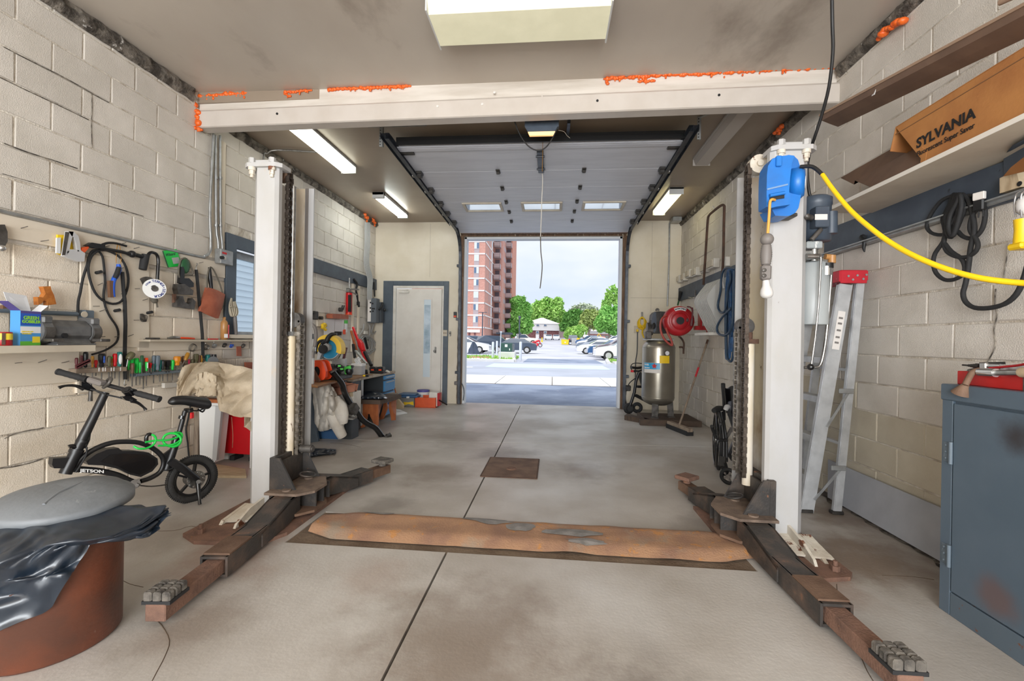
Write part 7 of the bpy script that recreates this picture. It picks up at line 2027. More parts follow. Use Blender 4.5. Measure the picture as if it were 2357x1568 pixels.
# electric kick scooter
YK=7.75
t=thing('kick_scooter','folded black kick scooter standing behind the compressor tank','scooter',FL(*c7(140,1305)))
mb=MB();wc2=P7(135,1245,YK);wr2=.095;wc2.z=wr2
mb.tube([wc2+V((math.cos(a)*(wr2-.03),.03*math.cos(a),math.sin(a)*(wr2-.03)))for a in[2*PI*k/20 for k in range(20)]],.03,8,1,True);mb.cyl(wc2-V((0,.03,0)),wc2+V((0,.03,0)),.05);part('front_wheel',mb,'black_rubber',t)
mb=MB();w3=V((wc2.x+.16,YK+.12,wr2));mb.tube([w3+V((math.cos(a)*(wr2-.03),0,math.sin(a)*(wr2-.03)))for a in[2*PI*k/20 for k in range(20)]],.03,8,1,True);part('rear_wheel',mb,'black_rubber',t)
mb=MB();mb.tube([wc2,P7(195,1100,YK),P7(215,960,YK),P7(250,870,YK)],.026,10,2);mb.tube([wc2+V((.02,.04,0)),P7(175,1180,YK+.05),P7(205,1080,YK+.05)],.02,8,2);part('stem',mb,'black_satin',t)
mb=MB();mb.tube([P7(165,812,YK-.05),P7(230,820,YK),P7(300,810,YK+.05)],.022,10,2);mb.tube([P7(190,850,YK),P7(245,855,YK),P7(290,840,YK)],.016,8,2);part('handlebar',mb,'black_satin',t)
mb=MB();mb.box(P7(172,855,YK-.05),(.05,.04,.04),None,.008);part('red_switch',mb,'red',t)
mb=MB();mb.tube([P7(300,770,YK),P7(200,765,YK),P7(160,790,YK),P7(160,830,YK),P7(205,870,YK)],.008,6,3);mb.tube([P7(215,930,YK),P7(150,980,YK-.02),P7(120,1030,YK)],.008,6,3);part('cable',mb,'black_rubber',t)
mb=MB();mb.bar(P7(250,870,YK+.03),P7(295,1010,YK+.03),.1,.06);mb.bar(P7(230,1030,YK+.02),P7(300,1030,YK+.1),.05,.04);mb.bar(P7(215,1130,YK+.02),P7(330,1190,YK+.1),.05,.05);part('deck',mb,'black_satin',t)
mb=MB();p=BW(1444,893);mb.box(p+V((0,-.04,0)),(.1,.08,.1),None,.012);mb.tube([p+V((-.03,-.05,-.05)),p+V((-.04,-.06,-.2)),p+V((.0,-.08,-.36)),p+V((.06,-.1,-.42))],.009,6,3);solo('photo_sensor',mb,'dark_metal','dark door sensor on the wall beside the kick scooter','sensor')
# push broom
t=thing('push_broom','push broom leaning on the wall, wooden head with dark bristles','broom',FL(1565,990))
h0,h1=FL(*c7(590,1435),.075),FL(*c7(830,1525),.075)
mb=MB();mb.bar(h0,h1,.075,.05,ch=.006);part('head',mb,'wood_grey',t)
mb=MB();mb.bar(h0-V((0,-.015,.045)),h1-V((0,-.015,.045)),.095,.06);part('bristles',mb,'black_rubber',t)
mb=MB();a=h0.lerp(h1,.5)+V((0,0,.02));b=RW(1629,783,.02);mb.cyl(a,b,.0135,n=10);part('handle',mb,'wood_grey',t)
mb=MB();mb.cyl(a.lerp(b,.55),a.lerp(b,.66),.0142,n=10);part('red_paint_band',mb,'red_worn',t)
mb=MB();mb.cyl(a.lerp(b,.95),b+(b-a).normalized()*.004,.0146,n=10);part('grip',mb,'rust_dark',t)
# --- wall things past the compressor
za=RW(1640,650).z
y0_,y1_=4.45,YB-.06
mb=MB();p0,p1=RW(*c8(40,935)),RW(*c8(40,825));mb.bb((XR-.035,4.4,p0.z),(XR-.001,p0.y,p1.z),.004);t=solo('wall_rail',mb,'grey_blue_dark','dark grey board along the wall behind the blue hose','board')
mb=MB();mb.cyl(RW(*c8(238,900),.04),RW(*c8(238,815),.06),.012,n=8);mb.tube([RW(*c8(175,880),.12),RW(*c8(205,888),.08),RW(*c8(225,880),.05)],.01,6);part('hook',mb,'steel',t)
t=thing('hand_brush','small tool with black grip and green shaft hung on the dark board','tool',RW(*c8(85,945),.06))
mb=MB();mb.tube(RWS([c8(105,830),c8(98,870),c8(90,905)],.06),[.03,.024,.02],8,2);part('grip',mb,'black_rubber',t)
mb=MB();mb.cyl(RW(*c8(90,905),.06),RW(*c8(78,950),.06),.014,n=8);part('shaft',mb,'green_dark',t)
sizes=[(112,700,148,752),(148,685,192,738),(190,660,245,712),(245,635,310,700),(330,608,388,665),(392,572,475,635)]
for i,(x0,y0,x1,y1)in enumerate(sizes):
 a,b=RW(*c8(x0+6,y1),0),RW(*c8(x1-14,y0+6),0)
 mb=MB();mb.bb((XR-.085,min(a.y,b.y),a.z),(XR-.001,max(a.y,b.y),a.z+.13),.008)
 o=thing('peg_block',('white wall block, %s'%('first of the stepped row from the compressor','second of the stepped row from the compressor','third of the stepped row from the compressor','fourth, just before the bent pipe','fifth, between the legs of the bent pipe','last and largest, beside the blue hose')[i]),'block',a,0,'white blocks above the dark board')
 part('body',mb,'white_paint',o)
 mb=MB();mb.bb((XR-.105,min(a.y,b.y)+.02,a.z+.02),(XR-.084,max(a.y,b.y)-.02,a.z+.11),.004);part('face',mb,'shelf_cream',o)
mb=MB();p=RW(*c8(545,600));mb.bb((XR-.06,p.y-.03,p.z),(XR-.001,p.y+.03,RW(*c8(545,515)).z),.008);solo('peg_block',mb,'white_paint','thin upright white peg above the blue hose','peg')
# inverted pipe frame
t=thing('bent_pipe','tall bent steel pipe frame shaped like a gate leaning on the wall','pipe frame',RW(1620,660,.08))
mb=MB();mb.tube([RW(*c8(p,q),o)for p,q,o in((310,765,.08),(322,600,.10),(338,350,.12),(350,180,.13),(362,140,.13),(390,112,.13),(440,72,.12),(478,48,.12),(496,55,.12),(498,85,.12),(494,250,.11),(490,480,.10),(482,640,.09),(462,780,.09),(448,1000,.09),(435,1165,.09))],.0165,10,3);part('pipe',mb,'rust_dark',t)
mb=MB();mb.tube(RWS([c8(395,60),c8(412,88),c8(428,92)],.11),.012,6,2);part('wall_tie',mb,'white_paint',t)
# white moulded panels hung one behind another
for k in range(9):
 Y=5.52+.058*(8-k)
 f0=[(358,842),(395,790),(460,712),(505,690),(515,1190),(482,1192),(440,1120),(352,935),(340,890)]
 pts=[AT(*c8(x,y),5.52)for x,y in f0]
 pts=[V((p.x+(0 if i not in(3,4)else 0),Y,p.z-.012*(8-k)*0))for i,p in enumerate(pts)]
 for i in(3,4):pts[i].x=min(XR-.01,pts[i].x+.06)
 mb=MB();mb.prism(pts,(0,.024,0))
 c_=sum(pts,V((0,0,0)))/len(pts)
 o=thing('moulded_panel','white moulded wall panel, %s of the stack counted from the compressor'%('first','second','third','fourth','fifth','sixth','seventh','eighth','ninth')[k],'panel',(c_.x,Y,min(p.z for p in pts)),0,'white moulded panels')
 part('shell',mb,'moulded',o)
mb=MB()
mb.bb((AT(*c8(360,1215),5.5).x,5.5,AT(*c8(360,1222),5.5).z),(XR-.12,6.04,AT(*c8(360,1195),5.5).z),.004);solo('panel_ledge',mb,'white_paint','small white ledge holding the moulded panels','ledge')
# blue air hose
t=thing('air_hose','thick hank of blue air hose hanging on the wall beside the lift post','hose',RW(1705,830,.12))
mb=MB();rr=random.Random(12)
for k in range(15):
 xt=530+9*k+rr.uniform(-4,4);xb=xt+rr.uniform(-25,30);yb_=rr.uniform(1080,1260)if k not in(1,2,3)else rr.uniform(1350,1450)
 o=.24+.09*math.sin(PI*k/14)+rr.uniform(-.015,.02)
 w_=rr.uniform(12,24)
 mb.tube([RW(*c8(x,y),oo)for x,y,oo in((xt,640,o),(xt-w_,760,o),(xb-w_,1000,o-.01),(xb-w_*.8,yb_-40,o-.01),(xb,yb_,o),(xb+w_*.7,yb_-60,o),(xt+w_,960,o+.01),(xt+w_*.8,740,o+.01),(xt+4,628,o+.005))],.0125,7,3)
part('blue_loops',mb,'blue_hose',t)
mb=MB()
mb.tube([RW(*c8(x,y),.37)for x,y in((600,620),(530,612),(490,640),(470,720),(465,820),(440,950),(460,1010),(500,1010),(520,940),(530,820),(555,720),(550,640))],.013,7,3)
mb.tube([RW(*c8(x,y),.38)for x,y in((560,980),(480,1060),(435,1140),(440,1200),(490,1225),(540,1200),(570,1120),(580,900),(585,640))],.013,7,3)
mb.tube([RW(*c8(x,y),.36)for x,y in((640,625),(605,700),(600,900),(610,1150),(590,1290),(570,1440),(545,1455),(520,1400),(512,1200),(520,900))],.013,7,3)
part('dark_loops',mb,'blue_hose_dark',t)
mb=MB();q=RW(*c8(590,625),.30);mb.cyl(q,V((XR-.036,q.y+.12,q.z+.0)),.012,n=8);part('peg',mb,'steel',t)
mb=MB();mb.tube(RWS([c8(490,650),c8(485,740),c8(495,800)],.3),.012,6,2);part('white_hook',mb,'white_plastic',t)
# folded wheelchair
c9=Z(1600,860,5.6)
def P9(x,y,Y):return AT(*c9(x,y),Y)
YW=4.25
t=thing('wheelchair','black folded wheelchair standing against the wall behind the lift post','wheelchair',FL(1675,1110))
def wheel_edge(x0,yc,rad_,Y,tilt,name,w,m,hub):
 c_=P9(x0,yc,Y);c_.z=rad_ if name!='hand_rim' else c_.z
 d=V((tilt,1,0)).normalized();mb=MB()
 mb.tube([c_+d*(rad_-w)*math.cos(a)+V((0,0,(rad_-w)*math.sin(a)))for a in[2*PI*k/32 for k in range(32)]],w,8,1,True)
 o=part(name,mb,m,t)
 if hub:
  mb=MB();nn=V((d.y,-d.x,0));mb.cyl(c_-nn*.03,c_+nn*.03,.03)
  for k in range(12):
   a=2*PI*k/12;mb.cyl(c_,c_+d*(rad_-w)*math.cos(a)+V((0,0,(rad_-w)*math.sin(a))),.002,n=4)
  part('spokes',mb,'steel',o)
 return c_
wheel_edge(300,900,.29,4.5,.27,'large_wheel',.014,'black_rubber',True)
cc=P9(262,900,4.5);cc.z=.29;d=V((.27,1,0)).normalized();mb=MB();mb.tube([cc+d*.255*math.cos(a)+V((0,0,.255*math.sin(a)))for a in[2*PI*k/32 for k in range(32)]],.010,8,1,True);part('hand_rim',mb,'black_gloss',t)
wheel_edge(720,900,.29,4.5,.27,'large_wheel',.014,'black_rubber',True)
# caster wheels
for x,Y in((430,4.03),):
 c_=P9(x,1330,Y);rr_=.073;c_.z=rr_
 d=V((.8,-.6,0));mb=MB();mb.tube([c_+d*(rr_-.015)*math.cos(a)+V((0,0,(rr_-.015)*math.sin(a)))for a in[2*PI*k/24 for k in range(24)]],.016,8,1,True);o=part('caster',mb,'black_rubber',t)
 mb=MB();nn=V((.6,.8,0))
 for k in range(5):
  a=2*PI*k/5;mb.bar(c_,c_+d*(rr_-.02)*math.cos(a)+V((0,0,(rr_-.02)*math.sin(a))),.012,.014)
 mb.cyl(c_-nn*.02,c_+nn*.02,.018);part('hub',mb,'grey_plastic',o)
 mb=MB();mb.bar(c_+V((-.01,.02,0)),P9(365,1160,Y+.05),.03,.05);mb.bar(P9(345,1200,Y+.05),P9(365,1080,Y+.08),.05,.05);part('caster_fork',mb,'black_satin',t)
mb=MB()
mb.tube([P9(365,1100,4.1),P9(370,900,4.12),P9(350,700,4.15),P9(310,520,4.2),P9(290,460,4.22)],.013,8,2);mb.tube([P9(405,1140,4.15),P9(405,900,4.18),P9(380,700,4.2),P9(350,500,4.3)],.013,8,2)
mb.tube([P9(345,660,4.15),P9(325,640,4.15),P9(318,700,4.15),P9(330,780,4.15)],.012,8,2);mb.tube([P9(300,860,4.1),P9(420,860,4.1)],.012,8);mb.tube([P9(440,1050,4.2),P9(480,1110,4.15)],.016,8)
part('side_frame',mb,'black_satin',t)
mb=MB();mb.bar(P9(425,460,4.25),P9(605,1040,4.25),.028,.028);mb.bar(P9(640,560,4.28),P9(435,1040,4.28),.028,.028);mb.cyl(P9(518,775,4.22),P9(518,775,4.3),.016);part('cross_brace',mb,'black_satin',t)
mb=MB();mb.bar(P9(475,700,4.2),P9(400,830,4.2),.03,.02);mb.bar(P9(560,690,4.2),P9(620,800,4.2),.03,.02);part('footplate_link',mb,'tool_grey',t)
mb=MB();mb.tube([P9(240,482,4.15),P9(290,455,4.2),P9(345,450,4.3)],[.022,.028,.024],10,2);part('armrest',mb,'black_rubber',t)
mb=MB();mb.sheet(lambda u,v:P9(368+250*u+30*v*(1-u),180+18*math.sin(u*10)*(1-v)+330*v,4.62+.06*math.sin(u*10)-.12*v),18,10,.01);part('back_fabric',mb,'black_satin',t)
mb=MB();mb.tube([P9(360,130,4.66),P9(362,180,4.66),P9(368,350,4.62),P9(378,600,4.56)],[.02,.02,.013,.012],10,2);part('push_handle',mb,'black_rubber',t)
mb=MB();mb.sheet(lambda u,v:P9(440+140*u,370+170*v+30*math.sin(u*PI)*(v-.5),4.3+.08*math.cos(u*6)),10,8,.02);part('folded_seat',mb,'black_satin',t)
mb=MB();mb.tube([P9(215,680,4.05),P9(235,740,4.1),P9(270,830,4.12),P9(300,850,4.12)],[.016,.016,.01,.01],8,2);part('brake_lever',mb,'black_rubber',t)
mb=MB();mb.tube([P9(390,470,4.2),P9(410,430,4.2),P9(430,430,4.22)],[.022,.024,.02],8,2);part('joint',mb,'grey_light',t)
# --- things on and beside the ladder-side post
c4=Z(1680,300,3.9211)
def P4(x,y,Y):return AT(*c4(x,y),Y)
# blue cord reel on the post face
YB_=2.62
t=thing('cord_reel','blue retractable cord reel mounted at the top of the lift post','cord reel',P4(490,775,YB_))
front=[(332,520),(335,400),(345,320),(385,255),(450,232),(540,225),(585,230),(560,300),(545,420),(535,560),(545,670),(415,690),(375,700),(332,690)]
f3=[P4(x,y,YB_)for x,y in front]
mb=MB();mb.prism(f3,(.0,.10,0));part('front_shell',mb,'blue_plastic',t)
side=[(450,240),(530,222),(575,228),(615,265),(632,320),(645,480),(640,600),(620,700),(590,745),(545,770),(500,775),(410,770),(372,700),(520,640),(520,420)]
mb=MB();mb.prism([P4(x,y,YB_+.06)for x,y in side],(0,.14,0));part('rear_shell',mb,'blue_plastic',t)
dx=V((.82,-.45,-.03)).normalized()
p=P4(642,475,YB_+.09)
hr=abs(P4(640,335,YB_+.09).z-P4(640,610,YB_+.09).z)/2
mb=MB();mb.lathe(p-dx*.05,[(0,0),(hr*1.05,0),(hr,.05),(hr*.82,.068),(hr*.5,.07),(0,.07)],28,axis=dx);part('spring_cover',mb,'blue_plastic',t)
mb=MB();mb.lathe(p-dx*.05,[(hr*.42,.0705),(hr*.42,.073),(0,.073)],20,axis=dx);part('white_badge',mb,'print_white',t)
mb=MB();q=P4(428,590,YB_-.004);a,b=P4(365,625,YB_-.006),P4(492,560,YB_-.006);mb.prism([P4(362,590,YB_-.006),P4(492,548,YB_-.006),P4(492,612,YB_-.006),P4(362,632,YB_-.006)],(0,.008,0));part('cord_slot',mb,'black',t)
mb=MB();mb.prism([P4(338,525,YB_-.004),P4(525,480,YB_-.004),P4(525,495,YB_-.004),P4(338,540,YB_-.004)],(0,.006,0));part('dust_ledge',mb,'blue_dust',t)
mb=MB();mb.cyl(P4(360,590,YB_-.012),P4(495,565,YB_-.012),.010,n=10);part('guide_roller',mb,'blue_plastic',t)
mb=MB();mb.box(P4(500,782,YB_+.16),(.09,.1,.02),None,.004);part('mounting_bracket',mb,'dark_metal',t)
mb=MB();mb.box(P4(440,280,YB_-.004),(.03,.02,.06),None,.004);part('top_latch',mb,'blue_plastic',t)
# orange cord, ball stop, trouble light
t=thing('trouble_light','grey handled trouble light with white bulb hanging from the blue reel','work lamp',P4(335,1520,YB_-.02))
Yl=YB_-.03
mb=MB();mb.tube([P4(405,630,Yl+.02),P4(380,625,Yl),P4(362,650,Yl),P4(355,760,Yl),P4(340,950,Yl),P4(330,1040,Yl)],.0075,8,3);part('cord',mb,'amber_cord',t)
mb=MB();mb.ball(P4(335,985,Yl),.034,16,10);part('ball_stop',mb,'grey_plastic',t)
a,b=P4(325,1215,Yl),P4(330,1035,Yl);L_=(b-a).length
mb=MB();prof=[]
for k in range(19):
 u=k/18;prof.append((.022+.006*math.sin(u*PI)+(.002 if k%2 else 0),L_*u))
mb.lathe(a,[(0,0)]+prof+[(0,L_)],16,axis=(b-a));part('handle',mb,'grey_plastic',t)
mb=MB();a2,b2=P4(320,1355,Yl),P4(325,1215,Yl);mb.bar(a2,b2,.05,.045,ch=.01);part('socket',mb,'grey_plastic',t)
mb=MB();q=P4(318,1285,Yl-.026)
for dz in(.014,-.016):mb.ball(q+V((-.004,0,dz)),(.012,.003,.011),10,6)
part('outlet_face',mb,'tool_grey',t)
mb=MB();a3=P4(336,1520,Yl);b3=P4(325,1355,Yl);L_=(b3-a3).length;r_=.033
mb.lathe(a3,[(.001,0),(r_*.7,.006),(r_*.95,.018),(r_,.032),(r_*.92,.048),(r_*.62,.07),(r_*.55,L_*.85),(r_*.5,L_)],20,axis=(b3-a3));part('bulb',mb,'bulb',t)
# yellow air hose from the reel out of the picture
t=thing('yellow_hose','thick yellow hose swinging from the blue reel across the block wall','hose',P4(700,320,2.65))
pts=[(1842,384,2.66),(1870,384,2.62),(1893,402,2.58),(1920,440,2.5),(1960,487,2.4),(2010,530,2.28),(2055,562,2.2),(2110,592,2.1),(2180,620,2.0),(2260,641,1.9),(2357,652,1.8),(2450,655,1.7)]
mb=MB();mb.tube([AT(*p)for p in pts[2:]],.0115,10,4);part('hose',mb,'yellow_hose',t)
mb=MB();mb.tube([AT(*p)for p in pts[:3]],.0105,10,4);part('black_sleeve',mb,'black',t)
# hydraulic power unit on the outer side of the post
YU=2.98
t=thing('hydraulic_unit','dark blue motor with grey oil tank bolted behind the lift post','hydraulic unit',P4(760,1560,YU))
a,b=P4(770,1000,YU),P4(775,640,YU)
mb=MB();r_=.082
ctr=AT(1868,500,YU)
mx=P4(775,800,YU).x
z0_,z1_=P4(775,1005,YU).z,P4(775,605,YU).z
mb.lathe((mx,YU,z0_),[(0,0),(r_,0),(r_,(z1_-z0_)*.78),(r_*1.06,(z1_-z0_)*.8),(r_*1.06,(z1_-z0_)*.95),(r_*.8,z1_-z0_),(0,z1_-z0_)],24);part('motor',mb,'motor_grey',t)
mb=MB();q0,q1=P4(760,880,YU-.1),P4(890,690,YU-.1);mb.bb((q0.x,YU-.12,q0.z),(q1.x,YU-.03,q1.z),.006);part('terminal_box',mb,'motor_grey',t)
mb=MB();q0,q1=P4(768,808,YU-.122),P4(882,756,YU-.122);mb.bb((q0.x,YU-.122,q0.z),(q1.x,YU-.12,q1.z));part('rating_plate',mb,'label_white',t)
mb=MB();q=P4(910,830,YU-.06);mb.cyl(P4(912,935,YU-.05),P4(912,740,YU-.05),.035,n=16);part('capacitor',mb,'motor_grey',t)
mb=MB();mb.tube([P4(735,790,YU-.1),P4(700,780,YU-.12),P4(690,775,YU-.12)],.018,8);mb.tube([P4(820,895,YU-.09),P4(790,930,YU-.1),P4(735,990,YU-.1)],.014,8,3);part('cable_gland',mb,'tool_grey',t)
mb=MB();q0,q1=P4(682,1070,YU-.08),P4(825,1005,YU-.08);mb.bb((q0.x,YU-.1,q0.z),(q1.x,YU+.08,q1.z),.006);part('valve_block',mb,'tank_grey',t)
mb=MB();mb.cyl(P4(690,1140,YU-.1),P4(810,1140,YU-.1),.018);mb.cyl(P4(760,1180,YU-.08),P4(760,1075,YU-.08),.02);mb.box(P4(700,1130,YU-.06),(.05,.05,.06),None,.006);part('valve_fitting',mb,'steel',t)
z0_,z1_=P4(755,1565,YU).z,P4(755,1185,YU).z
z0_=AT(1878,748,YU).z
mb=MB();r2_=.085;mb.lathe((P4(755,1300,YU).x,YU,z0_),[(0,0),(r2_*.97,0),(r2_,.006),(r2_,(z1_-z0_)-.02),(r2_*.7,z1_-z0_),(0,z1_-z0_)],24);part('oil_tank',mb,'tank_grey',t)
mb=MB();mb.cyl(P4(868,1310,YU-.06),P4(868,1230,YU-.06),.03);part('filler_neck',mb,'chrome',t)
mb=MB();mb.cyl(P4(880,1245,YU-.06),P4(880,1200,YU-.06),.032);part('filler_cap',mb,'black',t)
mb=MB();mb.tube([P4(815,1145,YU-.12),P4(822,1160,YU-.12),AT(1884,700,YU-.12),AT(1876,780,YU-.12),AT(1867,845,YU-.12)],.006,8,2);part('release_lever',mb,'steel',t)
mb=MB();mb.ball(AT(1866,845,YU-.12),.02);part('lever_knob',mb,'black_gloss',t)
mb=MB();mb.tube([P4(860,1140,YU-.05),P4(920,1145,YU-.05)],.018,8);mb.cyl(P4(920,1200,YU-.05),P4(920,1130,YU-.05),.022,n=8);part('brass_elbow',mb,'bottle_gold',t)
mb=MB();mb.tube([P4(920,1190,YU-.05),P4(908,1400,YU-.05),AT(1905,740,YU-.05),AT(1898,800,YU-.05),AT(1888,840,YU-.05),AT(1872,846,YU-.05),AT(1850,846,YU-.05)],.009,8,4);part('pressure_pipe',mb,'steel',t)
# black cable coming down from the ceiling to the post
mb=MB();mb.tube([AT(1915,-70,2.5),AT(1915,0,2.52),AT(1916,60,2.55),AT(1917,120,2.6),AT(1908,200,2.68),AT(1890,270,2.78),AT(1873,322,2.86),AT(1864,350,2.95),AT(1858,390,3.0),AT(1862,440,3.0),AT(1868,460,3.0)],.009,8,4);solo('black_cable',mb,'black','black cable dropping from the ceiling to the post with the blue reel','cable')
# --- step ladder
t=thing('step_ladder','folded aluminium step ladder with red top leaning at the block wall','ladder',FL(1890,1182))
YF,YG=3.44,3.88
fb,ft_=FL(1857,1180),AT(1947,655,YF)
rb,rt_=FL(1927,1184),AT(1981,648,YF)
def rail(a,b,w,d,name,m='aluminium'):
 mb=MB();mb.bar(a,b,w,.012,up=(0,1,0));mb.bar(a+V((-w/2,d/2,0)),b+V((-w/2,d/2,0)),.006,d,up=(0,1,0));mb.bar(a+V((w/2,d/2,0)),b+V((w/2,d/2,0)),.006,d,up=(0,1,0));return part(name,mb,m,t)
rail(fb,ft_,.088,.03,'front_rail');r2=rail(fb+V((0,YG-YF+.02,0)),ft_+V((0,YG-YF-.03,0)),.088,.03,'front_rail')
rail(rb,rt_,.05,.025,'rear_rail');rail(rb+V((0,YG-YF+.02,0)),rt_+V((0,YG-YF-.03,0)),.05,.025,'rear_rail')
L_=(ft_-fb).z
for k in range(5):
 u=(k+.9)/5.75;a=fb.lerp(ft_,u)
 mb=MB();mb.bar(a+V((0,.01,0)),a+V((0,YG-YF-.01,0)),.085,.012,ch=.003);mb.bar(a+V((-.04,.01,-.02)),a+V((-.04,YG-YF-.01,-.02)),.006,.04);part('step',mb,'aluminium',t)
for u in(.3,.62):
 a=rb.lerp(rt_,u);mb=MB();mb.bar(a+V((0,.0,0)),a+V((0,YG-YF,0)),.03,.02);part('rear_bar',mb,'aluminium',t)
for i,(u,v)in enumerate(((.38,.53),(.06,.2))):
 a=fb.lerp(ft_,u);b=rb.lerp(rt_,v)
 mb=MB();mb.bar(a+V((.03,-.012,0)),b+V((-.01,-.012,0)),.018,.006,up=(0,1,0));mb.box(b+V((-.03,-.012,.0)),(.10,.012,.035),None,.003);part('brace',mb,'galvanised',t)
mb=MB();mb.prism([AT(1893,668,YG),AT(1893,640,YG),AT(1935,628,YF-.03),AT(1990,625,YF-.03),AT(1990,640,YF-.03),AT(1982,648,YF-.03),AT(1938,660,YF-.03)],(0,.06,0))
tz=AT(1960,634,YF).z
mb=MB()
x0_,x1_=AT(1936,640,YF).x,AT(1990,640,YF).x
mb.bb((x0_-.02,YF-.03,tz-.06),(x1_,YF-.018,tz+.03),.004);mb.bb((x0_-.02,YF-.03,tz+.02),(x1_+.005,YG+.03,tz+.035),.006);mb.bb((x0_-.03,YF-.03,tz-.05),(x0_-.018,YG+.03,tz+.03),.003);mb.bb((x1_-.005,YF-.03,tz-.04),(x1_+.006,YG+.03,tz+.03),.003)
part('top_cap',mb,'red_worn',t)
for dx,dz in((.03,.0),(.06,-.025),(.09,.005),(.13,-.02),(.15,.01)):
 mb=MB();q=V((x0_+dx,YF-.031,tz+dz-.01));mb.cyl(q,q+V((0,-.004,0)),.008,n=10);part('rivet',mb,'galvanised',t)
q=fb.lerp(ft_,.80);mb=MB();ax_=(ft_-fb).normalized();mb.bar(q-ax_*.14+V((0,-.0075,0)),q+ax_*.14+V((0,-.0075,0)),.05,.001,up=(0,1,0));part('warning_sticker',mb,'label_white',t)
for s in(-.09,-.05,0,.05,.09):
 mb=MB();mb.box(q+ax_*s+V((0,-.009,0)),(.028,.001,.014),Matrix.Rotation(.15,3,'Y'));part('sticker_print',mb,'grey_plastic',t)
for p in(fb,rb):
 mb=MB();mb.box(p+V((0,.01,.012)),(.08,.05,.024),None,.004);part('foot',mb,'dark_metal',t)
 # grey sheet leaning at the base of the wall
mb=MB();mb.prism([RW(1885,1085,.10),RW(1936,1100,.04),RW(2170,1150,.02),V((XR-.09,1.85,.0)),RW(1936,1152,.09)][:0]or[V((XR-.03,RW(1905,1095,.03).y,.29)),V((XR-.03,1.9,.29)),V((XR-.10,1.9,.02)),V((XR-.10,RW(1905,1130,.1).y,.02))],(.006,0,.002));solo('leaning_sheet',mb,'sheet_grey','pale grey sheet leaning along the foot of the block wall','sheet')
mb=MB();mb.sheet(lambda u,v:V((XR-.005-.16*v*(.6+.5*noise.noise(V((u*14,0,3)))),1.9+2.0*u,.004+.03*(1-v)*max(0,.5+noise.noise(V((u*30,v*5,1)))))),60,6);solo('plaster_dust',mb,'crumbled_mortar','strip of crumbled white plaster dust along the foot of the block wall','dust',kind='stuff')
# --- steel cabinet and what lies on it
KX,KY0,KY1=1.824,1.10,2.27
KZ=AX(2180,884,KX).z
t=thing('steel_cabinet','tall grey blue steel cabinet with rusty base beside the ladder wall','cabinet',(2.05,1.7,0))
mb=MB();mb.bb((KX+.012,KY0,0),(XR-.02,KY1,KZ-.03),.003);part('body',mb,'cabinet_paint',t)
mb=MB();mb.bb((KX-.006,KY0,KZ-.075),(XR-.01,KY1+.005,KZ),.005);part('top',mb,'cabinet_paint',t)
mb=MB();mb.bb((KX,KY1-.055,.0),(KX+.014,KY1,KZ-.07),.002);part('stile',mb,'cabinet_paint',t)
mb=MB();mb.bb((KX,KY0,.0),(KX+.014,KY1-.058,.105),.002);part('kick_plate',mb,'cabinet_low',t)
mb=MB();mb.bb((KX-.002,KY0,.112),(KX+.012,KY1-.062,KZ-.085),.003);d_=part('door',mb,'cabinet_paint',t)
for z in(.74,.27):
 mb=MB();y_=KY1-.058;mb.cyl((KX-.008,y_,z-.05),(KX-.008,y_,z+.05),.008,n=10);mb.bb((KX-.004,y_,z-.045),(KX,y_+.045,z+.045),.001)
 for dz in(-.03,0,.03):mb.ball((KX-.004,y_+.03,z+dz),.006,8,5)
 part('hinge',mb,'tool_blue_grey',d_)
 # tray
t=thing('tool_tray','red steel tray with worn paint lying on the grey cabinet','tray',(2.06,1.8,KZ))
ty1=AX(2208,870,KX+.06).y;tz_=KZ+.062
mb=MB();mb.bb((KX+.05,KY0,KZ),(KX+.062,ty1,tz_),.003);mb.bb((KX+.062,ty1-.012,KZ),(XR-.03,ty1,tz_),.003);mb.bb((XR-.042,KY0,KZ),(XR-.03,ty1-.012,tz_),.003);mb.bb((KX+.06,KY0,KZ),(XR-.04,ty1-.01,KZ+.008));part('pan',mb,'red_tray',t)
mb=MB();mb.bb((KX+.048,ty1-.30,KZ+.0),(KX+.0505,ty1-.295,tz_));mb.tube([V((KX+.07,ty1-.03,tz_)),V((KX+.075,ty1-.05,tz_+.012)),V((KX+.075,ty1-.2,tz_+.012)),V((KX+.07,ty1-.22,tz_))],.004,6,2);part('handle_wire',mb,'tool_grey',t)
cA=Z(2170,780,9.8021)
def PA(x,y,X):return AX(*cA(x,y),X)
t=thing('torch_tool','chrome and rust brown torch tool with flared nozzle lying over the tray edge','torch',PA(520,1230,KX-.02))
mb=MB();X_=KX+.04
mb.tube([PA(850,700,X_),PA(720,730,X_-.01),PA(640,800,X_-.02),PA(570,920,X_-.04),PA(510,1040,X_-.05)],[.011,.011,.012,.012,.012],10,3);part('curved_neck',mb,'rust_brown',t)
mb=MB();a,b=PA(510,1040,X_-.05),PA(420,1235,X_-.05);mb.cyl(a,b,.013,.036,n=18);part('nozzle',mb,'rust_brown',t)
mb=MB();mb.cyl(PA(840,750,X_),PA(1200,770,X_-.004),.018,n=16);mb.cyl(PA(820,745,X_),PA(850,750,X_),.012,n=12);part('burner_body',mb,'chrome',t)
mb=MB();mb.cyl(PA(1195,770,X_-.004),PA(1790,760,X_-.01),.012,n=12);part('shaft',mb,'steel',t)
mb=MB();mb.cyl(PA(1780,760,X_-.01),PA(2300,760,X_-.02),.02,n=12);part('handle',mb,'wood_pale',t)
t=thing('drill_tool','chrome drill chuck tool with stepped bit lying on the red tray','tool',PA(900,640,KX+.09))
mb=MB();X_=KX+.10
q=[PA(450,592,X_),PA(580,605,X_),PA(700,615,X_),PA(830,620,X_)]
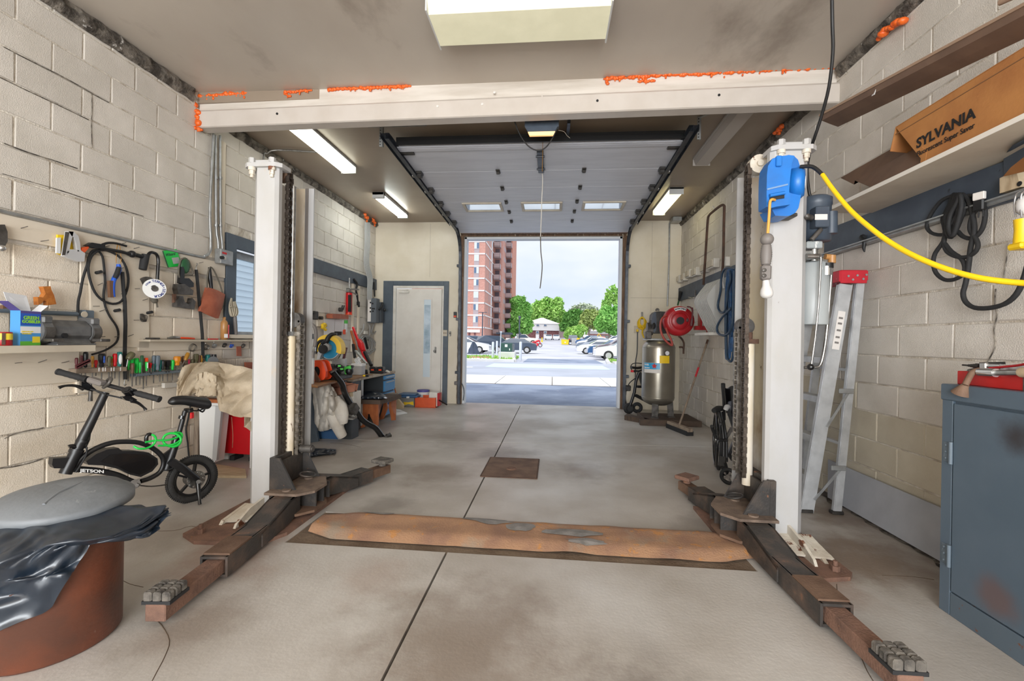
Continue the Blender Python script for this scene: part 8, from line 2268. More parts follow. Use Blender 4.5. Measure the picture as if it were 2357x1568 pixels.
for k,(a,b,r_)in enumerate(((450,580,.004),(580,640,.006),(640,700,.008),(700,760,.010),(760,850,.013))):mb.cyl(PA(a,592+(a-450)*.08,X_),PA(b,592+(b-450)*.08,X_),r_,n=10)
part('bit',mb,'dark_metal',t)
mb=MB();mb.bar(PA(905,610,X_),PA(1060,615,X_),.035,.03,ch=.004);mb.cyl(PA(1050,610,X_),PA(1330,620,X_),.012,n=10);part('body',mb,'chrome',t)
mb=MB();mb.bar(PA(830,562,X_),PA(1410,548,X_),.003,.012);part('blade',mb,'dark_metal',t)
mb=MB();mb.tube([PA(1060,662,KX+.06),PA(1300,640,KX+.06),PA(1600,612,KX+.06),PA(1833,575,KX+.06),PA(2100,520,KX+.06)],.005,8,3);solo('red_wire',mb,'red_paint','thin red hose lying across the tools on the tray','hose')
mb=MB();mb.tube([PA(1300,690,KX+.12),PA(1500,650,KX+.13),PA(1700,690,KX+.13),PA(1850,650,KX+.13),PA(2100,660,KX+.13)],.012,8,3);solo('clear_hose',mb,'grey_light','clear hose curled in the red tray','hose')
# --- upper right wall: board, cord, shelf, box
zb_,zt_=RW(2000,580).z,RW(2000,515).z
mb=MB();mb.bb((XR-.03,1.2,2.0),(XR-.001,RW(1888,560).y,2.0),.004)
a,b=RW(1905,585),RW(1905,538)
a2,b2=RW(2280,492),RW(2280,385)
ya_,yb_=a.y,a2.y
mb=MB();mb.prism([V((XR-.001,ya_,a.z)),V((XR-.001,1.2,a2.z-(a.z-a2.z)*.5*0)),V((XR-.001,1.2,a2.z+.22)),V((XR-.001,ya_,a.z+.20))],(-.028,0,0));t=solo('wall_rail',mb,'grey_blue_dark','dark blue grey board on the block wall under the cream shelf','board')
mb=MB();mb.bb((XR-.05,1.2,a.z-.028),(XR-.002,ya_,a.z-.002),.003);mb.bb((XR-.07,1.2,a.z-.012),(XR-.05,ya_,a.z-.004));part('metal_strip',mb,'galvanised',t)
mb=MB();mb.tube([RW(1985,545,.04),RW(1990,555,.05),RW(1988,570,.05),RW(1990,580,.05)],[.02,.016,.012,.004],8,2);mb.box(RW(1988,548,.045),(.02,.04,.03));solo('black_hook',mb,'black','black plastic hook with dangling tie on the dark blue board','hook')
# hank of black cord
cB=Z(2100,380,3.0155)
t=thing('cord_hank','hank of black cable hanging on the dark blue board','cord',RW(*cB(300,800),.05))
mb=MB()
def RB(l,o):return[RW(*cB(x,y),o)for x,y in l]
mb.tube(RB([(270,215),(200,250),(130,340),(100,420),(130,470),(200,485),(250,460),(225,380),(250,300)],.05),.010,8,3)
for k,(xa,xb,yb2)in enumerate(((285,235,440),(300,245,480),(315,262,500),(330,275,490),(345,290,460),(350,300,420),(320,255,430))):
 mb.tube(RB([(xa,205),(xa+12,260),(xa+4,330),(xb+22,yb2-30),(xb,yb2),(xb-22,yb2-60),(xb-8,340),(xa-18,260)],.05+.012*(k%4)),.012,8,3,True)
mb.tube(RB([(380,215),(450,215),(490,260),(505,340),(490,430),(450,490),(400,510),(350,495),(315,460)],.05),.011,8,3)
mb.tube(RB([(440,230),(440,300),(410,370),(400,430),(410,470),(440,510),(455,560),(430,610),(370,640),(300,635),(240,600),(220,540),(235,470)],.06),.011,8,3)
mb.tube(RB([(230,440),(215,530),(160,610),(145,680),(165,750),(220,795),(290,795),(350,760),(365,710),(340,650),(270,600),(225,545)],.06),.011,8,3)
mb.tube(RB([(370,215),(400,270),(425,380),(430,460),(405,570),(390,700),(370,820),(352,890),(370,950),(430,990),(530,993),(640,965),(720,900),(770,800),(800,700)],.06),.012,8,3)
part('cable',mb,'black_rubber',t)
mb=MB();mb.box(RW(*cB(465,215),.08),(.02,.05,.04),.3,.003);part('paper_tag',mb,'label_white',t)
mb=MB();mb.box(RW(*cB(468,280),.07),(.03,.05,.06),.2,.006)
for d in(-.012,.012):q=RW(*cB(475,315),.07)+V((0,d,0));mb.cyl(q,q-V((0,0,.035)),.003,n=6)
part('plug',mb,'black',t)
# shelf
SZ_=RW(2200,418).z
f_=FL(2200,338,SZ_+.02)
SXf=f_.x
yfar=FL(1915,482,SZ_+.02).y+.03
t=thing('wall_shelf','deep cream shelf on the block wall carrying the lamp carton','shelf',(XR,2.2,SZ_))
mb=MB();mb.bb((SXf,.9,SZ_),(XR-.001,yfar,SZ_+.022),.002);part('plank',mb,'shelf_cream',t)
mb=MB();mb.bb((SXf-.002,.9,SZ_-.001),(SXf,yfar,SZ_+.023));part('edge_strip',mb,'shelf_edge',t)
# supports at the frame edge
mb=MB();q=RW(2310,402);mb.prism([RW(2310,402,.03),RW(2310,360,.05),RW(2330,335,.2),V((XR-.3,1.5,SZ_-.002)),V((XR-.03,1.5,SZ_-.16))],(0,0,.0001)if False else(0,-.02,0));part('bracket',mb,'grey_blue_dark',t)
mb=MB();mb.prism([RW(2326,445,.02),RW(2326,410,.02),RW(2365,392,.02),RW(2375,430,.02)],(-.05,0,0));t2=solo('bracket_block',mb,'wood_pale','pale wooden bracket block with a hole at the frame edge','block')
mb=MB();q=RW(2347,423,.071);mb.cyl(q,q-V((.002,0,0)),.012,n=12);part('hole',mb,'black',t2)
mb=MB();mb.prism([RW(2312,406,.08),RW(2330,385,.12),RW(2375,350,.18),RW(2380,390,.12)],(-.006,0,0));solo('card_flap',mb,'cardboard','torn brown card flap hanging below the shelf','card')
# caged work light at the frame edge
t=thing('work_light','yellow handled caged work light hanging at the frame edge','work lamp',RW(2350,575,.12))
mb=MB();X_=.14
mb.tube(RWS([(2353,505),(2352,530),(2352,560)],X_),[.03,.026,.03],12,2);mb.box(RW(2352,567,X_),(.07,.07,.03),None,.008);part('handle',mb,'yellow_hose',t)
mb=MB()
for dy in(-14,0,14):mb.tube(RWS([(2352+dy,500),(2349+dy,470),(2352+dy*.8,445),(2362,436)],X_+.02*(dy==0)),.004,6,3)
mb.tube(RWS([(2338,490),(2352,494),(2366,488)],X_),.004,6);part('cage',mb,'chrome',t)
mb=MB();mb.ball(RW(2358,472,X_),(.03,.03,.045));part('bulb',mb,'bulb',t)
# lamp carton
BX=SXf+.03
zb_=SZ_+.022
t=thing('lamp_carton','long brown cardboard carton for fluorescent lamps lying on the cream shelf','carton',(BX+.1,1.7,zb_))
pbl=AX(2130,362,BX);ptl=AX(2062,292,BX-.0)
ye_b=pbl.y;ztop=ptl.z
ye_t=ptl.y
BYN=.9
zt2=AX(2200,208,BX).z
mb=MB();mb.prism([V((BX,ye_b,zb_)),V((BX,BYN,zb_)),V((BX,BYN,zt2)),V((BX,ye_t,zt2))],(.004,0,0));part('front_side',mb,'cardboard',t)
mb=MB();mb.prism([V((BX,ye_b+.02,zb_)),V((BX,BYN,zb_)),V((BX+.2,BYN,zb_)),V((BX+.2,ye_b+.02,zb_))],(0,0,.004));mb.prism([V((BX+.196,ye_b,zb_)),V((BX+.196,BYN,zb_)),V((BX+.196,BYN,zt2)),V((BX+.196,ye_t,zt2))],(.004,0,0));part('rear_side',mb,'cardboard_dark',t)
mb=MB();mb.prism([V((BX-.002,ye_t,zt2)),V((BX-.002,BYN,zt2)),V((BX+.2,BYN,zt2+.02)),V((BX+.2,ye_t,zt2+.02))],(0,0,.004));part('top_side',mb,'cardboard',t)
mb=MB();mb.prism([V((BX,ye_t,zt2)),V((BX+.2,ye_t,zt2)),V((BX+.2,ye_t+.05,zt2-.14)),V((BX,ye_t+.04,zt2-.12))],(0,.004,0));part('end_flap',mb,'cardboard',t)
tl=AX(2060,302,BX-.002);tr=AX(2357,122,BX-.002)
mb=MB();mb.bar(V((BX-.001,ye_t,zt2-.04)),V((BX-.001,BYN,zt2-.04)),.002,.004);part('crease',mb,'cardboard_dark',t)
mb=MB();mb.prism([V((BX-.002,ye_b,zb_)),V((BX-.002,ye_b+.03,zb_+.02)),V((BX-.002,ye_b+.02,zb_+.1)),V((BX-.002,ye_b-.01,zb_+.06))],(.003,0,0));part('torn_corner',mb,'cardboard',t)
s1_,s2_=AX(2113,332,BX),AX(2243,272,BX)
mid=(s1_+s2_)/2
wd=abs(s1_.y-s2_.y)
hgt=abs(AX(2180,282,BX).z-AX(2180,322,BX).z)
tx=text('lettering','SYLVANIA','print_black',t,V((BX-.003,mid.y,mid.z+.012)),(0,-1,0),(0,0,1),.074,bold=.0022,sx=1.02)
k_=wd/max(.01,tx.dimensions.y if tx.dimensions.y>.05 else tx.dimensions.x)
tx2=text('lettering','Fluorescent Super Saver','print_black',t,V((BX-.003,mid.y+.0,mid.z-.045)),(0,-1,0),(0,0,1),.038,bold=.0003,sx=.9)
# brown steel channels: one lying on the shelf, one above
t=thing('steel_channel','brown folded steel channel sticking out of the lamp carton on the shelf','channel',(BX+.08,2.4,zb_))
A_=[AX(1935,410,BX+.02),AX(1968,424,BX+.02),AX(2003,430,BX+.02)]
def chan(p0,p1,prof,m='channel_brown'):
 d=(V(p1)-V(p0));mb=MB()
 for(a,b)in zip(prof[:-1],prof[1:]):
  q=[V(p0)+V((a[0],0,a[1])),V(p0)+V((b[0],0,b[1])),V(p1)+V((b[0],0,b[1])),V(p1)+V((a[0],0,a[1]))]
  mb.add(q+[v+V((.002,0,.002))for v in q],[(0,1,2,3),(7,6,5,4),(0,4,5,1),(3,2,6,7),(1,5,6,2),(0,3,7,4)])
 return mb
e_=[AX(1935,410,BX+.15),AX(1966,425,BX+.10),AX(1968,416,BX+.10),AX(2003,431,BX+.02)]
mb=MB()
for a,b in zip(e_[:-1],e_[1:]):
 q=[a,b,V((b.x,1.6,b.z)),V((a.x,1.6,a.z))];mb.add(q+[v+V((0,0,.003))for v in q],[(0,1,2,3),(7,6,5,4),(0,4,5,1),(3,2,6,7),(1,5,6,2),(0,3,7,4)])
part('channel',mb,'channel_brown',t)
t=thing('steel_channel','long brown steel channel jutting out high above the lamp carton','channel',AT(1890,264,3.2))
p0,p1=AT(1886,266,3.2),AT(2420,-24,1.85)
mb=chan(p0,p1,[(.0,.0),(.015,-.035),(.07,-.06),(.12,-.08),(.13,-.06)]);part('channel',mb,'channel_brown',t)
mb=MB();mb.bar(p0,p1,.008,.014);part('rolled_edge',mb,'channel_edge',t)
q=p0.lerp(p1,.36)+V((.01,0,-.02));mb=MB();mb.prism([q,q+V((.004,.03,.0)),q+V((.01,.05,-.014)),q+V((.006,.02,-.02))],(-.002,0,0));part('torn_label',mb,'white_paper',t)
mb=MB();mb.tube([p1.lerp(p0,.12)+V((-.02,0,.05)),p1+V((-.02,0,.03))],.012,8,1);solo('steel_rod',mb,'channel_edge','short brown rod above the high steel channel at the frame corner','rod')
# hanger that carries the high channel
mb=MB();q=p0.lerp(p1,.75);mb.bar(V((q.x+.05,q.y,q.z-.03)),V((XR,q.y,q.z-.03)),.03,.03);mb.bb((XR-.02,q.y-.03,q.z-.25),(XR-.001,q.y+.03,q.z));
# --- outside: drive, street, car park, tower, houses, trees
def gz(y):return 0.0 if y<55 else .023*(y-55)
def GP(px,Y,o=0.0):
 p=AT(px,785,Y);return V((p.x,Y,gz(Y)+o))
def ground(name,x0,x1,y0,y1,m,top=0.0,parent=None):
 mb=MB();mb.prism([(x0,y0,gz(y0)-.3),(x1,y0,gz(y0)-.3),(x1,y1,gz(y1)-.3),(x0,y1,gz(y1)-.3)],(0,0,.3+top));return struct(name,mb,m,parent)
ground('driveway',-9,9,YB+.2,12.5,'asphalt',-.02)
sw=ground('sidewalk',-40,40,12.5,15.4,'joint_dirt',-.015)
for k in range(-8,9):
 mb=MB();mb.bb((k*1.6+.01,12.51,-.03),(k*1.6+1.59,15.39,.0));part('slab',mb,'pavement',sw)
ground('road',-90,90,15.4,25.6,'road',-.03)
mb=MB();mb.bb((-3.1,20.5,-.03),(2.6,23.6,-.024));solo('lane_marking',mb,'bike_green','pale green painted bike lane across the street','road marking')
mb=MB();mb.bb((-30,19.9,-.03),(-3.6,20.15,-.024));solo('lane_marking',mb,'line_white','white edge line painted along the street','road marking')
ground('car_park',-60,60,25.6,55,'lot',-.04)
ground('car_park',-60,60,55,175,'lot',-.04)
ground('apron',-1.7,2.9,25.6,31,'asphalt',-.03)
for a,b,lb in((-40,-2.2,'pale concrete kerb along the grass verge with the transformer'),(3.5,40,'pale concrete kerb along the far grass corner')):
 mb=MB();mb.bb((a,25.5,-.1),(b,26.6,.09));solo('street_kerb',mb,'pavement',lb,'kerb')
for x,s,lb in((-2.2,-1,'curved kerb end beside the white bollard'),(3.2,1,'curved kerb end beside the parked cars')):
 mb=MB();mb.tube([V((x,25.8,0)),V((x+.15*s,27.5,0)),V((x+.5*s,31,0))],.12,8,3);solo('street_kerb',mb,'pavement',lb,'kerb')
def lawn(x0,x1,y0,y1,lb):
 t=MB();t.bb((x0,y0,-.1),(x1,y1,.05));rr=random.Random(int(x0*7));
 for k in range(1400):
  x,y=rr.uniform(x0,x1),rr.uniform(y0,y1);h=rr.uniform(.05,.14);a=rr.uniform(0,3.14);c,s=math.cos(a)*.05,math.sin(a)*.05
  t.add([(x-c,y-s,.05),(x+c,y+s,.05),(x+rr.uniform(-.03,.03),y,.05+h)],[(0,1,2)])
 solo('grass_verge',t,'grass',lb,'grass',kind='stuff')
lawn(-16,-2.4,26.6,33,'grass verge with bollards and green transformer box')
lawn(3.6,16,26.6,31,'grass corner beside the nearest parked white car')
mb=MB();mb.bb((4.2,28.0,.04),(8,29.0,.07));solo('path_slab',mb,'pavement','pale paving slab in the grass corner by the white car','paving')
mb=MB();mb.lathe(GP(1104,29,.05),[(0,.05),(.62,.05),(.7,0)],20);solo('planter_bed',mb,'roof_red','round reddish cover in the grass verge','cover')
mb=MB();p=GP(1104,27.6,.04);mb.box(p,(1.0,.8,.06));solo('path_slab',mb,'pavement','concrete slab in front of the reddish cover','paving')
# bay lines
for k in range(5):
 mb=MB();mb.box((1.2-.4*k,34+7*k,-.036),(5.5,.14,.006));solo('bay_line',mb,'line_white','white painted bay line on the car park, %s from the street'%('first','second','third','fourth','fifth')[k],'road marking','bay lines')
 # transformer, bollards, poles
t=thing('transformer_box','dark green electrical transformer box on a concrete pad across the street','transformer',GP(1167,29))
p=GP(1167,29)
mb=MB();mb.box(p+V((0,.4,.24)),(1.1,1.0,.44),None,.03);part('pad',mb,'pavement',t)
mb=MB();mb.box(p+V((-.05,.4,.74)),(.8,.8,.58),None,.02);o=part('cabinet',mb,'xfmr_green',t)
mb=MB();mb.box(p+V((-.05,-.005,.86)),(.17,.012,.17));part('notice',mb,'white_paper',o)
mb=MB();mb.box(p+V((.18,-.005,.62)),(.05,.012,.13));part('handle_sign',mb,'white_paper',o)
mb=MB();mb.box(p+V((.38,.4,.72)),(.1,.8,.52),None,.01);part('side_fin',mb,'elec_grey',t)
for px,Y,h,lb in((1135,29,1.1,'pale bollard at the kerb, between the grey pole and the transformer'),(1144,36,1.15,'pale bollard standing behind the transformer box'),(1198.5,27,1.15,'pale bollard past the transformer, by the driveway')):
 mb=MB();mb.lathe(GP(px,Y),[(.085,0),(.085,h-.06),(.06,h-.01),(0,h)],14);solo('bollard',mb,'pole_grey',lb,'bollard','bollards')
mb=MB();p=GP(1151,26.3);mb.cyl(p,p+V((.05,0,1.75)),.03,n=8);mb.box(p+V((.05,0,1.7)),(.14,.02,.05));solo('sign_post',mb,'pole_grey','thin leaning sign post at the kerb before the transformer','post')
t=thing('light_pole','dark light pole with a flat T head in the car park before the tower','light pole',GP(1110,50))
mb=MB();p=GP(1110,50);mb.cyl(p,p+V((0,0,4.3)),.07,n=8);part('pole',mb,'pole_dark',t)
mb=MB();mb.box(p+V((0,0,4.32)),(.95,.2,.06));part('lamp_head',mb,'pole_dark',t)
t=thing('light_pole','dark light pole beside the white pickup truck','light pole',GP(1195,62))
mb=MB();p=GP(1195,62);mb.cyl(p,p+V((0,0,4.1)),.09,n=8);part('pole',mb,'pole_dark',t)
mb=MB();mb.ball(p+V((0,0,4.3)),(.18,.18,.2));mb.box(p+V((.15,0,1.9)),(.2,.2,.5));part('lamp_head',mb,'pole_dark',t)
# cars
PROF={'sedan':([(-2.25,.3),(-2.3,.62),(-2.2,.9),(-1.75,.98),(-1.0,1.40),(.25,1.42),(1.05,1.0),(1.95,.86),(2.25,.66),(2.28,.3)],[(-1.62,.98),(-.98,1.35),(.22,1.37),(.93,.99)]),'suv':([(-2.2,.35),(-2.25,.8),(-2.15,1.05),(-1.95,1.55),(-1.2,1.68),(.2,1.66),(.95,1.12),(1.9,.98),(2.2,.75),(2.22,.35)],[(-1.85,1.08),(-1.72,1.5),(-1.15,1.6),(.15,1.58),(.8,1.12)]),'pickup':([(-2.75,.5),(-2.8,.95),(-2.75,1.1),(-.85,1.12),(-.8,1.8),(.5,1.82),(1.15,1.25),(2.5,1.15),(2.75,.9),(2.75,.5)],[(-.7,1.2),(-.68,1.72),(.45,1.74),(1.0,1.22)])}
def car(pos,rz,m,kind,label,name='parked_car'):
 out,win=PROF[kind]
 t=thing(name,label,'car',pos,rz,'parked cars')
 W=.88
 mb=MB()
 def ring(y,ins):
  zm=max(z for x,z in out);return[V((x*(1-.02*ins),y,z if z<1.0 else 1.0+(z-1.0)*(1-.06*ins)))for x,z in out]
 a,b,c,d=ring(-W+.12,1),ring(-W,0),ring(W,0),ring(W-.12,1)
 def shr(r):
  return[V((p.x,p.y*(1 if p.z<1.05 else .82),p.z))for p in r]
 R2=[shr(b),shr(c)]
 n=len(out)
 mb.add(R2[0]+R2[1],[(i,(i+1)%n,n+(i+1)%n,n+i)for i in range(n)]+[tuple(reversed(range(n))),tuple(range(n,2*n))]);body=part('body',mb,m,t,True)
 for s in(-1,1):
  mb=MB();q=[V((x,s*(W*(1 if z<1.05 else .82+.18*max(0,(1.4-z))*.6)+.012),z))for x,z in win]
  mb.prism(q,(0,-s*.02,0));part('side_window',mb,'car_glass',t,True)
 for i,(a_,b_)in enumerate(((win[-1],win[-2]),(win[0],win[1]))):
  mb=MB();e=.05 if i==0 else-.05
  mb.add([(a_[0]+e*2.2,-W*.9,a_[1]+.02),(a_[0]+e*2.2,W*.9,a_[1]+.02),(b_[0]+e*1.4,W*.78,b_[1]+.03),(b_[0]+e*1.4,-W*.78,b_[1]+.03)],[(0,1,2,3)if i==0 else(3,2,1,0)])
  part('windscreen' if i==0 else 'rear_window',mb,'car_glass',t,True)
 wr_=.33 if kind!='pickup' else .42
 for x in((1.4,-1.35)if kind!='pickup' else(1.75,-1.6)):
  for s in(-1,1):
   mb=MB();mb.cyl((x,s*(W-.2),wr_),(x,s*(W+.02),wr_),wr_,n=18);w_=part('wheel',mb,'tyre',t,True)
   mb=MB();mb.cyl((x,s*(W+.0),wr_),(x,s*(W+.03),wr_),wr_*.62,n=12);part('hub',mb,'grey_light',w_,True)
 for s in(-1,1):
  mb=MB();mb.box((out[1][0]+.02,s*.68,out[2][1]-.14),(.12,.3,.16),None,.02);part('tail_lamp',mb,'tail_red',t,True)
  mb=MB();mb.box((out[-2][0]-.08,s*.66,out[-2][1]+.02),(.16,.32,.12),None,.02);part('headlamp',mb,'dial',t,True)
 return t
L0=PI
car(GP(1411,31.5)+V((1.0,0,-.03)),L0,'car_white','sedan','nearest white sedan parked past the grass corner')
car(GP(1403,35.5)+V((1.0,0,-.03)),L0,'car_mauve','suv','mauve car parked between the two white sedans')
car(GP(1396,39.5)+V((.6,0,-.03)),L0,'car_blue','sedan','blue car whose nose shows before the mauve car')
car(GP(1378,45.5)+V((.1,0,-.03)),L0,'car_white','sedan','second white sedan in the row, seen whole with dark wheel')
car(GP(1366,59)+V((0,0,-.03)),PI-.1,'car_grey','suv','grey hatchback parked beyond the second white sedan')
car(GP(1362,68),PI,'car_white','suv','white car half hidden behind the grey hatchback')
car(GP(1354,78),PI,'car_blue','suv','small dark blue car at the end of the row by the white sign')
car(GP(1413,85),PI,'car_white','suv','white van roof seen far back below the big tree')
car(GP(1182,43),PI,'car_dark','sedan','dark blue sedan with its red tail lamp past the transformer box')
car(GP(1146,45.5),0,'car_dark','suv','dark blue hatchback just behind the pale bollards')
car(GP(1072,40),0,'car_white','sedan','white car at the opening edge behind the tarpaulin')
car(GP(1098,58),0,'car_grey','suv','grey car in front of the brick tower behind the light pole')
car(GP(1125,66),.2,'car_white','sedan','white car among the vehicles at the foot of the tower')
car(GP(1145,70),.1,'car_blue','sedan','blue car among the vehicles at the tower entrance')
car(GP(1203,75),0,'car_beige','pickup','beige white pickup truck before the trees','pickup_truck')
car(GP(1263,122),-PI/2,'car_white','sedan','white car facing us at the house door side')
car(GP(1280,122),-PI/2,'car_white','sedan','white car facing us at the house corner')
car(GP(1318,84),PI/2,'car_dark','suv','dark car between the yellow skips')
# tarp covered motorcycle, motorcycle, skips, gate
mb=MB();p=GP(1091,37);mb.sheet(lambda u,v:p+V(((u-.5)*(1.05-.5*v)+.03*math.sin(v*9),-.35+.5*abs(u-.5)+.06*math.sin(u*14),.02+1.05*v*(1-.35*(2*u-1)**2))),14,8,.02);solo('covered_motorcycle',mb,'tarp','motorcycle under a dark tarpaulin on the verge','motorcycle')
t=thing('motorcycle','small red and dark motorcycle parked at the nose of the pickup','motorcycle',GP(1235,66))
p=GP(1235,66)
for dx in(-.5,.55):
 mb=MB();c=p+V((dx,0,.32));mb.tube([c+V((.26*math.cos(a),0,.26*math.sin(a)))for a in[2*PI*k/16 for k in range(16)]],.06,6,1,True);part('wheel',mb,'tyre',t)
mb=MB();mb.tube([p+V((-.7,0,.75)),p+V((-.2,0,.75)),p+V((.2,0,.95)),p+V((.45,0,.9)),p+V((.55,0,.35))],[.06,.14,.16,.1,.05],8,2);mb.box(p+V((.05,0,.45)),(.5,.3,.35),None,.05);part('body',mb,'tail_red',t)
mb=MB();mb.cyl(p+V((.35,-.35,1.1)),p+V((.35,.35,1.1)),.025,n=8);part('handlebar',mb,'black',t)
t=thing('skip_bin','yellow waste skip at the end of the car park','skip',GP(1301,80))
mb=MB();p=GP(1301,80);mb.prism([p+V((-.62,0,.05)),p+V((.58,0,.05)),p+V((.66,0,.92)),p+V((-.7,0,1.0))],(0,1.2,0));part('body',mb,'yellow',t)
mb=MB();mb.box(p+V((-.0,-.02,.45)),(.25,.03,.18));part('badge',mb,'print_white',t)
t=thing('skip_bin','grey waste bin with a yellow end beside the dark car','skip',GP(1325,80))
mb=MB();p=GP(1325,80);mb.box(p+V((-.25,.5,.6)),(.9,1.1,1.2),None,.04);part('body',mb,'grey_light',t)
mb=MB();mb.box(p+V((.45,.45,.62)),(.5,1.1,1.25),None,.04);part('yellow_end',mb,'yellow',t)
for px,Y,lb in((1336,78,'yellow and white guard post beside the grey waste bin'),(1247.5,96,'yellow hydrant post at the lawn edge')):
 mb=MB();p=GP(px,Y);mb.cyl(p,p+V((0,0,1.0)),.1,n=8);mb.box(p+V((0,0,.2)),(.4,.3,.4),None,.03);solo('guard_post',mb,'yellow',lb,'post')
mb=MB();p=GP(1348,92);mb.box(p+V((0,0,1.5)),(1.0,.1,.5));mb.cyl(p,p+V((-.3,0,1.4)),.06,n=6);mb.cyl(p+V((-.2,0,1.5)),p+V((-.2,0,2.3)),.08,n=6);solo('notice_board',mb,'white_paper','white notice board at the far end of the parked row','sign')
t=thing('mini_digger','small orange machine far back by the fence','digger',GP(1387,105))
mb=MB();p=GP(1387,105);mb.box(p+V((0,0,.8)),(1.1,.8,.9),None,.1);part('cab',mb,'orange_plastic',t)
mb=MB();mb.tube([p+V((-.3,0,1.2)),p+V((-.9,0,2.0)),p+V((-1.3,0,1.1))],.1,6,1);part('boom',mb,'yellow',t)
mb=MB();mb.box(p+V((0,0,.2)),(1.3,.9,.35),None,.05);part('track',mb,'black',t)
t=thing('chain_fence','long pale fence along the far edge of the car park','fence',GP(1400,112))
for k in range(9):
 mb=MB();mb.box(GP(1362+9*k,112,.8),(.9,.05,1.4));part('panel',mb,'grey_light',t)
 # brick tower
def zt(py,Y):return AT(1100,py,Y).z
X1=AT(1115,700,95).x;X0=X1-16
t=thing('apartment_tower','tall red brick apartment tower with white bands and stacked balconies','building',(X1-8,100,gz(95)))
ZT=40
mb=MB();mb.bb((X0,95,0),(X1,112,ZT));part('brick_block',mb,'brick_red',t)
X2=AT(1154,700,108).x;mb=MB();mb.bb((X1,109,0),(X2,120,ZT));part('recess_block',mb,'brick_red',t)
X3=AT(1178,700,118).x;mb=MB();mb.bb((X2,118,0),(X3,130,ZT));part('rear_block',mb,'brick_pale',t)
zb0,fh=zt(754,95),2.645
xa,xb=AT(1089.5,700,95).x,AT(1101,700,95).x
mb=MB();mb.bb((xa,94.96,zb0),(xb,95,ZT));part('window_strip',mb,'panel_mauve',t)
for k in range(0,12):
 z=zb0+fh*k
 mb=MB();mb.bb((X0,94.9,z-.14),(X1+.1,95,z+.14));mb.bb((X1,94.9,z-.14),(X1+.1,109,z+.14));part('floor_band',mb,'band_white',t)
 mb=MB();mb.bb((xa+.02,94.9,z+1.05),(xb-.02,94.97,z+2.42));w_=part('window',mb,'band_white',t)
 for i,(u0,u1)in enumerate(((.04,.5),(.54,.96))):
  mb=MB();mb.bb((xa+(xb-xa)*u0,94.86,z+1.12),(xa+(xb-xa)*u1,94.9,z+2.36));part('pane',mb,'win_dark' if(i+k)%3==1 else 'win_curtain',w_)
 mb=MB();mb.bb((X1+.005,104.5,z+.3),(X1+.06,106.2,z+2.4));w_=part('window',mb,'band_white',t)
 mb=MB();mb.bb((X1+.06,104.7,z+.9),(X1+.08,106,z+2.3));part('pane',mb,'win_curtain',w_)
 mb=MB();mb.bb((X1+.005,101.2,z+.8),(X1+.06,102,z+2.3));part('window',mb,'panel_mauve',t)
 # balconies of the recess, the side stack and the rear stack
 for(bx0,bx1,y0_,y1_)in((AT(1135,700,107).x,AT(1149,700,107).x,107,109),(AT(1152,700,112).x,AT(1158,700,112).x,112,118),(AT(1162.5,700,116).x,AT(1175,700,116).x,116,118)):
  zz=z-1.25 if y0_<116 else z-2.1
  mb=MB();mb.bb((bx0,y0_,zz),(bx1,y1_,zz+.18));mb.bb((bx0,y0_,zz+.1),(bx1,y0_+.08,zz+1.2));b_=part('balcony',mb,'balcony',t)
  mb=MB();mb.bb((bx1-.06,y0_,zz+.05),(bx1+.04,y1_,zz+1.2));part('side_panel',mb,'panel_mauve',b_)
  mb=MB();mb.bb((bx0+.1,y1_-.05,zz+.2),(bx1-.3,y1_-.01,zz+2.45));part('dark_opening',mb,'balcony_dark',b_)
mb=MB();a,b=AT(1142,765,104),AT(1175,770,104);mb.bb((a.x,104,b.z),(b.x,110,a.z),.02);part('entrance_canopy',mb,'pole_dark',t)
mb=MB();mb.bb((X0,94.7,zt(764,95)-.15),(AT(1106,700,95).x,95,zt(759,95)));part('lower_canopy',mb,'band_white',t)
for px in(1080,1093):
 mb=MB();a=AT(px,775,94.9);mb.box((a.x,94.95,1.8),(.4,.1,2.2));part('entry_door',mb,'brick_dark',t)
 # the white and brick house
YH=140
hx0,hx1=AT(1208,750,YH).x,AT(1286.5,750,YH).x
zb_,zm_,ze_=gz(YH),AT(1245,761,YH).z,AT(1245,745.5,YH).z
t=thing('house','two storey house with white upper floor and dark brick below','house',((hx0+hx1)/2,YH+4,zb_))
mb=MB();mb.bb((hx0,YH,zb_),(hx1,YH+9,zm_));part('brick_wall',mb,'brick_dark',t)
mb=MB();mb.bb((hx0-.1,YH-.3,zm_),(hx1+.1,YH+9,ze_));part('upper_wall',mb,'siding_white',t)
apx=AT(1247,733,YH+2)
mb=MB();e=.5;mb.add([(hx0-e,YH-e,ze_),(hx1+e,YH-e,ze_),(hx1+e,YH+9,ze_),(hx0-e,YH+9,ze_),(apx.x-.4,YH+4.5,apx.z+.3),(apx.x+.4,YH+4.5,apx.z+.3)],[(0,1,5,4),(1,2,5),(2,3,4,5),(3,0,4),(3,2,1,0)]);part('roof',mb,'roof_grey',t)
for px,py,w_,h_ in((1238,749,8,5),(1255,749,8,5),(1237,765,7,6),(1255,765,7,5)):
 a,b=AT(px-w_/2,py+h_/2,YH-.35),AT(px+w_/2,py-h_/2,YH-.35);mb=MB();mb.bb((a.x,YH-.42,a.z),(b.x,YH-.3,b.z));o=part('window',mb,'band_white',t)
 mb=MB();mb.bb((a.x+.12,YH-.46,a.z+.1),(b.x-.12,YH-.42,b.z-.1));part('pane',mb,'win_dark',o)
for px in(1237,1255):
 a,b=AT(px-4,778,YH-.2),AT(px+4,769,YH-.2);mb=MB();mb.bb((a.x,YH-.2,zb_),(b.x,YH,b.z));part('door',mb,'white_paper',t)
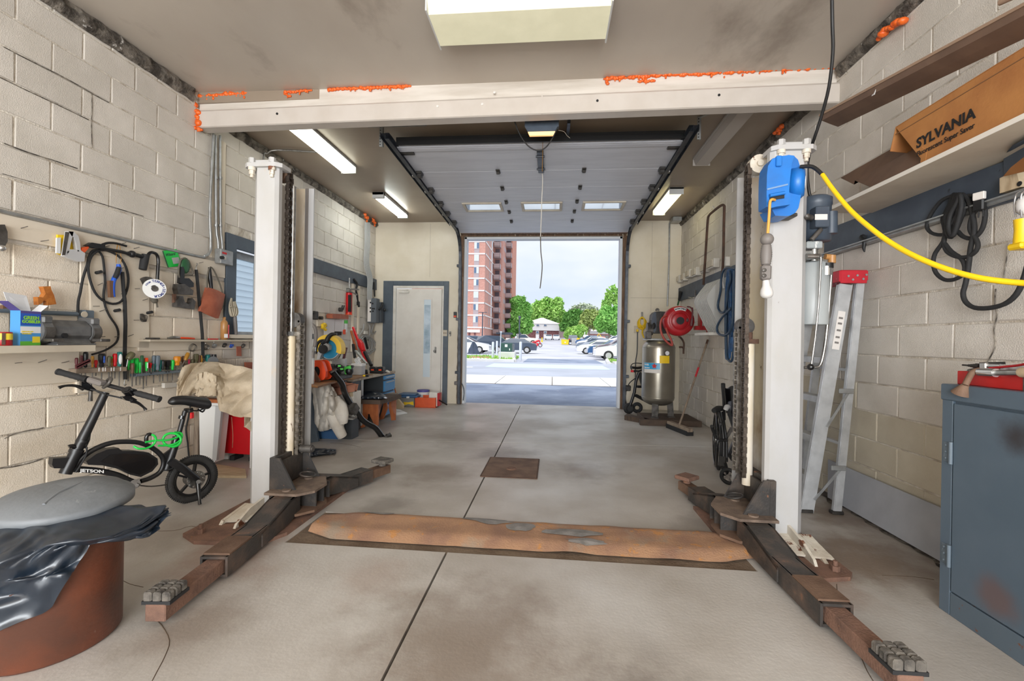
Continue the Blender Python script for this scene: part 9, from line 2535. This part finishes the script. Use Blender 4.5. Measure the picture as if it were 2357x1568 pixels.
t=thing('house','partly hidden house with reddish roof beside the white house','house',GP(1294,160))
a,b=AT(1284,770,160),AT(1300,753,160);mb=MB();mb.bb((a.x,160,gz(160)),(b.x,166,b.z));part('wall',mb,'balcony',t)
mb=MB();mb.prism([V((a.x-.4,159.6,b.z)),V((b.x+.4,159.6,b.z)),V((b.x,163,b.z+1.6)),V((a.x,163,b.z+1.6))],(0,0,-.15));part('roof',mb,'roof_red',t)
t=thing('house','cream bungalow behind the trees past the parked row','house',GP(1372,135))
a,b=AT(1345,775,135),AT(1400,762,135);mb=MB();mb.bb((a.x,135,gz(135)),(b.x,142,b.z));part('wall',mb,'siding_white',t)
mb=MB();mb.bb((a.x-.4,134.8,gz(135)),(b.x+.4,135,AT(1372,769,135).z));part('lower_wall',mb,'brick_dark',t)
mb=MB();mb.prism([V((a.x-.6,134.4,b.z)),V((b.x+.6,134.4,b.z)),V((b.x-1,139,b.z+2.2)),V((a.x+1,139,b.z+2.2))],(0,0,-.2));part('roof',mb,'roof_grey',t)
# trees
def tree(lb,Y,trunk,blobs,m,n,seed,size=.55,bare=False):
 rr=random.Random(seed);b0=GP(trunk[0],Y)
 t=thing('tree',lb,'tree',b0,0,'trees beyond the car park')
 mb=MB();top=AT(trunk[0],trunk[1],Y);mb.tube([b0-V((0,0,.3)),b0.lerp(top,.5)+V((.1,0,0)),top],[.32,.24,.12],8,2)
 for bx,by_,rx,ry in blobs[:4]:mb.tube([b0.lerp(top,.6),AT((trunk[0]+bx)/2,(trunk[1]+by_)/2+3,Y),AT(bx,by_,Y)],[.14,.1,.04],6,2)
 part('trunk',mb,'bark',t)
 vs,fs=[],[]
 k_=Y/F_PX
 for bx,by_,rx,ry in blobs:
  c=AT(bx,by_,Y);A_,B_=rx*k_,ry*k_
  for i in range(int(n*rx*ry)):
   while True:
    d=V((rr.uniform(-1,1),rr.uniform(-1,1),rr.uniform(-1,1)))
    if .15<d.length<1 and(d.length>.55 or rr.random()<.3):break
   p=c+V((d.x*A_,d.y*A_*.8,d.z*B_))*(1+.25*noise.noise(c+d*2.2))
   s=size*rr.uniform(.6,1.3);u=V((rr.uniform(-1,1),rr.uniform(-1,1),rr.uniform(-1,1))).normalized()*s;w=u.cross(V((rr.uniform(-1,1),rr.uniform(-1,1),rr.uniform(-1,1)))).normalized()*s*.6
   o=len(vs);vs+=[p-u,p-w*.8+u*.1,p+u,p+w*.8+u*.1];fs.append((o,o+1,o+2,o+3))
 mb=MB();mb.add(vs,fs);part('foliage',mb,m,t,kind='stuff')
tree('large bright green tree between the tower and the white house',118,(1192,735),[(1196,730,22,28),(1180,750,14,26),(1205,750,22,20),(1190,700,16,18),(1212,715,12,18),(1200,692,10,10)],'leaf_a',3.6,1)
tree('bright green tree behind the roof of the white house',158,(1262,740),[(1255,720,26,22),(1240,712,18,20),(1278,722,22,18),(1285,700,12,16),(1260,698,16,14),(1296,730,10,14),(1228,728,14,16)],'leaf_b',2.6,2,.7)
tree('dark green tree beside the reddish roof',138,(1312,745),[(1315,735,20,20),(1304,752,16,14),(1328,728,18,16),(1330,752,16,14)],'leaf_c',3.4,3)
tree('low bushy light green shrub tree behind the yellow skip',112,(1325,770),[(1325,765,22,14),(1310,772,12,9),(1338,760,14,12)],'leaf_b',4.6,4,.45)
tree('sparse grey budding tree with open crown behind the green ones',165,(1345,735),[(1345,712,24,14),(1325,715,14,12),(1365,718,16,12)],'leaf_e',1.7,5,.6)
tree('yellow green tree with dark branches in front of the cream bungalow',118,(1355,755),[(1352,735,16,22),(1365,728,14,16),(1342,745,10,12),(1372,745,12,14)],'leaf_d',2.6,6,.45)
tree('big bright green tree at the edge of the door opening',108,(1402,755),[(1402,740,24,24),(1385,745,16,20),(1415,755,16,18),(1395,720,16,16),(1420,725,14,22)],'leaf_a',3.4,7,.45)
tree('tall thin poplar rising above the big tree at the opening edge',150,(1400,720),[(1400,690,9,26),(1412,680,8,24),(1392,705,8,16),(1422,690,8,24)],'leaf_b',2.0,8,.55)
tree('far green tree filling the gap behind the dark green tree',168,(1330,745),[(1300,745,18,14),(1350,752,20,14),(1380,745,18,16)],'leaf_c',2.6,9,.7)
